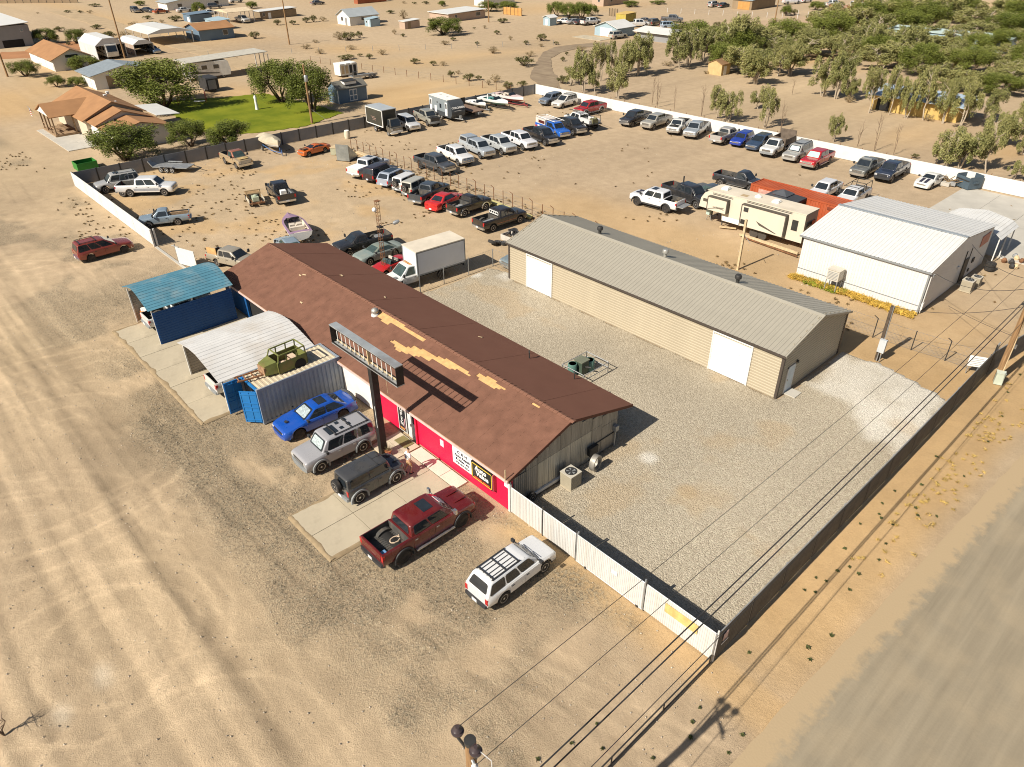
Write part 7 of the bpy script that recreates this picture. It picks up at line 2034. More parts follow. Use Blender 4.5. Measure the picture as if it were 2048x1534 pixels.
while z < 6.5:
 mb.tube((-s_, -s_, z), (s_, -s_, z + .0), .016, 4).tube((s_, -s_, z), (0, s_, z), .016, 4).tube((0, s_, z), (-s_, -s_, z), .016, 4).tube((-s_, -s_, z), (s_, -s_, z + .33), .012, 4); z += .34
mb.obj('lacing', RUSTY, t)
MB().box(-.22, -.22, 6.6, .22, .22, 6.65).obj('top_plate', RUSTY, t)
la = MB().tube((0, 0, 4.35), (.5, 1.0, 4.55), .03, 6).box(-.25, -.2, 4.3, .25, .2, 4.4).obj('lamp_arm', DARKSTEEL, t)
MB().lathe([(.05, 0), (.16, .1), (.18, .4), (.1, .62)], 12, (0, 0, 0)).obj('lamp_head', STEEL, la, 40, (.5, 1.0, 4.5)).rotation_euler = (R(-70), 0, R(-25))
MB().lathe([(.03, -.2), (.16, -.13), (.2, 0), (.16, .13), (.03, .2)], 14, (-.12, -.3, 5.9)).obj('globe_lamp', WHITE, t, 60)
# drums, tyres, scrap near the fence corner
for k, (q, m_, lab) in enumerate((((-54.15, 34.45), DARKSTEEL, 'dark drum with a yellow lid behind the shop'), ((-53.74, 34.74), M('brown_drum', (.1, .085, .07), .5), 'brown drum nearest the white box truck'), ((-53.79, 34.43), DARKTRIM, 'black open drum in front of the other drums'))):
 t = thing('drum', lab, 'drum', (q[0], q[1], 0))
 MB().lathe([(.29, 0), (.3, .02), (.29, .3), (.305, .31), (.29, .33), (.29, .58), (.305, .6), (.29, .62), (.29, .88)], 18).obj('barrel', m_, t, 40)
 MB().lathe([(.28, .88), (.27, .9)], 18).obj('lid', M('yellow_lid', (.5, .3, .06), .6) if k == 0 else (GREYTRIM if k == 1 else UNDER), t)
for k, (q, r, tilt, lab) in enumerate((((-49.31, 43.18), .5, 62, 'large worn tyre leaning near the tan building corner'), ((-49.27, 43.83), .4, 80, 'tyre lying flat behind the large worn tyre'), ((-48.74, 44.11), .35, 88, 'small wheel with a pale hub near the tan building corner'))):
 ty_, rm_ = wheel_meshes(r, .28, 'steel')
 t = thing('loose_tyre', lab, 'tyre', (q[0], q[1], .12 if tilt > 70 else .3))
 o = put('tyre', ty_, t); o.rotation_euler = (R(tilt), 0, R(20 * k)); put('hub', rm_, o)
t = thing('parts_crate', 'crate of black bent pipes and parts by the tan building roof edge', 'crate', (-48.9, 45.4, 0), R(0))
mb = MB().box(-1.0, -.7, 0, 1.0, -.64, .55).box(-1.0, .64, 0, 1.0, .7, .55).box(-1.0, -.64, 0, -.94, .64, .55).box(.94, -.64, 0, 1.0, .64, .55); mb.obj('crate', M('pale_crate', (.5, .46, .4), .7), t)
mb = MB()
for k in range(5):
 a0 = rng.uniform(-.6, .6)
 mb.path([(a0 + .5 * math.cos(i * .5), rng.uniform(-.4, .4), .35 + .75 * math.sin(i * .5)) for i in range(7)], .07, 6)
mb.obj('pipe_bundle', DARKTRIM, t)
t = thing('chute_bin', 'wedge shaped grey metal chute by the wire fence', 'bin', (-84.06, 48.74, 0), R(-60))
MB().hexa([(-1.1, -.9, .05), (1.0, -.9, .05), (1.0, .9, .05), (-1.1, .9, .05)], [(-1.05, -.9, .4), (1.0, -.9, 2.1), (1.0, .9, 2.1), (-1.05, .9, .4)]).obj('shell', M('bare_sheet_metal', (.33, .36, .36), .35, .6, .2, 1.5), t)
MB().box(-1.2, -.95, 0, 1.1, -.9, .1).box(-1.2, .9, 0, 1.1, .95, .1).obj('skid', DARKSTEEL, t)
t = thing('crate', 'pale wooden crate beside the wedge shaped chute', 'crate', (-87.04, 49.09, 0), R(-60))
MB().box(-.6, -.6, 0, .6, .6, .9).obj('box', M('grey_green_crate', (.33, .32, .22), .8), t); MB().box(-.65, -.65, .9, .65, .65, .96).obj('lid', PALEWOOD, t)
t = thing('barrel', 'cream plastic barrel by the wire fence near the panel wall', 'barrel', (-92.9, 54.38, 0))
MB().lathe([(.35, 0), (.42, .3), (.42, .75), (.36, 1.05)], 16).obj('shell', M('cream_plastic', (.62, .55, .42), .6), t, 50); MB().lathe([(.33, 1.05), (.3, 1.1)], 14).obj('lid', WHITE, t)
def beam(name, label, a, b, w_, h, m, z=.02, n_=1, cat='lumber'):
 t = thing(name, label, cat, (a[0], a[1], 0), math.atan2(b[1] - a[1], b[0] - a[0]))
 L_ = math.hypot(b[0] - a[0], b[1] - a[1])
 for k in range(n_):
  MB().box(rng.uniform(0, .2), -w_ / 2 + k * w_ * 1.1, z, L_ - rng.uniform(0, .2), w_ / 2 + k * w_ * 1.1, z + h).obj('beam', m, t)
 return t
YELW = M('pale_yellow_beam', (.52, .46, .2), .6, 0, .08, 2)
beam('steel_beams', 'pale yellow beams stacked along the wire fence', (-59.3, 50.9), (-51.7, 50.6), .28, .25, YELW, n_=2)
beam('lumber', 'pale boards behind the chute by the wire fence', (-85.91, 51.21), (-82.65, 51.13), .25, .15, PALEWOOD, n_=2)
beam('pipe', 'long pale pole lying on the ground beside the camper', (-34.23, 62.1), (-27.74, 61.79), .22, .2, PALEWOOD, .12, 1, 'pole')
beam('pipe', 'thin rusty pipe lying below the long pale pole', (-33.52, 61.81), (-27.5, 61.26), .12, .1, RUSTY, .1, 1, 'pipe')
beam('plank', 'short pale plank lying beneath the camper nose', (-36.87, 62.51), (-35.21, 63.37), .25, .08, PALEWOOD, .1, 1, 'plank')
t = thing('trailer_jack', 'folding jack stand and bucket under the camper nose', 'jack', (-38.81, 63.66, 0))
MB().tube((-.3, 0, 0), (0, 0, .9), .03).tube((.3, 0, 0), (0, 0, .9), .03).tube((0, .3, 0), (0, 0, .9), .03).obj('leg', STEEL, t); MB().box(-.3, -.2, .6, .1, .2, 1.1).obj('box', M('pale_green_box', (.42, .52, .46), .6), t)
t = thing('gazebo', 'black canopy tent with a raised peak against the red container', 'canopy tent', (-33.6, 68.2, 0))
q = 1.75
mb = MB(); mb.loft([[(-q, -q, 2.3), (q, -q, 2.3), (q, q, 2.3), (-q, q, 2.3)], [(-q, -q, 2.55), (q, -q, 2.55), (q, q, 2.55), (-q, q, 2.55)], [(-.75, -.75, 2.95), (.75, -.75, 2.95), (.75, .75, 2.95), (-.75, .75, 2.95)]], close=True, cap=False)
mb.obj('canopy', M('black_canvas', (.05, .053, .06), .7, 0, .1, 2), t)
mb = MB(); mb.loft([[(-.85, -.85, 3.0), (.85, -.85, 3.0), (.85, .85, 3.0), (-.85, .85, 3.0)], [(-.03, -.03, 3.4), (.03, -.03, 3.4), (.03, .03, 3.4), (-.03, .03, 3.4)]], close=True)
mb.obj('top_vent', M('grey_black_canvas', (.07, .075, .085), .7), t)
pm = MB().tube((0, 0, 0), (0, 0, 2.5), .04, 6).mesh('leg', DARKSTEEL)
for a in (-1.65, 1.65):
 for b in (-1.65, 1.65):
  put('leg', pm, t, (a, b, 0))
# swamp cooler on a stand at the white building
t = thing('swamp_cooler', 'beige evaporative cooler on a tall steel stand by the white wall', 'cooler', (-22.25, 57.2, 0))
MB().box(-.5, -.45, 1.0, .5, .45, 1.9).obj('cabinet', M('beige_cooler', (.5, .47, .4), .5, 0, .05, 2), t); MB().box(-.55, -.5, 1.9, .55, .5, 1.95).obj('lid', M('tan_lid', (.52, .48, .4), .5), t)
for k in range(6):
 MB().box(-.42, -.465, 1.1 + k * .12, .42, -.45, 1.14 + k * .12).obj('louvre', GREYTRIM, t)
for a in (-.46, .46):
 for b in (-.41, .41):
  MB().box(a - .03, b - .03, 0, a + .03, b + .03, 1.0).obj('leg', STEEL, t)
# right hand carport and things under it
pr_ = [(-2.9, 2.3), (-2.3, 2.75), (0, 3.15), (2.3, 2.75), (2.9, 2.3)]
carport('carport', 'white barrel roofed carport behind the white building', -17.7, 72.7, pr_, 4.2, WHITEM, 0, 0, (None, None))
vehicle('sedan', 'dark car parked under the white barrel roofed carport', 'car', car_spec(), (.05, .055, .065), -18.5, 74.5, -90)
for k in range(2):
 ty_, rm_ = wheel_meshes(.42, .34, 'steel')
 t = thing('stacked_tyre', ('lower' if k == 0 else 'upper') + ' grey tyre of the stack beside the white building', 'tyre', (-14.55, 70.9, .2 + .36 * k), 0, 'tyre stack beside the white building')
 o = put('tyre', ty_, t); o.rotation_euler = (R(90), 0, 0)
t = thing('engine_scrap', 'engine parts and stones heaped beside the barrel roofed carport', 'scrap', (-13.9, 74.2, 0))
for k in range(9):
 MB().lathe([(.15 + .1 * rng.random(), 0), (.25, .2), (.1, .4)], 8, (rng.uniform(-.5, .9), rng.uniform(-1.6, 1.5), 0)).obj('engine_part', rng.choice((STEEL, PALEWOOD, DARKSTEEL, RUSTY)), t)
# dumpster, junk by the white wall
t = thing('dumpster', 'open blue grey steel dumpster against the long white wall', 'dumpster', (-24.33, 93.04 + .5, 0), R(-28))
m_ = M('blue_grey_dumpster', (.07, .1, .125), .5, .1, .15, 1.5)
for (a, b) in (((-1.0, -.9, .1), (1.0, -.82, 1.35)), ((-1.0, .82, .1), (1.0, .9, 1.55)), ((-1.0, -.82, .1), (-.92, .82, 1.45)), ((.92, -.82, .1), (1.0, .82, 1.45))):
 MB().box(*a, *b).obj('side', m_, t)
MB().box(-.92, -.82, .1, .92, .82, .16).obj('floor', UNDER, t); MB().box(-1.1, -.3, .7, -1.0, .3, .9).box(1.0, -.3, .7, 1.1, .3, .9).obj('fork_pocket', m_, t); MB().box(-.95, -.95, .95, .95, -.9, 1.05).obj('rib', DARKSTEEL, t)
t = thing('scrap_heap', 'heap of branches and scrap beside the blue grey dumpster', 'scrap heap', (-26.0, 92.73 + .4, 0))
mb = MB()
for k in range(16):
 a = rng.uniform(0, 6.3); mb.tube((rng.uniform(-.9, .9), rng.uniform(-.7, .7), .1), (rng.uniform(-1.4, 1.4), rng.uniform(-1.0, 1.0), rng.uniform(.3, 1.2)), .05, 5)
mb.obj('branch', M('brown_branch', (.22, .15, .08), .9), t)
MB().box(-1.0, -1.0, 0, .2, -.2, .4).obj('block', CONCG, t); MB().box(.1, -.6, .1, .7, -.1, .5).obj('tin', STEEL, t)
# potted plant, mat, person
t = thing('potted_plant', 'terracotta pot with a dry shrub at the foot of the sign post', 'potted plant', (-29.62, 17.35, .06))
MB().lathe([(.12, 0), (.19, .3), (.21, .3), (.21, .36), (.17, .34)], 14).obj('pot', M('terracotta', (.35, .13, .055), .8), t, 40)
mb = MB()
for k in range(46):
 a = rng.uniform(0, 6.3); e = rng.uniform(.3, 1.3); r_0 = rng.uniform(.25, .55)
 p = (r_0 * math.cos(a) * math.cos(e), r_0 * math.sin(a) * math.cos(e), .35 + r_0 * math.sin(e))
 mb.tube((0, 0, .3), p, .008, 3, r2=.003)
mb.obj('twig', M('dry_twig', (.28, .24, .14), .9), t)
tag(MB().box(-.55, -.35, 0, .55, .35, .02).obj('door_mat', M('olive_mat', (.2, .17, .07), .95), None, None, (-30.0, 18.75, .068)), 'olive door mat before the shop door', 'mat')
def skin_body(name, joints, edges, mats, parent=None, sub=1):
 me = bpy.data.meshes.new(name)
 me.from_pydata([j[0] for j in joints], edges, [])
 o = bpy.data.objects.new(name, me); COL.objects.link(o)
 m_ = o.modifiers.new('skin', 'SKIN'); m_.use_smooth_shade = True
 for v, j in zip(me.skin_vertices[0].data, joints):
  r = j[1]; v.radius = (r, r) if not isinstance(r, tuple) else r
 me.skin_vertices[0].data[0].use_root = True
 s_ = o.modifiers.new('sub', 'SUBSURF'); s_.levels = sub; s_.render_levels = sub
 dg = bpy.context.evaluated_depsgraph_get()
 nm = bpy.data.meshes.new_from_object(o.evaluated_get(dg))
 bpy.data.objects.remove(o)
 nm.name = name; nm.materials.clear()
 nm.materials.append(mats)
 for p in nm.polygons:
  p.material_index = 0; p.use_smooth = True
 return put(name, nm, parent)
# walking towards the shop (local +y is forward)
pj = [((0, 0, .95), .105), ((0, .01, 1.12), .1), ((0, .02, 1.32), .115), ((0, .02, 1.45), .07), ((0, .04, 1.55), .048), ((0, .06, 1.66), .085), ((0, .065, 1.74), .075),
 ((.1, 0, .9), .085), ((.11, .12, .52), .06), ((.11, -.02, .1), .04), ((.11, .12, .04), .035),
 ((-.1, 0, .9), .085), ((-.11, -.03, .5), .06), ((-.11, -.32, .16), .04), ((-.11, -.27, .05), .035),
 ((.19, .02, 1.42), .06), ((.27, -.02, 1.14), .042), ((.3, .14, .92), .032), ((.3, .18, .86), .03),
 ((-.19, .02, 1.42), .06), ((-.27, -.1, 1.15), .042), ((-.27, -.06, .9), .032), ((-.27, -.03, .83), .03)]
pe = [(0, 1), (1, 2), (2, 3), (3, 4), (4, 5), (5, 6), (0, 7), (7, 8), (8, 9), (9, 10), (0, 11), (11, 12), (12, 13), (13, 14), (3, 15), (15, 16), (16, 17), (17, 18), (3, 19), (19, 20), (20, 21), (21, 22)]
# five fingers and a thumb side per hand
for hi, sgn in ((18, 1), (22, -1)):
 hx, hy, hz_ = pj[hi][0]
 for k, (dx, dy, L_) in enumerate(((0, .03, .075), (0, .01, .085), (0, -.01, .08), (0, -.028, .065), (-.03 * sgn, .035, .05))):
  n0 = len(pj); pj.append(((hx + dx, hy + dy + .005, hz_ - L_ * .55), .009)); pj.append(((hx + dx - .008 * sgn, hy + dy + .02, hz_ - L_), .008))
  pe += [(hi, n0), (n0, n0 + 1)]
person = thing('person', 'person in a white printed t-shirt and tan shorts walking to the red wall', 'person', (-27.45, 17.3, .05), R(-8))
skin_body('body', pj, pe, SKIN, person)
sj = [((0, 0, .93), .135), ((0, .01, 1.12), .14), ((0, .02, 1.32), .15), ((0, .02, 1.44), .1), ((.19, .02, 1.41), .082), ((.245, .0, 1.22), .072), ((-.19, .02, 1.41), .082), ((-.245, -.05, 1.23), .072)]
skin_body('t_shirt', sj, [(0, 1), (1, 2), (2, 3), (3, 4), (4, 5), (3, 6), (6, 7)], CLOTH, person)
skin_body('shorts', [((0, 0, .98), .13), ((0, 0, .88), .12), ((.1, 0, .86), .11), ((.11, .09, .56), .09), ((-.1, 0, .86), .11), ((-.11, -.03, .56), .09)], [(0, 1), (1, 2), (2, 3), (1, 4), (4, 5)], KHAKI, person)
skin_body('hair', [((0, .03, 1.68), .09), ((0, .05, 1.77), .085), ((0, .08, 1.78), .07)], [(0, 1), (1, 2)], HAIR, person)
for p in ((.11, -.06, 0), (-.11, -.36, .03)):
 MB().hexa([(p[0] - .05, p[1], p[2]), (p[0] + .05, p[1], p[2]), (p[0] + .05, p[1] + .27, p[2]), (p[0] - .05, p[1] + .27, p[2])], [(p[0] - .04, p[1], p[2] + .1), (p[0] + .04, p[1], p[2] + .1), (p[0] + .04, p[1] + .24, p[2] + .05), (p[0] - .04, p[1] + .24, p[2] + .05)]).obj('shoe', DARKTRIM, person)
sx = MB()
for k, (z, w_) in enumerate(((1.36, .1), (1.31, .12), (1.25, .07), (1.2, .09), (1.15, .08))):
 sx.box(-w_, -.17 + .003 * k, z, w_, -.155 + .003 * k, z + .028)
sx.obj('shirt_print', INK, person)
for sgn in (1, -1):
 MB().lathe([(.012, -.02), (.02, 0), (.012, .02)], 8, (.085 * sgn, .06, 1.67), 'x').obj('ear', SKIN, person)
MB().hexa([(-.014, .14, 1.645), (.014, .14, 1.645), (.008, .17, 1.645), (-.008, .17, 1.645)], [(-.008, .138, 1.69), (.008, .138, 1.69), (.005, .145, 1.69), (-.005, .145, 1.69)]).obj('nose', SKIN, person)
# ================================================================ POWER LINE
def power_pole(name, label, x, y, h, extra=0, lean=(0, 0)):
 t = thing(name, label, 'utility pole', (x, y, 0))
 MB().tube((0, 0, -.3), (lean[0], lean[1], h), .19, 12, r2=.13).obj('pole', POLEWOOD, t)
 if extra:
  MB().tube((0, 0, h - .02), (0, 0, h + .1), .15, 12).obj('pole_cap', DARKSTEEL, t)
  for sgn in (1, -1):
   MB().tube((0, 0, h - .5), (sgn * .33, -.1, h - .1), .04, 6).tube((sgn * .33, -.1, h - .15), (sgn * .33, -.1, h + .12), .03, 6).obj('bracket', DARKSTEEL, t)
   MB().lathe([(.05, 0), (.15, .03), (.16, .08), (.09, .1), (.13, .15), (.07, .2), (.05, .24)], 14, (sgn * .33, -.1, h + .1)).obj('insulator', M('brown_glaze', (.06, .045, .045), .2), t, 40)
  for k in range(4):
   MB().lathe([(.03, 0), (.09, .03), (.03, .1)], 10, (.25 + .11 * k, -.1, h - .62 - .06 * k)).obj('insulator', WHITEM, t, 40)
  MB().tube((.1, -.05, h - .55), (.75, -.2, h - .9), .04, 6).obj('arm', STEEL, t)
  MB().path([(.33, -.1, h + .3), (.7, .05, h + .05), (.8, .0, h - .5), (.5, -.1, h - .75)], .012, 4).obj('jumper_wire', WHITEM, t)
 return t
PBX, PBY, PBH = -7.8, 5.75, 10.6
pa = power_pole('utility_pole', 'wooden pole top with brown insulators at the lower picture edge', PBX, PBY, PBH, 1)
pb2 = power_pole('utility_pole', 'leaning tan wooden pole beside the paved road and the slatted fence', -7.9, 52.0, 10.4, 0)
MB().box(-.35, -.06, 5.6, .35, .06, 5.75).tube((0, 0, 5.6), (.4, .35, 5.8), .05).obj('cable_bracket', DARKSTEEL, pb2)
MB().box(.15, -.05, 2.6, .35, .05, 2.9).obj('riser_box', STEEL, pb2); MB().tube((.2, -.1, 0), (.2, -.1, 5.6), .035).obj('riser', PALEWOOD, pb2)
def wire(name, label, a, b, sag, r=.014, n_=14, cat='cable'):
 pts = [(lerp(a[0], b[0], k / n_), lerp(a[1], b[1], k / n_), lerp(a[2], b[2], k / n_) - 4 * sag * (k / n_) * (1 - k / n_)) for k in range(n_ + 1)]
 return tag(MB().path(pts, r, 5).obj(name, DARKTRIM, None), label, cat)
wire('power_line', 'thin primary wire leaving the left brown insulator', (PBX - .33, PBY - .1, PBH + .32), (-8.2, 52, 10.2), .5, .01)
wire('power_line', 'thin primary wire leaving the white insulators', (PBX + .33, PBY - .1, PBH - .4), (-7.6, 52, 9.6), .5, .01)
wire('power_line', 'upper dark cable of the close pair above the gravel', (-7.75, 3.0, 6.75), (-7.95, 52, 6.5), .35, .026)
wire('power_line', 'lower dark cable of the close pair above the gravel', (-7.6, 3.0, 6.45), (-7.85, 52, 6.2), .4, .026)
wire('power_line', 'single thin cable right of the dark pair', (-6.9, 3.0, 6.3), (-7.5, 52, 5.5), .4, .014)
wire('service_cable', 'service cable from the leaning pole to the meter pole', (-7.95, 52, 5.6), (-14.7, 48.95, 4.15), .5, .016)
wire('service_cable', 'service cable from the leaning pole to the corner of the white building', (-7.95, 52, 6.9), (-15.3, 58.4, 3.4), .7, .018)
wire('service_cable', 'service cable passing over the dirt toward the air conditioners', (-7.9, 52, 7.4), (-15.4, 66.2, 3.5), .6, .016)
wire('guy_wire', 'guy wire from the leaning pole to the dirt near the white building', (-7.95, 52, 3.4), (-14.2, 60.5, .3), .1, .014)
t = thing('pipe_rail', 'low two line pipe rail running from the fence corner toward the lower pole', 'rail', (-8.5, 19.2, 0))
MB().tube((0, 0, .55), (-.05, -15, .55), .03, 6).obj('rail', DARKSTEEL, t); MB().tube((0, 0, .06), (-.05, -15, .06), .03, 6).obj('rail', DARKSTEEL, t)
for k in range(5):
 MB().tube((-.01, -.05 - k * 3.2, 0), (-.01, -.05 - k * 3.2, .57), .03, 6).obj('post', DARKSTEEL, t)
t = thing('utility_box', 'pale green utility pedestal beside the leaning pole', 'utility box', (-7.71, 51.66, 0), R(20))
MB().box(-.25, -.2, 0, .25, .2, .85).obj('cabinet', M('pale_green_cabinet', (.47, .52, .42), .5), t); MB().box(-.28, -.23, .85, .28, .23, .9).obj('lid', M('pale_green_lid', (.55, .6, .5), .5), t)
t = thing('notice_board', 'white notice with small print on the fence by the leaning pole', 'sign', (-9.25, 51.7, .4), R(25))
nb2 = MB().box(-.55, -.02, .2, .55, .02, 1.0).obj('board', WHITEPRINT, t)
mb = MB()
for k in range(5):
 mb.box(-.42 + .05 * (k % 2), -.03, .3 + k * .13, .4 - .08 * (k % 3), -.021, .34 + k * .13)
mb.obj('print', M('grey_print', (.35, .35, .36), .7), nb2)
MB().tube((-.45, 0, -.4), (-.45, 0, .2), .03).tube((.45, 0, -.4), (.45, 0, .2), .03).obj('leg', STEEL, t)
power_pole('utility_pole', 'slim pole with a transformer standing in front of the lawn trees', -104.15, 55.2, 8.3, 0)
tr_ = COL.objects['utility_pole.002']
MB().lathe([(.25, 0), (.28, .05), (.28, .8), (.2, .9)], 14, (.4, -.1, 6.0)).obj('transformer', STEEL, tr_, 40); MB().tube((0, 0, 2.2), (1.9, 2.2, .0), .02).obj('guy_wire', STEEL, tr_)
power_pole('utility_pole', 'tall dark pole beside the white barn shaped carport', -186.3, 55.7, 13.5)
power_pole('utility_pole', 'dark pole rising behind the willow trees', -177.5, 91.3, 9.5)
power_pole('utility_pole', 'thin far pole beside the arena fence', -112.61, 203.54, 7.5)
power_pole('utility_pole', 'thin far pole beside the flat roofed long house', -173.33, 152.13, 8.0)
power_pole('utility_pole', 'dark pole at the far left picture edge', -180.82, 31.32, 8.5)
# ================================================================ HOUSES
TANROOF = M('tan_shingle_roof', (.33, .17, .075), .85, 0, .12, .5, .1, 12); GREYROOF = M('grey_shingle_roof', (.33, .355, .36), .8, 0, .08, .5); WROOF = M('white_metal_roof', (.66, .65, .61), .5, .1, .05, .4)
PALEWALL = M('cream_stucco', (.56, .47, .35), .85, 0, .06, .5); WHITEWL = M('white_siding', (.68, .66, .6), .7, 0, .04, .5); BLUEWL = M('slate_blue_siding', (.13, .19, .25), .7, 0, .06, .5); GREYWL = M('grey_siding', (.25, .25, .25), .7, 0, .06, .5); BROWNWL = M('brown_siding', (.26, .19, .115), .8, 0, .1, .5); PINKWL = M('pink_tan_siding', (.42, .31, .23), .8, 0, .06, .5); LBLUE = M('light_blue_siding', (.3, .4, .45), .7, 0, .06, .5); BRICKR = M('red_brown_panel', (.32, .1, .045), .8, 0, .12, .6); YELWL = M('yellow_stucco', (.52, .36, .12), .85, 0, .1, .5)
def slab_roof(t, name, pts, th, m):
 return MB().hexa(pts, [(p[0], p[1], p[2] + th) for p in pts]).obj(name, m, t)
def house(name, label, x1, y0, a, b, h, ridge, axis, wm, rm, ov=.35, win=(), door=(), cat='house', back=True, part_of=None, z=0):
 """near corner (x1, y0); runs a along -x and b along +y; win: (face, u, z0, w, h)"""
 t = part_of or thing(name, label, cat, (x1, y0, z))
 if part_of:
  dx, dy = x1 - part_of.location.x, y0 - part_of.location.y
 else:
  dx = dy = 0
 mb = MB().box(-a + dx, dy, -.2, dx, b + dy, h)
 if axis == 'x':
  for xx in (-a + dx, dx - .08):
   mb.hexa([(xx, dy, h), (xx, b + dy, h), (xx, b / 2 + dy, ridge - .02)], [(xx + .08, dy, h), (xx + .08, b + dy, h), (xx + .08, b / 2 + dy, ridge - .02)])
 elif axis == 'y':
  for yy in (dy, b + dy - .08):
   mb.hexa([(-a + dx, yy, h), (dx, yy, h), (-a / 2 + dx, yy, ridge - .02)], [(-a + dx, yy + .08, h), (dx, yy + .08, h), (-a / 2 + dx, yy + .08, ridge - .02)])
 mb.obj('wall', wm, t)
 e = ov
 if axis == 'x':
  zz = h - (ridge - h) * e / (b / 2)
  slab_roof(t, 'roof_slope', [(-a - e + dx, -e + dy, zz), (e + dx, -e + dy, zz), (e + dx, b / 2 + dy, ridge), (-a - e + dx, b / 2 + dy, ridge)], .1, rm)
  slab_roof(t, 'roof_slope', [(-a - e + dx, b / 2 + dy, ridge), (e + dx, b / 2 + dy, ridge), (e + dx, b + e + dy, zz), (-a - e + dx, b + e + dy, zz)], .1, rm)
 elif axis == 'y':
  zz = h - (ridge - h) * e / (a / 2)
  slab_roof(t, 'roof_slope', [(-a - e + dx, -e + dy, zz), (-a / 2 + dx, -e + dy, ridge), (-a / 2 + dx, b + e + dy, ridge), (-a - e + dx, b + e + dy, zz)], .1, rm)
  slab_roof(t, 'roof_slope', [(-a / 2 + dx, -e + dy, ridge), (e + dx, -e + dy, zz), (e + dx, b + e + dy, zz), (-a / 2 + dx, b + e + dy, ridge)], .1, rm)
 else:
  slab_roof(t, 'roof', [(-a - e + dx, -e + dy, h), (e + dx, -e + dy, h), (e + dx, b + e + dy, ridge), (-a - e + dx, b + e + dy, ridge)], .12, rm)
 for (f, u, z0, w_, hh) in win:
  if f == 'S':
   fr = MB().box(-a + a * u - w_ / 2 - .06 + dx, dy - .05, z0 - .06, -a + a * u + w_ / 2 + .06 + dx, dy + .02, z0 + hh + .06).obj('window', WHITEM, t); MB().box(-a + a * u - w_ / 2 + dx, dy - .065, z0, -a + a * u + w_ / 2 + dx, dy - .05, z0 + hh).obj('pane', GLASS, fr)
  else:
   fr = MB().box(dx - .02, b * u - w_ / 2 - .06 + dy, z0 - .06, dx + .05, b * u + w_ / 2 + .06 + dy, z0 + hh + .06).obj('window', WHITEM, t); MB().box(dx + .05, b * u - w_ / 2 + dy, z0, dx + .065, b * u + w_ / 2 + dy, z0 + hh).obj('pane', GLASS, fr)
 for (f, u, w_, hh, m_) in door:
  if f == 'S':
   MB().box(-a + a * u - w_ / 2 + dx, dy - .06, 0, -a + a * u + w_ / 2 + dx, dy + .02, hh).obj('door', m_, t)
  else:
   MB().box(dx - .02, b * u - w_ / 2 + dy, 0, dx + .06, b * u + w_ / 2 + dy, hh).obj('door', m_, t)
 return t
# brown roofed house with the porch
hs = house('ranch_house', 'tan roofed ranch house with a timber porch and white garage door', -118.3, 27.8, 15, 8.0, 2.75, 4.5, 'x', PALEWALL, TANROOF, .5, [('E', .75, 1, 1, .9)])
house('w', '', -114.6, 28.3, 3.7, 7.0, 2.6, 3.9, 'x', WHITEWL, TANROOF, .45, [('E', .5, 2.55, 1.6, .5)], part_of=hs)
house('w', '', -109.2, 28.6, 8.6, 7.2, 2.3, 3.2, 'x', WHITEWL, TANROOF, .5, [], [('S', .2, 3.0, 2.1, WHITE)], part_of=hs)
hx, hy = -118.3, 27.8
slab_roof(hs, 'porch_roof', [(-129.6 - hx, 24.3 - hy, 2.75), (-126.0 - hx, 24.3 - hy, 4.1), (-126.0 - hx, 31 - hy, 4.1), (-129.6 - hx, 31 - hy, 2.75)], .1, TANROOF); slab_roof(hs, 'porch_roof', [(-126.0 - hx, 24.3 - hy, 4.1), (-122.3 - hx, 24.3 - hy, 2.75), (-122.3 - hx, 31 - hy, 2.75), (-126.0 - hx, 31 - hy, 4.1)], .1, TANROOF)
MB().hexa([(-129.2 - hx, 24.5 - hy, 2.75), (-122.7 - hx, 24.5 - hy, 2.75), (-126 - hx, 24.5 - hy, 4.0)], [(-129.2 - hx, 24.6 - hy, 2.75), (-122.7 - hx, 24.6 - hy, 2.75), (-126 - hx, 24.6 - hy, 4.0)]).obj('porch_gable', WHITEWL, hs)
MB().box(-129.2 - hx, 24.5 - hy, 0, -122.7 - hx, 27.8 - hy, .3).obj('porch_deck', WOOD, hs)
pm = MB().box(-.09, -.09, .3, .09, .09, 2.8).mesh('porch_post', WOOD)
for a in (-129.0, -127, -125, -122.9):
 put('porch_post', pm, hs, (a - hx, 24.7 - hy, 0))
put('porch_post', pm, hs, (-122.9 - hx, 27.4 - hy, 0))
for a, b in ((-129, -127), (-125, -122.9)):
 MB().box(a - hx, 24.66 - hy, 1.05, b - hx, 24.74 - hy, 1.15).box(a - hx, 24.66 - hy, .55, b - hx, 24.74 - hy, .62).obj('porch_rail', WOOD, hs)
slab_roof(hs, 'patio_cover', [(-123 - hx, 36.2 - hy, 2.6), (-114 - hx, 36.2 - hy, 2.6), (-114 - hx, 39.5 - hy, 2.35), (-123 - hx, 39.5 - hy, 2.35)], .08, WROOF)
for (a, b) in ((-128.5, 34.5), (-126.5, 33.5), (-120.5, 33), (-113, 30.3)):
 MB().box(-.2, -.2, 0, .2, .2, .35).obj('roof_vent', WHITE if a < -120 else DARKSTEEL, hs, None, (a - hx, b - hy, 3.75 if a < -120 else 3.0))
t = thing('flag', 'striped flag hanging from the porch corner', 'flag', (-129.6, 24.1, 2.4))
MB().tube((0, 0, 0), (-.9, -.4, .9), .03).obj('pole', STEEL, t)
for k in range(7):
 MB().box(-.75, -.34, -.5 + k * .16, -.2, -.31, -.35 + k * .16).obj('stripe', M('flag_red', (.4, .05, .05), .8) if k % 2 else WHITE, t)
MB().box(-.76, -.345, .25, -.5, -.305, .62).obj('canton', M('flag_navy', (.03, .05, .15), .8), t)
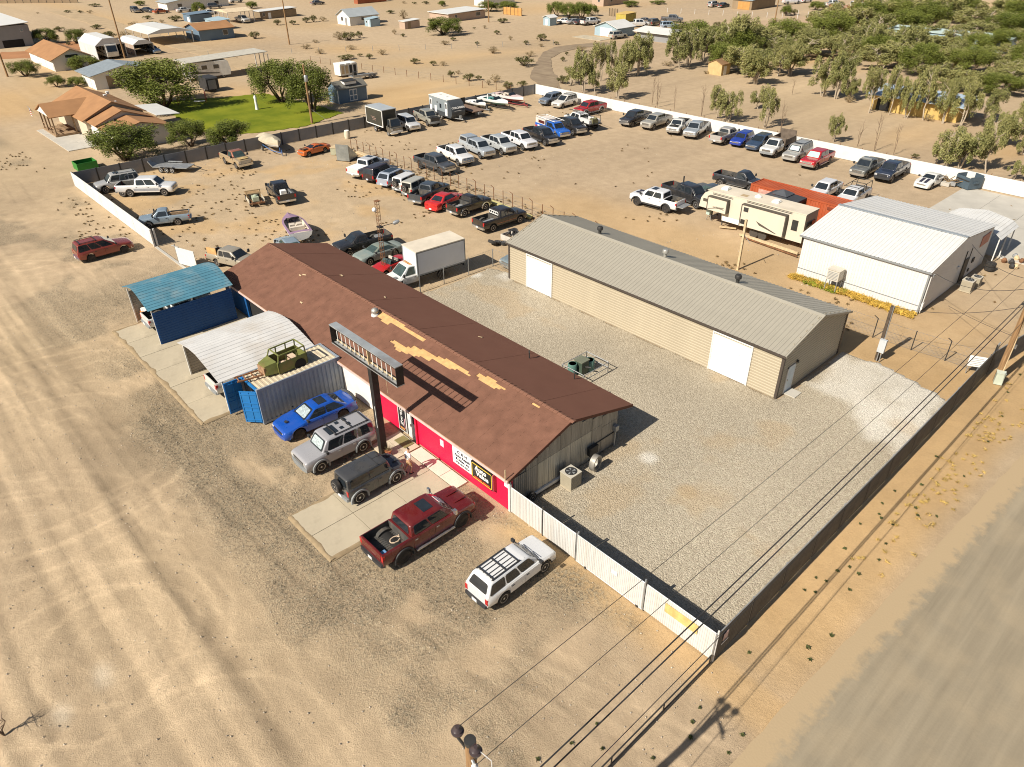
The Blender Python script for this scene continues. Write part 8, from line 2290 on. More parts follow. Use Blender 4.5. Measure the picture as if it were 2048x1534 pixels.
t = thing('porch_table', 'picnic table on the timber porch', 'table', (-125.3, 26.2, .3))
MB().box(-.9, -.4, .7, .9, .4, .76).obj('table_top', WOOD, t)
for b in (-.75, .75):
 MB().box(-.9, b - .15, .4, .9, b + .15, .45).obj('bench', WOOD, t)
# barn shed by the lawn
bs_ = house('barn_shed', 'slate blue barn shed with white trimmed double doors by the lawn', -112.5, 65.1, 3.0, 5.6, 2.3, 3.2, 'y', BLUEWL, M('brown_grey_shed_roof', (.16, .15, .125), .7), .2, [], [], 'shed')
for k in (0, 1):
 dd = MB().box(.0, 2.2 + k * .75, .15, .05, 2.9 + k * .75, 2.0).obj('door', WHITE, bs_)
 for z0_, z1_ in ((.3, .95), (1.1, 1.85)):
  MB().box(.05, 2.28 + k * .75, z0_, .07, 2.82 + k * .75, z1_).obj('door_panel', BLUEWL, dd)
MB().box(-.04, -.04, 0, .06, .06, 2.3).box(-.04, 5.55, 0, .06, 5.65, 2.3).obj('corner_trim', WHITE, bs_)
sk = MB().hexa([(-1.5, 1.6, 3.1), (-.2, 1.6, 2.75), (-.2, 3.9, 2.75), (-1.5, 3.9, 3.1)], [(-1.5, 1.6, 3.35), (-.2, 1.6, 3.2), (-.2, 3.9, 3.2), (-1.5, 3.9, 3.35)]).obj('dormer', WHITE, bs_); MB().hexa([(-1.6, 1.5, 3.36), (-.1, 1.5, 3.2), (-.1, 4.0, 3.2), (-1.6, 4.0, 3.36)], [(-1.6, 1.5, 3.42), (-.1, 1.5, 3.26), (-.1, 4.0, 3.26), (-1.6, 4.0, 3.42)]).obj('dormer_roof', DARKSTEEL, bs_)
HL = [
('house', 'white gabled house with a grey roof above the bare lot', -195.7, 120.1, 6.6, 9.4, 2.3, 3.9, 'y', WHITEWL, GREYROOF, .4, [('S', .4, 1.0, .9, .9), ('E', .45, 1.1, .8, .7), ('E', .8, 1.1, .8, .7)], [('S', .7, .9, 1.9, GREYWL)]),
('shed', 'small light blue shed beside the white gabled house', -189.7, 122.9, 2.9, 3.2, 1.8, 2.1, 's', LBLUE, LBLUE, .1, [('S', .35, .9, .5, .5)], [('S', .7, .6, 1.5, WHITE)]),
('shed', 'pink shed with a low brown wall beyond the wide mesquite', -178.8, 126.7, 2.6, 5.0, 1.75, 2.0, 's', PINKWL, WROOF, .2, [], [('E', .3, .9, 1.5, BROWNWL)]),
('house', 'flat white roofed long house behind the wide mesquite', -181.7, 144.2, 9.0, 14.0, 2.0, 2.3, 's', PINKWL, WROOF, .4, [('E', .2, .9, .8, .7), ('E', .8, .8, 1.6, .9)], []),
('house', 'slate blue house with a tan gable roof behind the white carport', -198.2, 78.1, 8.5, 9.0, 2.5, 3.6, 'y', BLUEWL, TANROOF, .4, [('S', .5, 1.0, 1.3, 1.1), ('E', .75, .9, 1.2, 1.1)], []),
('shed', 'light blue flat roofed shed beyond the slate blue house', -214.7, 90.0, 7.5, 3.8, 2.1, 2.4, 's', LBLUE, LBLUE, .2, [('S', .5, 1.0, .6, .5)], []),
('shed', 'dark blue shed with a white sign among the far bushes', -236.4, 91.6, 5.3, 6.5, 1.9, 2.2, 's', BLUEWL, BLUEWL, .2, [], [('S', .7, 1.6, 1.2, WHITE)]),
('house', 'long grey roofed white house at the top edge of the desert', -272.1, 98.7, 8.0, 21, 2.2, 3.6, 'x', WHITEWL, GREYROOF, .5, [('E', .2, .8, 1.4, .9), ('E', .5, .8, 1.4, .9), ('E', .8, .8, 1.4, .9)], []),
('mobile_home', 'brown mobile home with a white roof beside the tan canopy', -227.6, 109.1, 4.7, 12.0, 2.0, 2.3, 's', BROWNWL, WROOF, .2, [('E', .1, .8, .7, .8)], [('E', .25, .9, 1.6, WHITE)]),
('garage', 'pale blue garage with a big white door at the driveway end', -127.4, 154.2, 7.4, 6.6, 2.1, 3.3, 'y', LBLUE, WROOF, .4, [], [('S', .52, 3.9, 1.9, WHITE)]),
('house', 'low white roofed house with an open carport among the eucalyptus', -112.6, 156.0, 10.0, 8.0, 1.9, 2.5, 'x', GREYWL, WROOF, .8, [], [('E', .25, 2.4, 1.6, UNDER)]),
('storage_box', 'yellow storage box in the junk yard behind the garage', -143.3, 176.8, 3.5, 4.5, 2.2, 2.4, 's', M('olive_yellow_box', (.42, .33, .07), .7), YELWL, .1, [], []),
('shed', 'small light blue shed with a white roof on open sand', -155.0, 158.5, 2.6, 2.6, 2.0, 2.5, 'y', LBLUE, WROOF, .3, [], [('S', .5, .8, 1.6, WHITE)]),
('house', 'pale pink house at the top edge beside the olive trees', -175.7, 204.7, 5.0, 13.0, 2.6, 3.0, 's', PINKWL, GREYROOF, .3, [('S', .6, 1.2, .8, .8), ('E', .3, 1.1, 1, .9)], []),
('shed', 'cream shed with a brown roof among the bare trunks', -81.5, 130.5, 3.1, 2.9, 1.9, 2.6, 'y', M('cream_boards', (.5, .36, .17), .8), M('brown_shed_roof', (.24, .14, .07), .85), .15, [], [('E', .4, .9, 1.6, WHITEWL)]),
('barn', 'timber barn with pale board panels at the top edge', -134.7, 227.7, 7.0, 14.0, 2.6, 3.6, 's', BROWNWL, M('blue_grey_barn_roof', (.27, .32, .34), .6), .3, [], [('S', .6, 4.2, 2.2, M('orange_boards', (.45, .24, .075), .8))]),
('workshop', 'grey metal roofed workshop behind the brown roofed house', -154.1, 39.8, 7.2, 11.0, 2.5, 3.6, 'x', WHITEWL, M('grey_ribbed_roof', (.3, .34, .36), .5, .3), .8, [], [('E', .3, 2.4, 2.1, BROWNWL), ('S', .6, 1.0, 2, WHITE)]),
('garage', 'tan roofed garage with white doors behind the small mesquites', -179.7, 39.8, 18.0, 7.5, 2.2, 3.8, 'x', WHITEWL, TANROOF, .5, [('E', .5, 2.3, 2.4, .5)], [('S', .3, 2.6, 2, WHITE), ('S', .6, 2.6, 2, WHITE)]),
('warehouse', 'large grey warehouse at the left picture edge', -222.3, 38.0, 30.0, 8.5, 4.6, 5.0, 's', GREYWL, WROOF, .3, [('E', .8, 3.2, .5, .5)], [('E', .5, 4.5, 1.6, UNDER)]),
('house', 'yellow walled long building hidden among the eucalyptus', -36.5, 123.8, 13.0, 5.0, 2.2, 2.8, 's', YELWL, M('blue_tarp_roof', (.34, .42, .5), .5), .8, [], [('S', .15, 2.0, 1.7, UNDER)]),
('house', 'house with an orange brown roof at the right edge behind the trees', -12.0, 147.0, 15.0, 12.0, 2.6, 4.4, 'x', YELWL, M('orange_brown_roof', (.34, .16, .05), .85), .6, [], [('S', .7, 2.0, 2, UNDER)]),
('mobile_home', 'pale blue roofed mobile home deep in the eucalyptus grove', -52.0, 195.0, 26.0, 5.0, 2.6, 2.9, 's', LBLUE, M('pale_aqua_roof', (.45, .55, .52), .5), .3, [], []),
('mobile_home', 'white roofed mobile home at the upper right edge of the grove', -30.0, 215.0, 22.0, 6.0, 2.6, 2.9, 's', WHITEWL, M('pale_aqua_metal', (.5, .6, .58), .5), .3, [], []),
('shipping_container', 'red brown container at the top edge behind a mesh fence', -242.8, 153.0, 2.4, 12.0, 2.4, 2.45, 's', BRICKR, BRICKR, .02, [], []),
('house', 'low white walled house at the top edge left of the pink house', -205, 178.0, 5.0, 14, 2.2, 2.6, 's', WHITEWL, M('green_roof', (.12, .28, .14), .7), .3, [], []),
]
for h_ in HL:
 nm_, lb_, *r0 = h_
 house(nm_, lb_, *r0, cat=nm_.replace('_', ' '))
def canopy(label, x1, y0, a, b, h, rise, rm, wm=None, arch=False, name='carport'):
 t = thing(name, label, 'carport', (x1, y0, 0))
 if arch:
  MB().hexa([(-a, 0, h), (-a / 2, 0, h + rise), (0, 0, h), (0, 0, h - .1), (-a, 0, h - .1)], [(-a, b, h), (-a / 2, b, h + rise), (0, b, h), (0, b, h - .1), (-a, b, h - .1)]).obj('roof', rm, t) if arch == 'y' else MB().hexa([(0, 0, h), (0, b * .3, h + rise), (0, b * .7, h + rise), (0, b, h), (0, b, h - .1), (0, 0, h - .1)], [(-a, 0, h), (-a, b * .3, h + rise), (-a, b * .7, h + rise), (-a, b, h), (-a, b, h - .1), (-a, 0, h - .1)]).obj('roof', rm, t)
 else:
  slab_roof(t, 'roof', [(-a, -.2, h), (0, -.2, h), (0, b, h + rise), (-a, b, h + rise)], .12, rm)
 pm = MB().box(-.07, -.07, 0, .07, .07, h - .05).mesh('post', WHITEM)
 for k in range(4):
  for yy in (.05, b - .05):
   put('post', pm, t, (-a * k / 3 - (.1 if k == 0 else -.1), yy, 0))
 if wm:
  MB().box(-a, 0, .1, 0, .06, h - .1).obj('wall', wm, t)
  if arch:
   MB().box(-a, b - .06, .1, 0, b, h - .1).box(-a, 0, .1, -a + .08, b, h + rise * .5).obj('wall', GREYWL, t)
 return t
canopy('white barn shaped carport with a motorhome inside', -187.0, 50.5, 12.0, 6.2, 2.9, 1.3, WHITEM, WHITEM, 'x')
canopy('small white arched carport beside the barn shaped one', -187.4, 58.5, 10.0, 4.4, 2.3, .8, WHITEM, PINKWL, 'x')
canopy('wide white carport in front of the slate blue house', -198.5, 66.0, 16.0, 10.5, 2.7, .8, WROOF, None, 'x')
canopy('long pale canopy on slim posts above the parked motorhome', -148.8, 55.0, 6.0, 16.5, 3.2, .3, M('tan_canopy_roof', (.46, .43, .36), .6), None)
canopy('tan canopy with a white truck camper beneath it', -224, 97.5, 9.0, 8.0, 3.0, .6, M('tan_canvas_roof', (.6, .48, .32), .7), None, 'y')
def motorhome(label, x, y, yaw, L_=8.5, m=None):
 t = thing('motorhome', label, 'motorhome', (x, y, 0), R(yaw)); m = m or M('white_motorhome', (.66, .64, .58), .4)
 camper([(-L_ / 2, .5), (L_ / 2 - .2, .5), (L_ / 2, 1.4), (L_ / 2 - .3, 2.9), (L_ / 2 - .6, 3.1), (-L_ / 2, 3.1)], 2.4, m).obj('body', m, t)
 MB().hexa([(L_ / 2 + .03, -1.0, 1.5), (L_ / 2 + .03, 1.0, 1.5), (L_ / 2 - .03, 1.0, 1.5), (L_ / 2 - .03, -1.0, 1.5)], [(L_ / 2 - .24, -1.0, 2.7), (L_ / 2 - .24, 1.0, 2.7), (L_ / 2 - .3, 1.0, 2.7), (L_ / 2 - .3, -1.0, 2.7)]).obj('windshield', GLASS, t)
 for sd_ in (1, -1):
  for a in (-2.6, -.6, 1.6):
   MB().box(a - .5, sd_ * 1.2 - .02, 1.8, a + .5, sd_ * 1.2 + .02, 2.5).obj('window', GLASS, t)
  MB().hexa([(-3, sd_ * 1.21 - .01, 1.2), (2, sd_ * 1.21 - .01, .9), (2, sd_ * 1.21 - .01, 1.05), (-3, sd_ * 1.21 - .01, 1.55)], [(-3, sd_ * 1.21 + .01, 1.2), (2, sd_ * 1.21 + .01, .9), (2, sd_ * 1.21 + .01, 1.05), (-3, sd_ * 1.21 + .01, 1.55)]).obj('side_graphic', FWD, t)
 wheels_on(t, [(a, s * 1.05) for a in (-2.2, 2.7) for s in (1, -1)], .42)
 return t
motorhome('white motorhome with dark swoosh under the long pale canopy', -150.18, 59.09, 80)
motorhome('white motorhome parked inside the barn shaped carport', -190.0, 53.6, 0, 7)
motorhome('white motorhome beyond the red arena fence', -110.79, 261.48, -60)
t = thing('cargo_trailer', 'black cargo trailer with a grey door beside the lawn', 'trailer', (-137.01, 54.41, 0), R(0))
camper([(-3.5, .4), (0, .4), (0, 2.2), (-.3, 2.4), (-3.5, 2.4)], 2.2, DARKTRIM).obj('body', DARKTRIM, t); MB().box(0, -.8, .5, .05, .6, 2.0).obj('door', GREYTRIM, t)
wheels_on(t, [(-1.7, 1.0), (-1.7, -1.0)], .33)
t = thing('slide_camper', 'stripped white camper body behind the barn shed', 'camper', (-133.1, 79.62, 0))
MB().box(-1.2, -2.0, .3, 1.0, 1.9, 2.2).obj('body', WHITEWL, t)
for k in range(4):
 MB().box(1.0, -1.7 + k * .9, .6, 1.04, -1.1 + k * .9, 2.0).obj('opening', DARKTRIM if k > 1 else PALEWOOD, t)
for k in range(3):
 MB().box(-1.3, -2 + k * 1.3, 2.2, 1.1, -.9 + k * 1.3, 2.4).obj('roof_hatch', WHITE, t)
t = thing('utility_trailer', 'grey flat trailer parked behind the barn shed', 'trailer', (-128.57, 80.41, 0), R(85))
MB().box(-2.6, -1.0, .5, 2.6, 1.0, .62).box(-2.6, -1.0, .62, 2.6, -.94, .9).obj('deck', STEEL, t); wheels_on(t, [(a, s * 1.1) for a in (1.0, 1.8) for s in (1, -1)], .35)
MB().box(-2.2, -.6, .62, -1.6, .2, 1.4).obj('generator', DARKSTEEL, t)
t = thing('skip_bin', 'bright green open bin against the grey panel wall', 'bin', (-104.0, 22.9, 0))
gm_ = M('bright_green_steel', (.03, .2, .03), .5)
for a, b in (((-1.0, -1.2, 0), (-.94, 1.2, .9)), ((.94, -1.2, 0), (1.0, 1.2, .9)), ((-.94, -1.2, 0), (.94, -1.14, .9)), ((-.94, 1.14, 0), (.94, 1.2, .9))):
 MB().box(*a, *b).obj('side', gm_, t)
MB().box(-.94, -1.14, 0, .94, 1.14, .06).obj('floor', UNDER, t)
t = thing('lawn_statue', 'white wrapped hand pump standing alone on the lawn', 'pump', (-118.65, 53.48, 0))
MB().lathe([(.28, 0), (.24, .5), (.2, 1.5), (.25, 1.9), (.1, 2.2)], 10).obj('cover', WHITE, t, 50); MB().tube((0, 0, 2.2), (-.1, -.2, 2.6), .09).tube((0, 0, 2.3), (.3, .1, 2.1), .05).obj('handle', DARKSTEEL, t)
t = thing('swing_set', 'red and grey playground swing set under the large tree', 'swing', (-130.93, 47.93, 0), R(60))
for a in (-2.2, 2.2):
 for b in (-.8, .8):
  MB().tube((a, b, 0), (a, 0, 2.1), .05).obj('leg', M('red_pipe', (.35, .05, .04), .5), t)
MB().tube((-2.2, 0, 2.1), (2.2, 0, 2.1), .05).obj('top_bar', STEEL, t); MB().box(.2, -.25, 0.2, 2.0, .25, .28).obj('slide', WHITE, t)
def board_fence(label, a, b, h, m, k):
 return panel_wall('fence', label, a, b, h, k, m, DARKSTEEL, post_r=.06, cat='fence')
board_fence('orange board fence beside the olive trees', (-184.29, 167.87), (-177.0, 168.73), 2.0, M('orange_fence_boards', (.5, .26, .08), .8), 5)
board_fence('long red metal fence behind the riding arena', (-116.04, 240.93), (-104.35, 242.96), 1.9, BRICKR, 9)
board_fence('dark brown fence at the top left edge', (-341.75, 65.04), (-322.33, 85.77), 1.6, BROWNWL, 10)
board_fence('brown panel fence behind the junk yard', (-157.83, 186.8), (-155.06, 187.3), 2.0, BROWNWL, 3)
wire_fence('arena_fence', 'white pipe rail fence of the riding arena', [(-117.46, 225.05), (-113.39, 223.34), (-110.56, 224.64), (-108.68, 227.75), (-106.64, 230.57), (-105.04, 234.35), (-103.72, 237.89)], 1.5, WHITEM, False, (.5, 1.0, 1.5), .07)
sheet_poly('arena', [(-119.3, 205.52), (-116.32, 223.8), (-108.03, 224.78), (-98.06, 194.73), (-111.04, 193.31)], .006, M('arena_sand', (.42, .30, .19), .95, 0, .06, .3), 2.0, .3)
sheet_poly('red_dirt', [(-216.25, 37.7), (-212.73, 43.7), (-224.43, 48.96), (-217.62, 64.5), (-206.1, 63.74), (-208.06, 53.53), (-201.84, 41.8), (-205.93, 35.45)], .006, M('red_dirt_ground', (.36, .17, .075), .95, 0, .12, .3), 1.5, .5)
# parked far away
FS, FC, FT = suv_spec(), car_spec(), truck_spec('crew')
FAR = [('N1', 50, 105, FS, (.08, .08, .085), 'dark suv at the far left of the top desert houses', 0), ('N1', 155, 102, FC, (.05, .05, .05), 'black car beside the white end wall of the far house', 20), ('N1', 268, 112, FC, (.4, .1, .03), 'orange car before the long grey roofed house', 95), ('N1', 465, 100, FC, (.6, .6, .58), 'white car before the long grey roofed house', 90), ('N1', 678, 122, FC, (.72, .72, .68), 'white car near the lone tree before the far house', 100), ('N1', 722, 72, FS, (.06, .06, .065), 'dark suv at the right end of the far house', 70), ('N1', 900, 22, FS, (.7, .7, .68), 'white van at the top edge', 90), ('N2', 468, 44, FC, (.15, .15, .15), 'grey car on the far road above the white gabled house', 90), ('N1', 960, 190, FT, (.5, .5, .48), 'white truck camper under the tan canopy', 0), ('N1', 205, 445, FC, (.06, .1, .16), 'dark blue car beside the small arched carport', 0), ('N4', 130, 186, FC, (.66, .66, .64), 'white car at the left end of the junk yard', 30), ('N4', 205, 190, FC, (.3, .3, .3), 'grey car in the junk yard row', 60), ('N4', 262, 192, FC, (.05, .05, .05), 'black car in the junk yard row', 70), ('N4', 325, 196, FT, (.6, .6, .58), 'white pickup in the junk yard row', 80), ('N4', 700, 212, FT, (.7, .69, .66), 'white truck behind the pale blue garage', 60), ('N4', 760, 185, FC, (.2, .16, .12), 'brown wreck behind the pale blue garage', 0), ('N4', 830, 200, FS, (.12, .1, .08), 'dark wreck in the junk yard', 90), ('N4', 970, 175, FT, (.1, .1, .1), 'black truck at the right end of the junk yard', 30), ('N4', 945, 225, FS, (.3, .38, .45), 'pale blue wreck near the low carport house', 60), ('N5', 95, 48, FS, (.35, .35, .34), 'silver suv on the sand by the timber barn', 90), ('N5', 165, 50, FC, (.06, .06, .06), 'black car beside the timber barn', 90), ('N5', 1110, 50, FS, (.68, .68, .66), 'white suv beyond the red arena fence', 60), ('N5', 1190, 25, FC, (.4, .42, .45), 'silver car beyond the red arena fence', 60), ('N5', 645, 28, FT, (.6, .6, .6), 'white truck at the top edge above the arena', 60), ('N5', 745, 16, FC, (.66, .66, .66), 'white car at the top edge above the arena', 80), ('N4', 540, 305, FS, (.4, .38, .32), 'covered vehicle beside the pale blue garage', 80), ('N5', 935, 45, FT, (.66, .66, .64), 'white pickup before the red arena fence', 70)]
for (tl, xx, yy, sp, c_, lb_, yw), q in zip(FAR, ((-274.97, 89.37), (-272.94, 92.58), (-266.34, 94.36), (-264.6, 101.2), (-251.56, 103.9), (-266.43, 112.22), (-278.93, 125.55), (-251.51, 142.39), (-225.07, 102.29), (-189.23, 63.22), (-155.16, 165.27), (-152.5, 166.31), (-150.69, 167.29), (-148.38, 168.02), (-136.33, 173.76), (-139.21, 180.69), (-135.01, 179.23), (-135.49, 187.91), (-128.35, 176.87), (-148.57, 227.74), (-145.78, 229.2), (-114.82, 257.75), (-116.78, 270.04), (-134.54, 252.0), (-133.72, 259.85), (-126.5, 153.6), (-121.45, 254.39))):
 vehicle('parked_car' if sp is not FT else 'pickup_truck', lb_, 'car' if sp is not FT else 'pickup', sp, c_, q[0], q[1], yw, 'vehicles parked at the far houses')
# ================================================================ TREES AND SHRUBS
def leaf_mat(name, a, b):
 m, n, l, bs = new_mat(name)
 oi = n.new('ShaderNodeObjectInfo'); tc = n.new('ShaderNodeTexCoord'); ge = n.new('ShaderNodeNewGeometry')
 f = noise(n, l, tc.outputs['Object'], 9, 3)
 t_ = math_(n, l, 'ADD', math_(n, l, 'MULTIPLY', oi.outputs['Random'], .35), math_(n, l, 'MULTIPLY', ramp(n, l, f, .3, .7), .65))
 l.new(mixc(n, l, t_, a, b), bs.inputs['Base Color'])
 bs.inputs['Roughness'].default_value = .6; bs.inputs['Specular IOR Level'].default_value = .25
 return m
LEAFM = leaf_mat('mesquite_leaf', (.075, .10, .014), (.21, .23, .045)); LEAFE = leaf_mat('eucalyptus_leaf', (.125, .14, .04), (.36, .33, .125)); LEAFS = leaf_mat('scrub_leaf', (.07, .075, .02), (.19, .165, .06)); DRYS = leaf_mat('dry_scrub', (.15, .11, .055), (.3, .23, .12))
BARK = M('dark_bark', (.10, .07, .045), .9, 0, .25, 4); BARKP = M('pale_bark', (.42, .35, .26), .8, 0, .25, 3, dirt=(.2, .14, .09), dirtamt=.6, dscale=3)
def cards(cl, name, m, seed, ln, wd, droop):
 """cl: clumps (x,y,z,rx,rz,n); leaf cards as one mesh"""
 r = np.random.RandomState(seed); V = []
 for (cx, cy, cz, rx, rz, n_) in cl:
  u = r.normal(size=(n_, 3)); u /= np.linalg.norm(u, axis=1)[:, None]
  p = u * (r.rand(n_, 1) ** .45) * np.array([rx, rx, rz]) + np.array([cx, cy, cz])
  d = r.normal(size=(n_, 3)); d[:, 2] = d[:, 2] * .5 - droop; d /= np.linalg.norm(d, axis=1)[:, None]
  s_ = np.cross(d, r.normal(size=(n_, 3))); s_ /= np.linalg.norm(s_, axis=1)[:, None]
  L_ = ln * (.6 + .8 * r.rand(n_, 1)); W_ = wd * (.6 + .8 * r.rand(n_, 1))
  V.append(np.stack([p - d * L_ / 2, p + s_ * W_ / 2, p + d * L_ / 2, p - s_ * W_ / 2], 1))
 V = np.concatenate(V); n_ = len(V)
 me = bpy.data.meshes.new(name)
 me.vertices.add(n_ * 4); me.vertices.foreach_set('co', V.reshape(-1).astype(np.float32))
 me.loops.add(n_ * 4); me.loops.foreach_set('vertex_index', np.arange(n_ * 4, dtype=np.int32))
 me.polygons.add(n_); me.polygons.foreach_set('loop_start', np.arange(0, n_ * 4, 4, dtype=np.int32)); me.polygons.foreach_set('loop_total', np.full(n_, 4, dtype=np.int32))
 me.materials.append(m); me.update()
 return me
def limb(mb, a, b, r0, r1, rr, n_=3):
 a, b = Vector(a), Vector(b); p = a
 for k in range(n_):
  q = a.lerp(b, (k + 1) / n_) + Vector((rr.uniform(-1, 1), rr.uniform(-1, 1), 0)) * (a - b).length * .06 * (k < n_ - 1)
  mb.tube(p, q, lerp(r0, r1, k / n_), 6, 0, lerp(r0, r1, (k + 1) / n_), cap=False); p = q
TREES = {}
def make_tree(kind, seed):
 """unit tree: 1 high, about 1 wide"""
 rr = random.Random(seed); mb = MB(); cl = []
 if kind == 'mesquite':
  for k in range(5):
   a = k * 1.257 + rr.uniform(-.3, .3); e = (.2 * math.cos(a), .2 * math.sin(a), .42)
   limb(mb, (.02 * math.cos(a), .02 * math.sin(a), -.02), e, .022, .013, rr)
   for j in range(6):
    b = a + rr.uniform(-.9, .9); d = rr.uniform(.16, .42); z = rr.uniform(.42, .86) - .25 * d
    limb(mb, e, (d * math.cos(b), d * math.sin(b), z), .009, .003, rr, 2)
    cl.append((d * math.cos(b), d * math.sin(b), z, rr.uniform(.1, .17), rr.uniform(.09, .15), 330)); cl.append((d * 1.08 * math.cos(b), d * 1.08 * math.sin(b), z - .13, .09, .13, 150))
  cl.append((0, 0, .78, .24, .16, 900))
  return mb.mesh('trunk', BARK), cards(cl, 'crown', LEAFM, seed, .036, .0125, .3)
 if kind == 'eucalyptus':
  nt_ = rr.choice((1, 2, 2, 3))
  for k in range(nt_):
   a = rr.uniform(0, 6.3); tip = (.16 * math.cos(a), .16 * math.sin(a), rr.uniform(.8, .92))
   limb(mb, (.03 * math.cos(a), .03 * math.sin(a), -.02), tip, .022, .007, rr, 4)
   for j in range(11 if nt_ > 1 else 20):
    z = rr.uniform(.24, .85); b = rr.uniform(0, 6.3); d = rr.uniform(.12, .4) * (1.15 - z * .4)
    s0 = tuple(tip[i] * z / tip[2] for i in range(3)); e = (s0[0] + d * math.cos(b), s0[1] + d * math.sin(b), min(.97, z + .16))
    limb(mb, s0, e, .008, .003, rr, 2)
    cl.append((e[0], e[1], e[2] - .07, rr.uniform(.06, .12), rr.uniform(.11, .2), 210))
  return mb.mesh('trunk', BARKP), cards(cl, 'crown', LEAFE, seed, .055, .018, 1.1)
 if kind == 'bare':
  for k in range(3):
   a = rr.uniform(0, 6.3); e = (.15 * math.cos(a), .15 * math.sin(a), rr.uniform(.7, 1))
   limb(mb, (0, 0, -.02), e, .016, .005, rr, 5)
   for j in range(4):
    z = rr.uniform(.3, .9); b = rr.uniform(0, 6.3); s0 = tuple(e[i] * z for i in range(3))
    limb(mb, s0, (s0[0] + .25 * math.cos(b), s0[1] + .25 * math.sin(b), s0[2] + .15), .006, .002, rr, 2)
  return mb.mesh('trunk', M('grey_brown_bark', (.2, .14, .09), .9, 0, .2, 4)), None
 n_ = 26 if kind == 'scrub' else 34
 for k in range(n_):
  a = rr.uniform(0, 6.3); d = rr.uniform(.1, .48); z = rr.uniform(.5, 1.0) * (1.1 - d)
  mb.tube((d * .15 * math.cos(a), d * .15 * math.sin(a), 0), (d * math.cos(a), d * math.sin(a), z), .012, 3, 0, .005, cap=False)
  cl.append((d * math.cos(a), d * math.sin(a), z * .85, .13, .16, 26 if kind == 'scrub' else 7))
 return mb.mesh('stem', BARK if kind == 'scrub' else M('straw_stem', (.3, .22, .12), .9)), cards(cl, 'foliage', LEAFS if kind == 'scrub' else DRYS, seed, .12, .045, -.3)
def tree(kind, name, label, x, y, h, w_, v, group, cat='tree'):
 k = (kind, v)
 if k not in TREES:
  TREES[k] = make_tree(kind, 100 + 17 * v + len(kind))
 t = thing(name, label, cat, (x, y, 0), rng.uniform(0, 6.28), group)
 for me in TREES[k]:
  if me:
   put(me.name.split('.')[0], me, t).scale = (w_, w_, h)
 return t
MQ = [('large dark mesquite shading the lawn beside the brown roofed house', (-131.13, 42.96, 8.01, 14.89)), ('broad mesquite in front of the house with its branches over the panel wall', (-104.22, 27.81, 5.21, 9.21)), ('middle mesquite of the three along the panel wall', (-104.6, 36.73, 3.92, 6.12)), ('right hand mesquite of the three along the panel wall', (-100.45, 40.48, 3.88, 6.27)), ('dark low mesquite in front of the tan garage', (-178.31, 34.12, 3.19, 5.96)), ('small lone mesquite left of the workshop', (-162.7, 35.36, 2.25, 4.01)), ('bushy mesquite hiding the workshop corner', (-160.62, 38.27, 1.76, 3.65)), ('mesquite spreading before the barn shaped carport', (-176.52, 44.64, 3.15, 7.23)), ('round willow like tree at the left of the lawn', (-120.96, 59.07, 7.26, 9.07)), ('tall many stemmed tree over the utility pole on the lawn', (-110.83, 59.34, 8.26, 8.62)), ('wide low mesquite alone on the open desert', (-163.34, 127.5, 4.38, 10.47)), ('leafy tree before the long grey roofed far house', (-254.65, 101.86, 3.8, 4.86)), ('dark bushy tree left of the far house at the top edge', (-295.89, 98.16, 1.54, 4.12)), ('tall palm like tree beside the far mobile home', (-257.91, 121.03, 2.38, 4.34)), ('dense olive tree above the orange fence', (-192.83, 169.47, 3.2, 7.21)), ('second dense olive tree above the orange fence', (-191.14, 175.99, 2.86, 8.58)), ('olive tree left of the small blue shed', (-168.38, 174.85, 4.37, 5.67)), ('heavy olive tree behind the junk yard cars', (-163.55, 175.23, 4.47, 6.35)), ('tallest olive tree behind the junk yard cars', (-158.85, 175.6, 4.9, 7.01)), ('olive tree at the right end of the junk yard row', (-161.69, 183.19, 3.53, 4.55)), ('left tree of the clump right of the pink house', (-168.69, 210.18, 1.89, 6.2)), ('right tree of the clump right of the pink house', (-166.65, 222.27, 1.19, 5.93)), ('bush behind the large grey warehouse', (-267.28, 51.47, 2.11, 6.38)), ('dark thicket right of the large grey warehouse', (-223.71, 49.66, 3.71, 7.8)), ('thicket tree behind the tan garage', (-218.15, 55.01, 3.48, 5.52)), ('green tree at the left end of the arena', (-120.02, 222.67, 3.26, 3.78)), ('green tree above the red arena fence', (-120.49, 241.9, 2.64, 5.75)), ('upper tree hiding the far top edge near the flat house', (-215.88, 168.83, 1.79, 3.6))]
for k, (lb_, q) in enumerate(MQ):
 tree('mesquite', 'mesquite_tree', lb_, *q, k % 4, 'broad crowned trees around the houses')
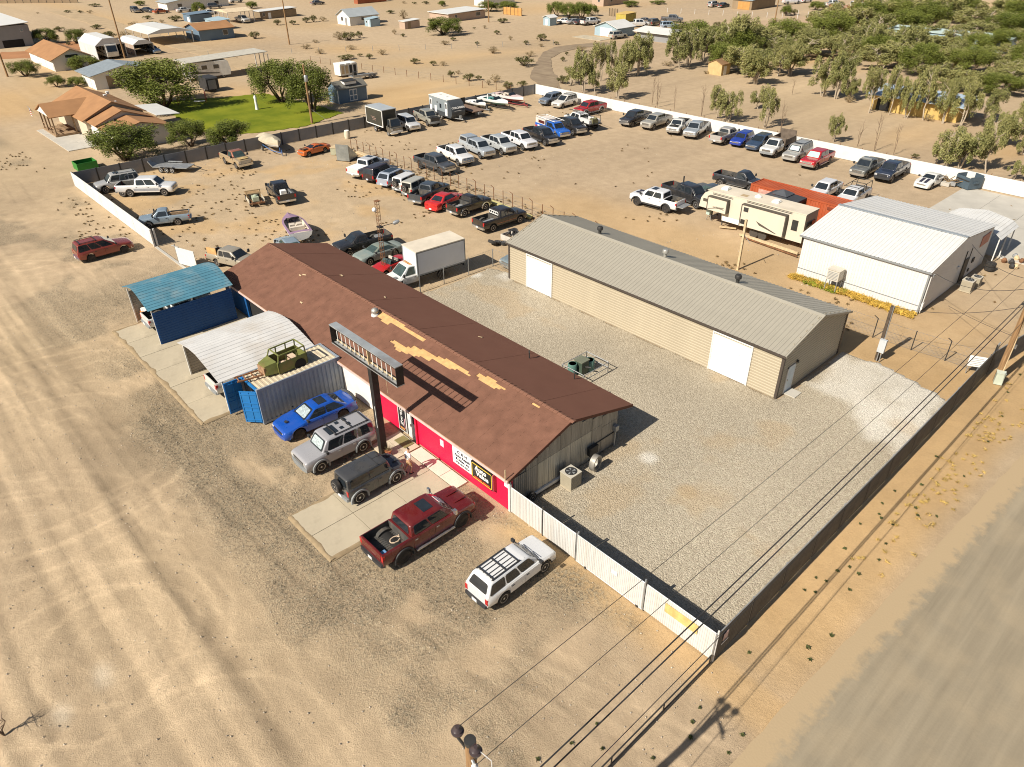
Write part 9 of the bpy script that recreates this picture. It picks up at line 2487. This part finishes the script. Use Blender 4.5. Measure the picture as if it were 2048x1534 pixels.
EU = ((-89.58, 100.49, 6.64, 5.26), (-87.37, 100.74, 3.89, 2.94), (-82.16, 100.83, 5.3, 5.3), (-94.55, 110.48, 6.45, 4.15), (-97.15, 116.9, 5.77, 3.81), (-94.03, 116.3, 5.57, 4.49), (-92.73, 119.41, 7.04, 6.03), (-92.21, 121.77, 6.18, 4.05), (-96.79, 122.02, 5.28, 4.4), (-95.98, 103.99, 2.88, 4.07), (-91.41, 131.23, 6.46, 6.81), (-91.49, 133.77, 6.9, 5.56), (-93.43, 141.81, 6.48, 6.6), (-91.89, 145.53, 7.11, 7.76), (-90.62, 149.02, 8.33, 8.38), (-89.33, 152.56, 6.08, 7.6), (-62.67, 100.8, 4.82, 3.78), (-60.58, 100.59, 4.39, 4.13), (-72.52, 128.04, 4.8, 6.42), (-61.68, 111.19, 2.59, 3.55), (-72.77, 128.39, 6.01, 6.61), (-54.82, 101.43, 5.41, 4.12), (-73.97, 137.94, 5.34, 6.66), (-59.15, 127.09, 6.38, 5.47), (-56.58, 126.71, 7.04, 5.84), (-72.17, 139.71, 5.97, 5.37), (-54.36, 126.92, 3.2, 3.56), (-48.26, 120.99, 6.62, 4.39), (-45.7, 122.3, 6.88, 4.15), (-42.83, 121.53, 5.69, 3.66), (-44.14, 101.22, 3.49, 2.76), (-40.42, 122.18, 7.36, 4.83), (-37.68, 122.05, 6.14, 4.16), (-35.02, 121.38, 6.48, 5.25), (-34.06, 127.64, 4.49, 5.4), (-29.1, 100.06, 4.38, 5.46), (-27.75, 100.65, 4.26, 5.43), (-24.67, 100.94, 6.78, 4.35), (-27.38, 115.62, 4.06, 5.21), (-27.89, 122.96, 4.81, 4.14), (-21.71, 100.78, 2.13, 2.52), (-24.26, 112.46, 2.3, 2.77), (-61.93, 167.78, 6.8, 8.49), (-52.38, 168.85, 5.17, 6.86), (-63.44, 160.02, 4.02, 5.08), (-82.04, 164.19, 5.22, 6.73), (-68.88, 154.69, 5.68, 5.63), (-71.66, 169.5, 6.71, 7.74))
LMK = [('the cream shed', -82, 131), ('the pale blue garage', -130, 155), ('the low carport house', -117, 158), ('the far lot corner', -95, 96), ('the red crew pickup at the wall', -79, 95), ('the silver pickup at the wall', -59, 95), ('the white dump truck', -47, 95), ('the bright red pickup at the wall', -40, 95), ('the white sports car', -27.7, 95), ('the dumpster', -22, 95), ('the yellow walled building', -43, 124), ('the orange brown roof', -18, 147), ('the timber barn', -138, 228), ('the arena', -95, 190), ('the long blue roofed mobile home', -64, 195), ('the upper right corner', -30, 230), ('the white roofed mobile home', -41, 214), ('the right picture edge', -8, 172)]
LMS = [('the pale blue garage', -130, 155), ('the white gabled house', -198, 122), ('the small blue shed on open sand', -156, 159), ('the wide lone mesquite', -168, 122), ('the slate blue house', -202, 80), ('the barn shaped carport', -190, 52), ('the barn shed', -113, 67), ('the driveway bend', -108, 108), ('the brown mobile home', -229, 112), ('the far lot corner', -95, 96), ('the dark blue shed', -238, 94), ('the flat roofed long house', -183, 148), ('the red brown container', -244, 156), ('the yellow walled building', -43, 124), ('the cream shed', -82, 131), ('the large grey warehouse', -225, 45), ('the top edge houses', -270, 100), ('the wire fence beyond the lawn', -125, 85)]
ORD = ('nearest', 'second from', 'third from', 'fourth from', 'fifth from', 'sixth from', 'seventh from', 'eighth from', 'ninth from', 'tenth from', 'eleventh from', 'twelfth from', 'thirteenth from', 'fourteenth from', 'fifteenth from', 'sixteenth from', 'seventeenth from', 'eighteenth from', 'nineteenth from', 'twentieth from')
def name_by(pts, lm, what):
 by = {}
 for k, q in enumerate(pts):
  d = [(math.hypot(q[0] - a, q[1] - b), n_) for n_, a, b in lm]
  by.setdefault(min(d)[1], []).append((min(d)[0], k))
 out = [None] * len(pts)
 for n_, L_ in by.items():
  for j, (_, k) in enumerate(sorted(L_)):
   out[k] = what(k) + ', ' + ORD[min(j, 19)] + ' ' + n_
 return out
lbl = name_by(EU, LMK, lambda k: 'drooping pale barked eucalyptus')
for k, q in enumerate(EU):
 tree('eucalyptus', 'eucalyptus_tree', lbl[k], *q, k % 6, 'eucalyptus trees outside the long white wall')
GR = ((-103.83, 152.87, 4.28, 9.94), (-97.73, 149.28, 4.33, 7.94), (-99.75, 159.79, 3.88, 9.45), (-89.33, 148.58, 4.63, 9.26), (-92.97, 161.43, 4.48, 9.26), (-86.03, 157.04, 3.44, 8.34), (-89.61, 168.6, 4.5, 9.38), (-79.96, 157.71, 3.82, 8.69), (-80.41, 166.11, 4.47, 8.43), (-85.12, 181.08, 5.14, 9.62), (-74.99, 167.79, 3.83, 8.84), (-76.75, 179.08, 4.45, 7.01), (-68.28, 167.41, 3.52, 8.6), (-93.25, 195.81, 4.78, 11.01), (-89.31, 197.16, 5.13, 10.29), (-88.93, 207.37, 5.13, 9.31), (-78.44, 193.92, 4.86, 8.01), (-69.34, 179.61, 3.93, 7.93), (-78.72, 207.29, 4.3, 10.24), (-69.12, 192.41, 3.58, 9.43), (-61.42, 180.99, 3.52, 8.79), (-78.74, 219.61, 4.95, 9.34), (-69.6, 206.82, 3.62, 8.1), (-61.5, 193.84, 3.55, 7.53), (-54.47, 182.58, 3.48, 7.03), (-69.04, 221.35, 4.65, 9.73), (-61.18, 208.37, 3.48, 9.08), (-53.84, 195.58, 3.41, 8.45), (-47.82, 184.1, 3.44, 8.42), (-66.47, 231.28, 3.77, 11.23), (-58.63, 217.35, 4.28, 10.47), (-52.17, 204.81, 3.29, 6.98), (-53.45, 167.66, 3.33, 8.09), (-48.79, 163.58, 3.82, 7.32), (-47.91, 170.15, 3.88, 7.0), (-42.55, 162.98, 2.9, 6.18), (-42.19, 171.48, 3.9, 5.91), (-99.32, 220.62, 4.24, 10.0), (-97.25, 230.0, 5.0, 12.33), (-90.92, 229.99, 4.41, 10.01), (-89.63, 240.21, 5.65, 8.83), (-82.18, 236.78, 5.88, 10.62), (-80.28, 245.94, 4.83, 9.43), (-74.32, 245.64, 4.26, 11.32), (-73.38, 258.54, 4.24, 10.28), (-65.72, 248.04, 4.87, 9.07), (-62.65, 157.13, 3.82, 7.09), (-60.8, 161.96, 4.16, 6.17), (-55.09, 157.37, 4.06, 7.81), (-49.77, 150.69, 3.16, 7.41), (-45.0, 146.94, 3.11, 6.26), (-39.06, 148.28, 2.57, 6.96), (-38.05, 155.02, 2.96, 6.27), (-78.57, 134.24, 4.48, 6.93), (-84.88, 135.3, 3.66, 6.16), (-78.59, 141.48, 3.54, 6.14), (-72.49, 140.23, 4.34, 6.91))
lbl = name_by(GR, LMK, lambda k: 'olive green grove tree')
for k, q in enumerate(GR):
 tree('eucalyptus' if k % 3 else 'mesquite', 'grove_tree', lbl[k], q[0], q[1], q[2] * (1.15 if k % 3 else 1.5), q[3] * (1.4 if k % 3 else 1.15), k % 6 if k % 3 else k % 4, 'dense grove in the upper right')
BR = ((-73.84, 100.69, 5.12, 2.54), (-70.65, 100.92, 3.96, 1.25), (-65.43, 100.86, 5.37, 2.22), (-51.79, 100.59, 5.05, 2.11), (-38.31, 100.85, 5.14, 2.12), (-35.86, 100.94, 4.55, 1.57), (-40.87, 101.28, 3.62, 1.98), (-75.71, 101.74, 4.76, 1.93), (-63.44, 124.77, 3.01, 1.38), (-95.85, 105.78, 5.31, 2.17), (-93.8, 112.97, 4.07, 1.97))
lbl = name_by(BR, LMK, lambda k: 'leafless slender trunk')
for k, q in enumerate(BR):
 tree('bare', 'dead_tree', lbl[k], *q, k % 3, 'leafless trunks outside the white wall')
SH = ((-295.27, 65.69, 0.62, 1.05), (-291.85, 73.69, 0.87, 2.55), (-286.63, 76.13, 0.97, 1.69), (-284.38, 78.22, 1.11, 2.11), (-242.75, 67.27, 1.37, 3.28), (-244.6, 58.38, 1.46, 2.86), (-234.84, 60.85, 1.73, 3.84), (-222.59, 59.73, 1.39, 3.01), (-219.36, 62.83, 2.23, 4.34), (-219.73, 67.16, 1.71, 3.73), (-242.02, 77.29, 1.26, 2.99), (-254.68, 85.59, 1.16, 2.77), (-240.43, 81.49, 0.95, 3.39), (-242.94, 85.44, 0.97, 1.53), (-303.76, 85.81, 1.11, 4.06), (-243.42, 89.87, 1.64, 4.27), (-215.31, 50.64, 0.65, 1.58), (-216.14, 52.64, 0.66, 1.28), (-192.71, 89.94, 1.89, 2.99), (-175.35, 97.09, 0.86, 1.6), (-175.57, 104.25, 2.19, 3.6), (-172.76, 105.15, 2.18, 3.91), (-173.87, 108.92, 2.07, 1.98), (-160.09, 97.84, 1.1, 2.43), (-146.05, 93.37, 1.24, 1.7), (-150.36, 93.84, 0.79, 1.16), (-148.83, 98.69, 1.28, 2.19), (-134.25, 96.91, 1.21, 2.25), (-129.79, 98.3, 1.19, 1.41), (-128.33, 99.73, 1.0, 1.68), (-149.87, 117.41, 1.19, 2.5), (-153.22, 122.75, 1.05, 1.61), (-143.58, 122.1, 1.02, 1.24), (-132.28, 117.21, 1.71, 2.7), (-153.7, 137.68, 1.22, 1.89), (-117.26, 93.03, 1.45, 1.51), (-118.93, 96.02, 0.86, 1.15), (-112.3, 93.29, 1.65, 2.27), (-111.46, 95.17, 0.97, 1.48), (-106.57, 93.16, 1.16, 1.2), (-107.87, 95.93, 1.64, 2.25), (-101.14, 93.2, 1.64, 1.99), (-167.65, 117.99, 0.9, 1.33), (-173.06, 119.19, 1.59, 1.36), (-211.48, 115.09, 1.73, 2.35), (-210.85, 117.29, 2.07, 2.36), (-210.45, 120.08, 1.55, 2.37), (-209.97, 110.28, 1.38, 2.31), (-212.38, 106.47, 1.68, 2.3), (-168.88, 90.91, 1.2, 2.58), (-159.86, 89.43, 1.22, 2.12), (-149.12, 89.7, 1.08, 3.97), (-165.46, 139.96, 0.63, 0.88), (-164.18, 142.59, 1.02, 1.06), (-169.15, 153.84, 1.4, 3.34), (-211.66, 144.99, 1.16, 2.95), (-197.96, 140.1, 2.76, 2.72), (-225.15, 169.1, 0.99, 2.69), (-228.16, 166.33, 0.8, 1.8), (-232.56, 165.1, 0.8, 1.81), (-143.83, 133.24, 1.23, 1.29), (-135.85, 130.93, 1.19, 1.43), (-137.62, 137.74, 1.91, 2.94), (-131.2, 131.33, 0.84, 1.41), (-130.71, 135.88, 0.9, 1.24), (-116.06, 111.13, 2.11, 4.17), (-123.38, 120.11, 1.37, 2.29), (-114.22, 120.85, 1.07, 1.27), (-118.82, 126.91, 0.85, 0.86), (-120.11, 133.0, 1.46, 2.72), (-101.26, 93.07, 1.49, 2.15), (-101.08, 96.46, 1.29, 1.94), (-119.87, 186.76, 1.67, 2.52), (-95.56, 132.25, 0.98, 2.68), (-96.23, 135.82, 1.24, 2.45), (-97.9, 103.75, 1.58, 2.41), (-84.64, 130.16, 0.69, 1.27), (-121.95, 225.97, 2.43, 2.82), (-119.26, 226.23, 1.73, 2.4), (-53.77, 125.68, 1.38, 1.98), (-39.9, 122.34, 1.07, 1.81), (-33.26, 101.16, 0.62, 1.03))
isdry = lambda k: (k * 7) % 10 < 4
l1 = name_by([q for k, q in enumerate(SH) if isdry(k)], LMS, lambda k: 'dry straw coloured desert bush')
l2 = name_by([q for k, q in enumerate(SH) if not isdry(k)], LMS, lambda k: 'olive green desert bush')
for k, q in enumerate(SH):
 dry = isdry(k)
 tree('dry' if dry else 'scrub', 'desert_shrub', (l1 if dry else l2).pop(0), *q, k % 3, 'straw coloured desert bushes' if dry else 'olive green desert bushes', 'shrub')
t = tree('bare', 'dead_tree', 'added twiggy bush standing for dark streaks at the lower left picture edge', -25.63, -3.7, 1.6, 2.2, 0, None, 'shrub')  # bush made up to give the dark, shadow-like streaks at this edge
# ---------------------------------------------------------------- low growth
def tufts(name, spots, m, ln, wd, k_, droop, seed):
 return stuff(put(name, cards([(x, y, .5 * s_ * ln, s_ * .5, s_ * .18, k_) for (x, y, s_) in spots], name, m, seed, ln, wd, droop)))
def scatter(n_, x0, x1, y0, y1, smin, smax, keep=None, seed=1):
 r = random.Random(seed); out = []
 for _ in range(n_):
  x, y = r.uniform(x0, x1), r.uniform(y0, y1)
  if keep is None or keep(x, y, r):
   out.append((x, y, r.uniform(smin, smax)))
 return out
fw = lambda x, y, r: r.random() < sstep(.42, .62, fbm(np.array([x / 6.]), np.array([y / 6.]), 201, 2))[0]
sp_ = scatter(700, -96.5, -60, 21, 51, .07, .22, fw, 1) + scatter(420, -88, -18, 48.6, 53, .15, .4, None, 2) + scatter(320, -44, -20, 50, 62, .15, .35, fw, 3) + scatter(420, -118, -76, 6, 19, .05, .17, fw, 4) + scatter(260, -96, -60, 52, 92, .1, .22, fw, 5) + scatter(120, -60, -6, 58, 92, .08, .16, fw, 6)
tufts('dry_weeds', sp_, M('brown_weed', (.22, .15, .07), .9, 0, .4, .7), .3, .07, 12, -.1, 5)
sp_ = scatter(55, -8.0, -5.3, 8, 60, .06, .2, None, 7) + scatter(18, -11, -6.5, 4, 14, .05, .16, None, 8)
tufts('green_weeds', sp_, M('olive_weed', (.07, .08, .025), .9, 0, .3, 2), .16, .05, 26, .1, 6)
yl = lambda x, y, r: r.random() < .12 + .6 * math.exp(-((y - 37) / 5) ** 2) + .5 * math.exp(-((y - 46) / 4) ** 2)
sp_ = scatter(420, -26, -15.6, 56.9, 57.75, .3, .55, None, 10)
tufts('golden_grass', sp_, M('golden_grass_blade', (.50, .33, .06), .85, 0, .3, 1.5), .5, .06, 14, -.35, 7)
tufts('green_grass', scatter(90, -24.5, -21.2, 56.8, 57.7, .3, .5, None, 11), M('green_grass_blade', (.2, .24, .02), .85, 0, .3, 1.5), .5, .06, 14, -.4, 8)
tufts('roadside_grass', scatter(260, -7.2, -5.0, 28, 54, .12, .34, yl, 12), M('yellow_grass_blade', (.46, .32, .10), .85, 0, .3, 1.5), .26, .03, 16, -.2, 9)
# small stones over the bare dirt
mb = MB(); r_ = random.Random(4)
for k in range(2600):
 x, y = (r_.uniform(-62, -6), r_.uniform(-3, 19)) if k < 1700 else (r_.uniform(-97, -22), r_.uniform(21, 90))
 if (-57 < x < -40 and y > 10) or (-29 < x < -24.5 and y > 10.4) or x > -4.6:
  continue
 s_ = r_.uniform(.015, .05) * (1 if k < 1700 else 1.6); a = r_.uniform(0, 3.1); c_, q = math.cos(a) * s_, math.sin(a) * s_
 mb.add([(x + c_, y + q, -.02), (x - q, y + c_, -.02), (x - c_, y - q, -.02), (x + q, y - c_, -.02), (x, y, s_ * .8 - .01)], [(0, 1, 4), (1, 2, 4), (2, 3, 4), (3, 0, 4)])
stuff(mb.obj('loose_stones', M('pale_stone', (.42, .36, .28), .9, 0, .45, .8)))
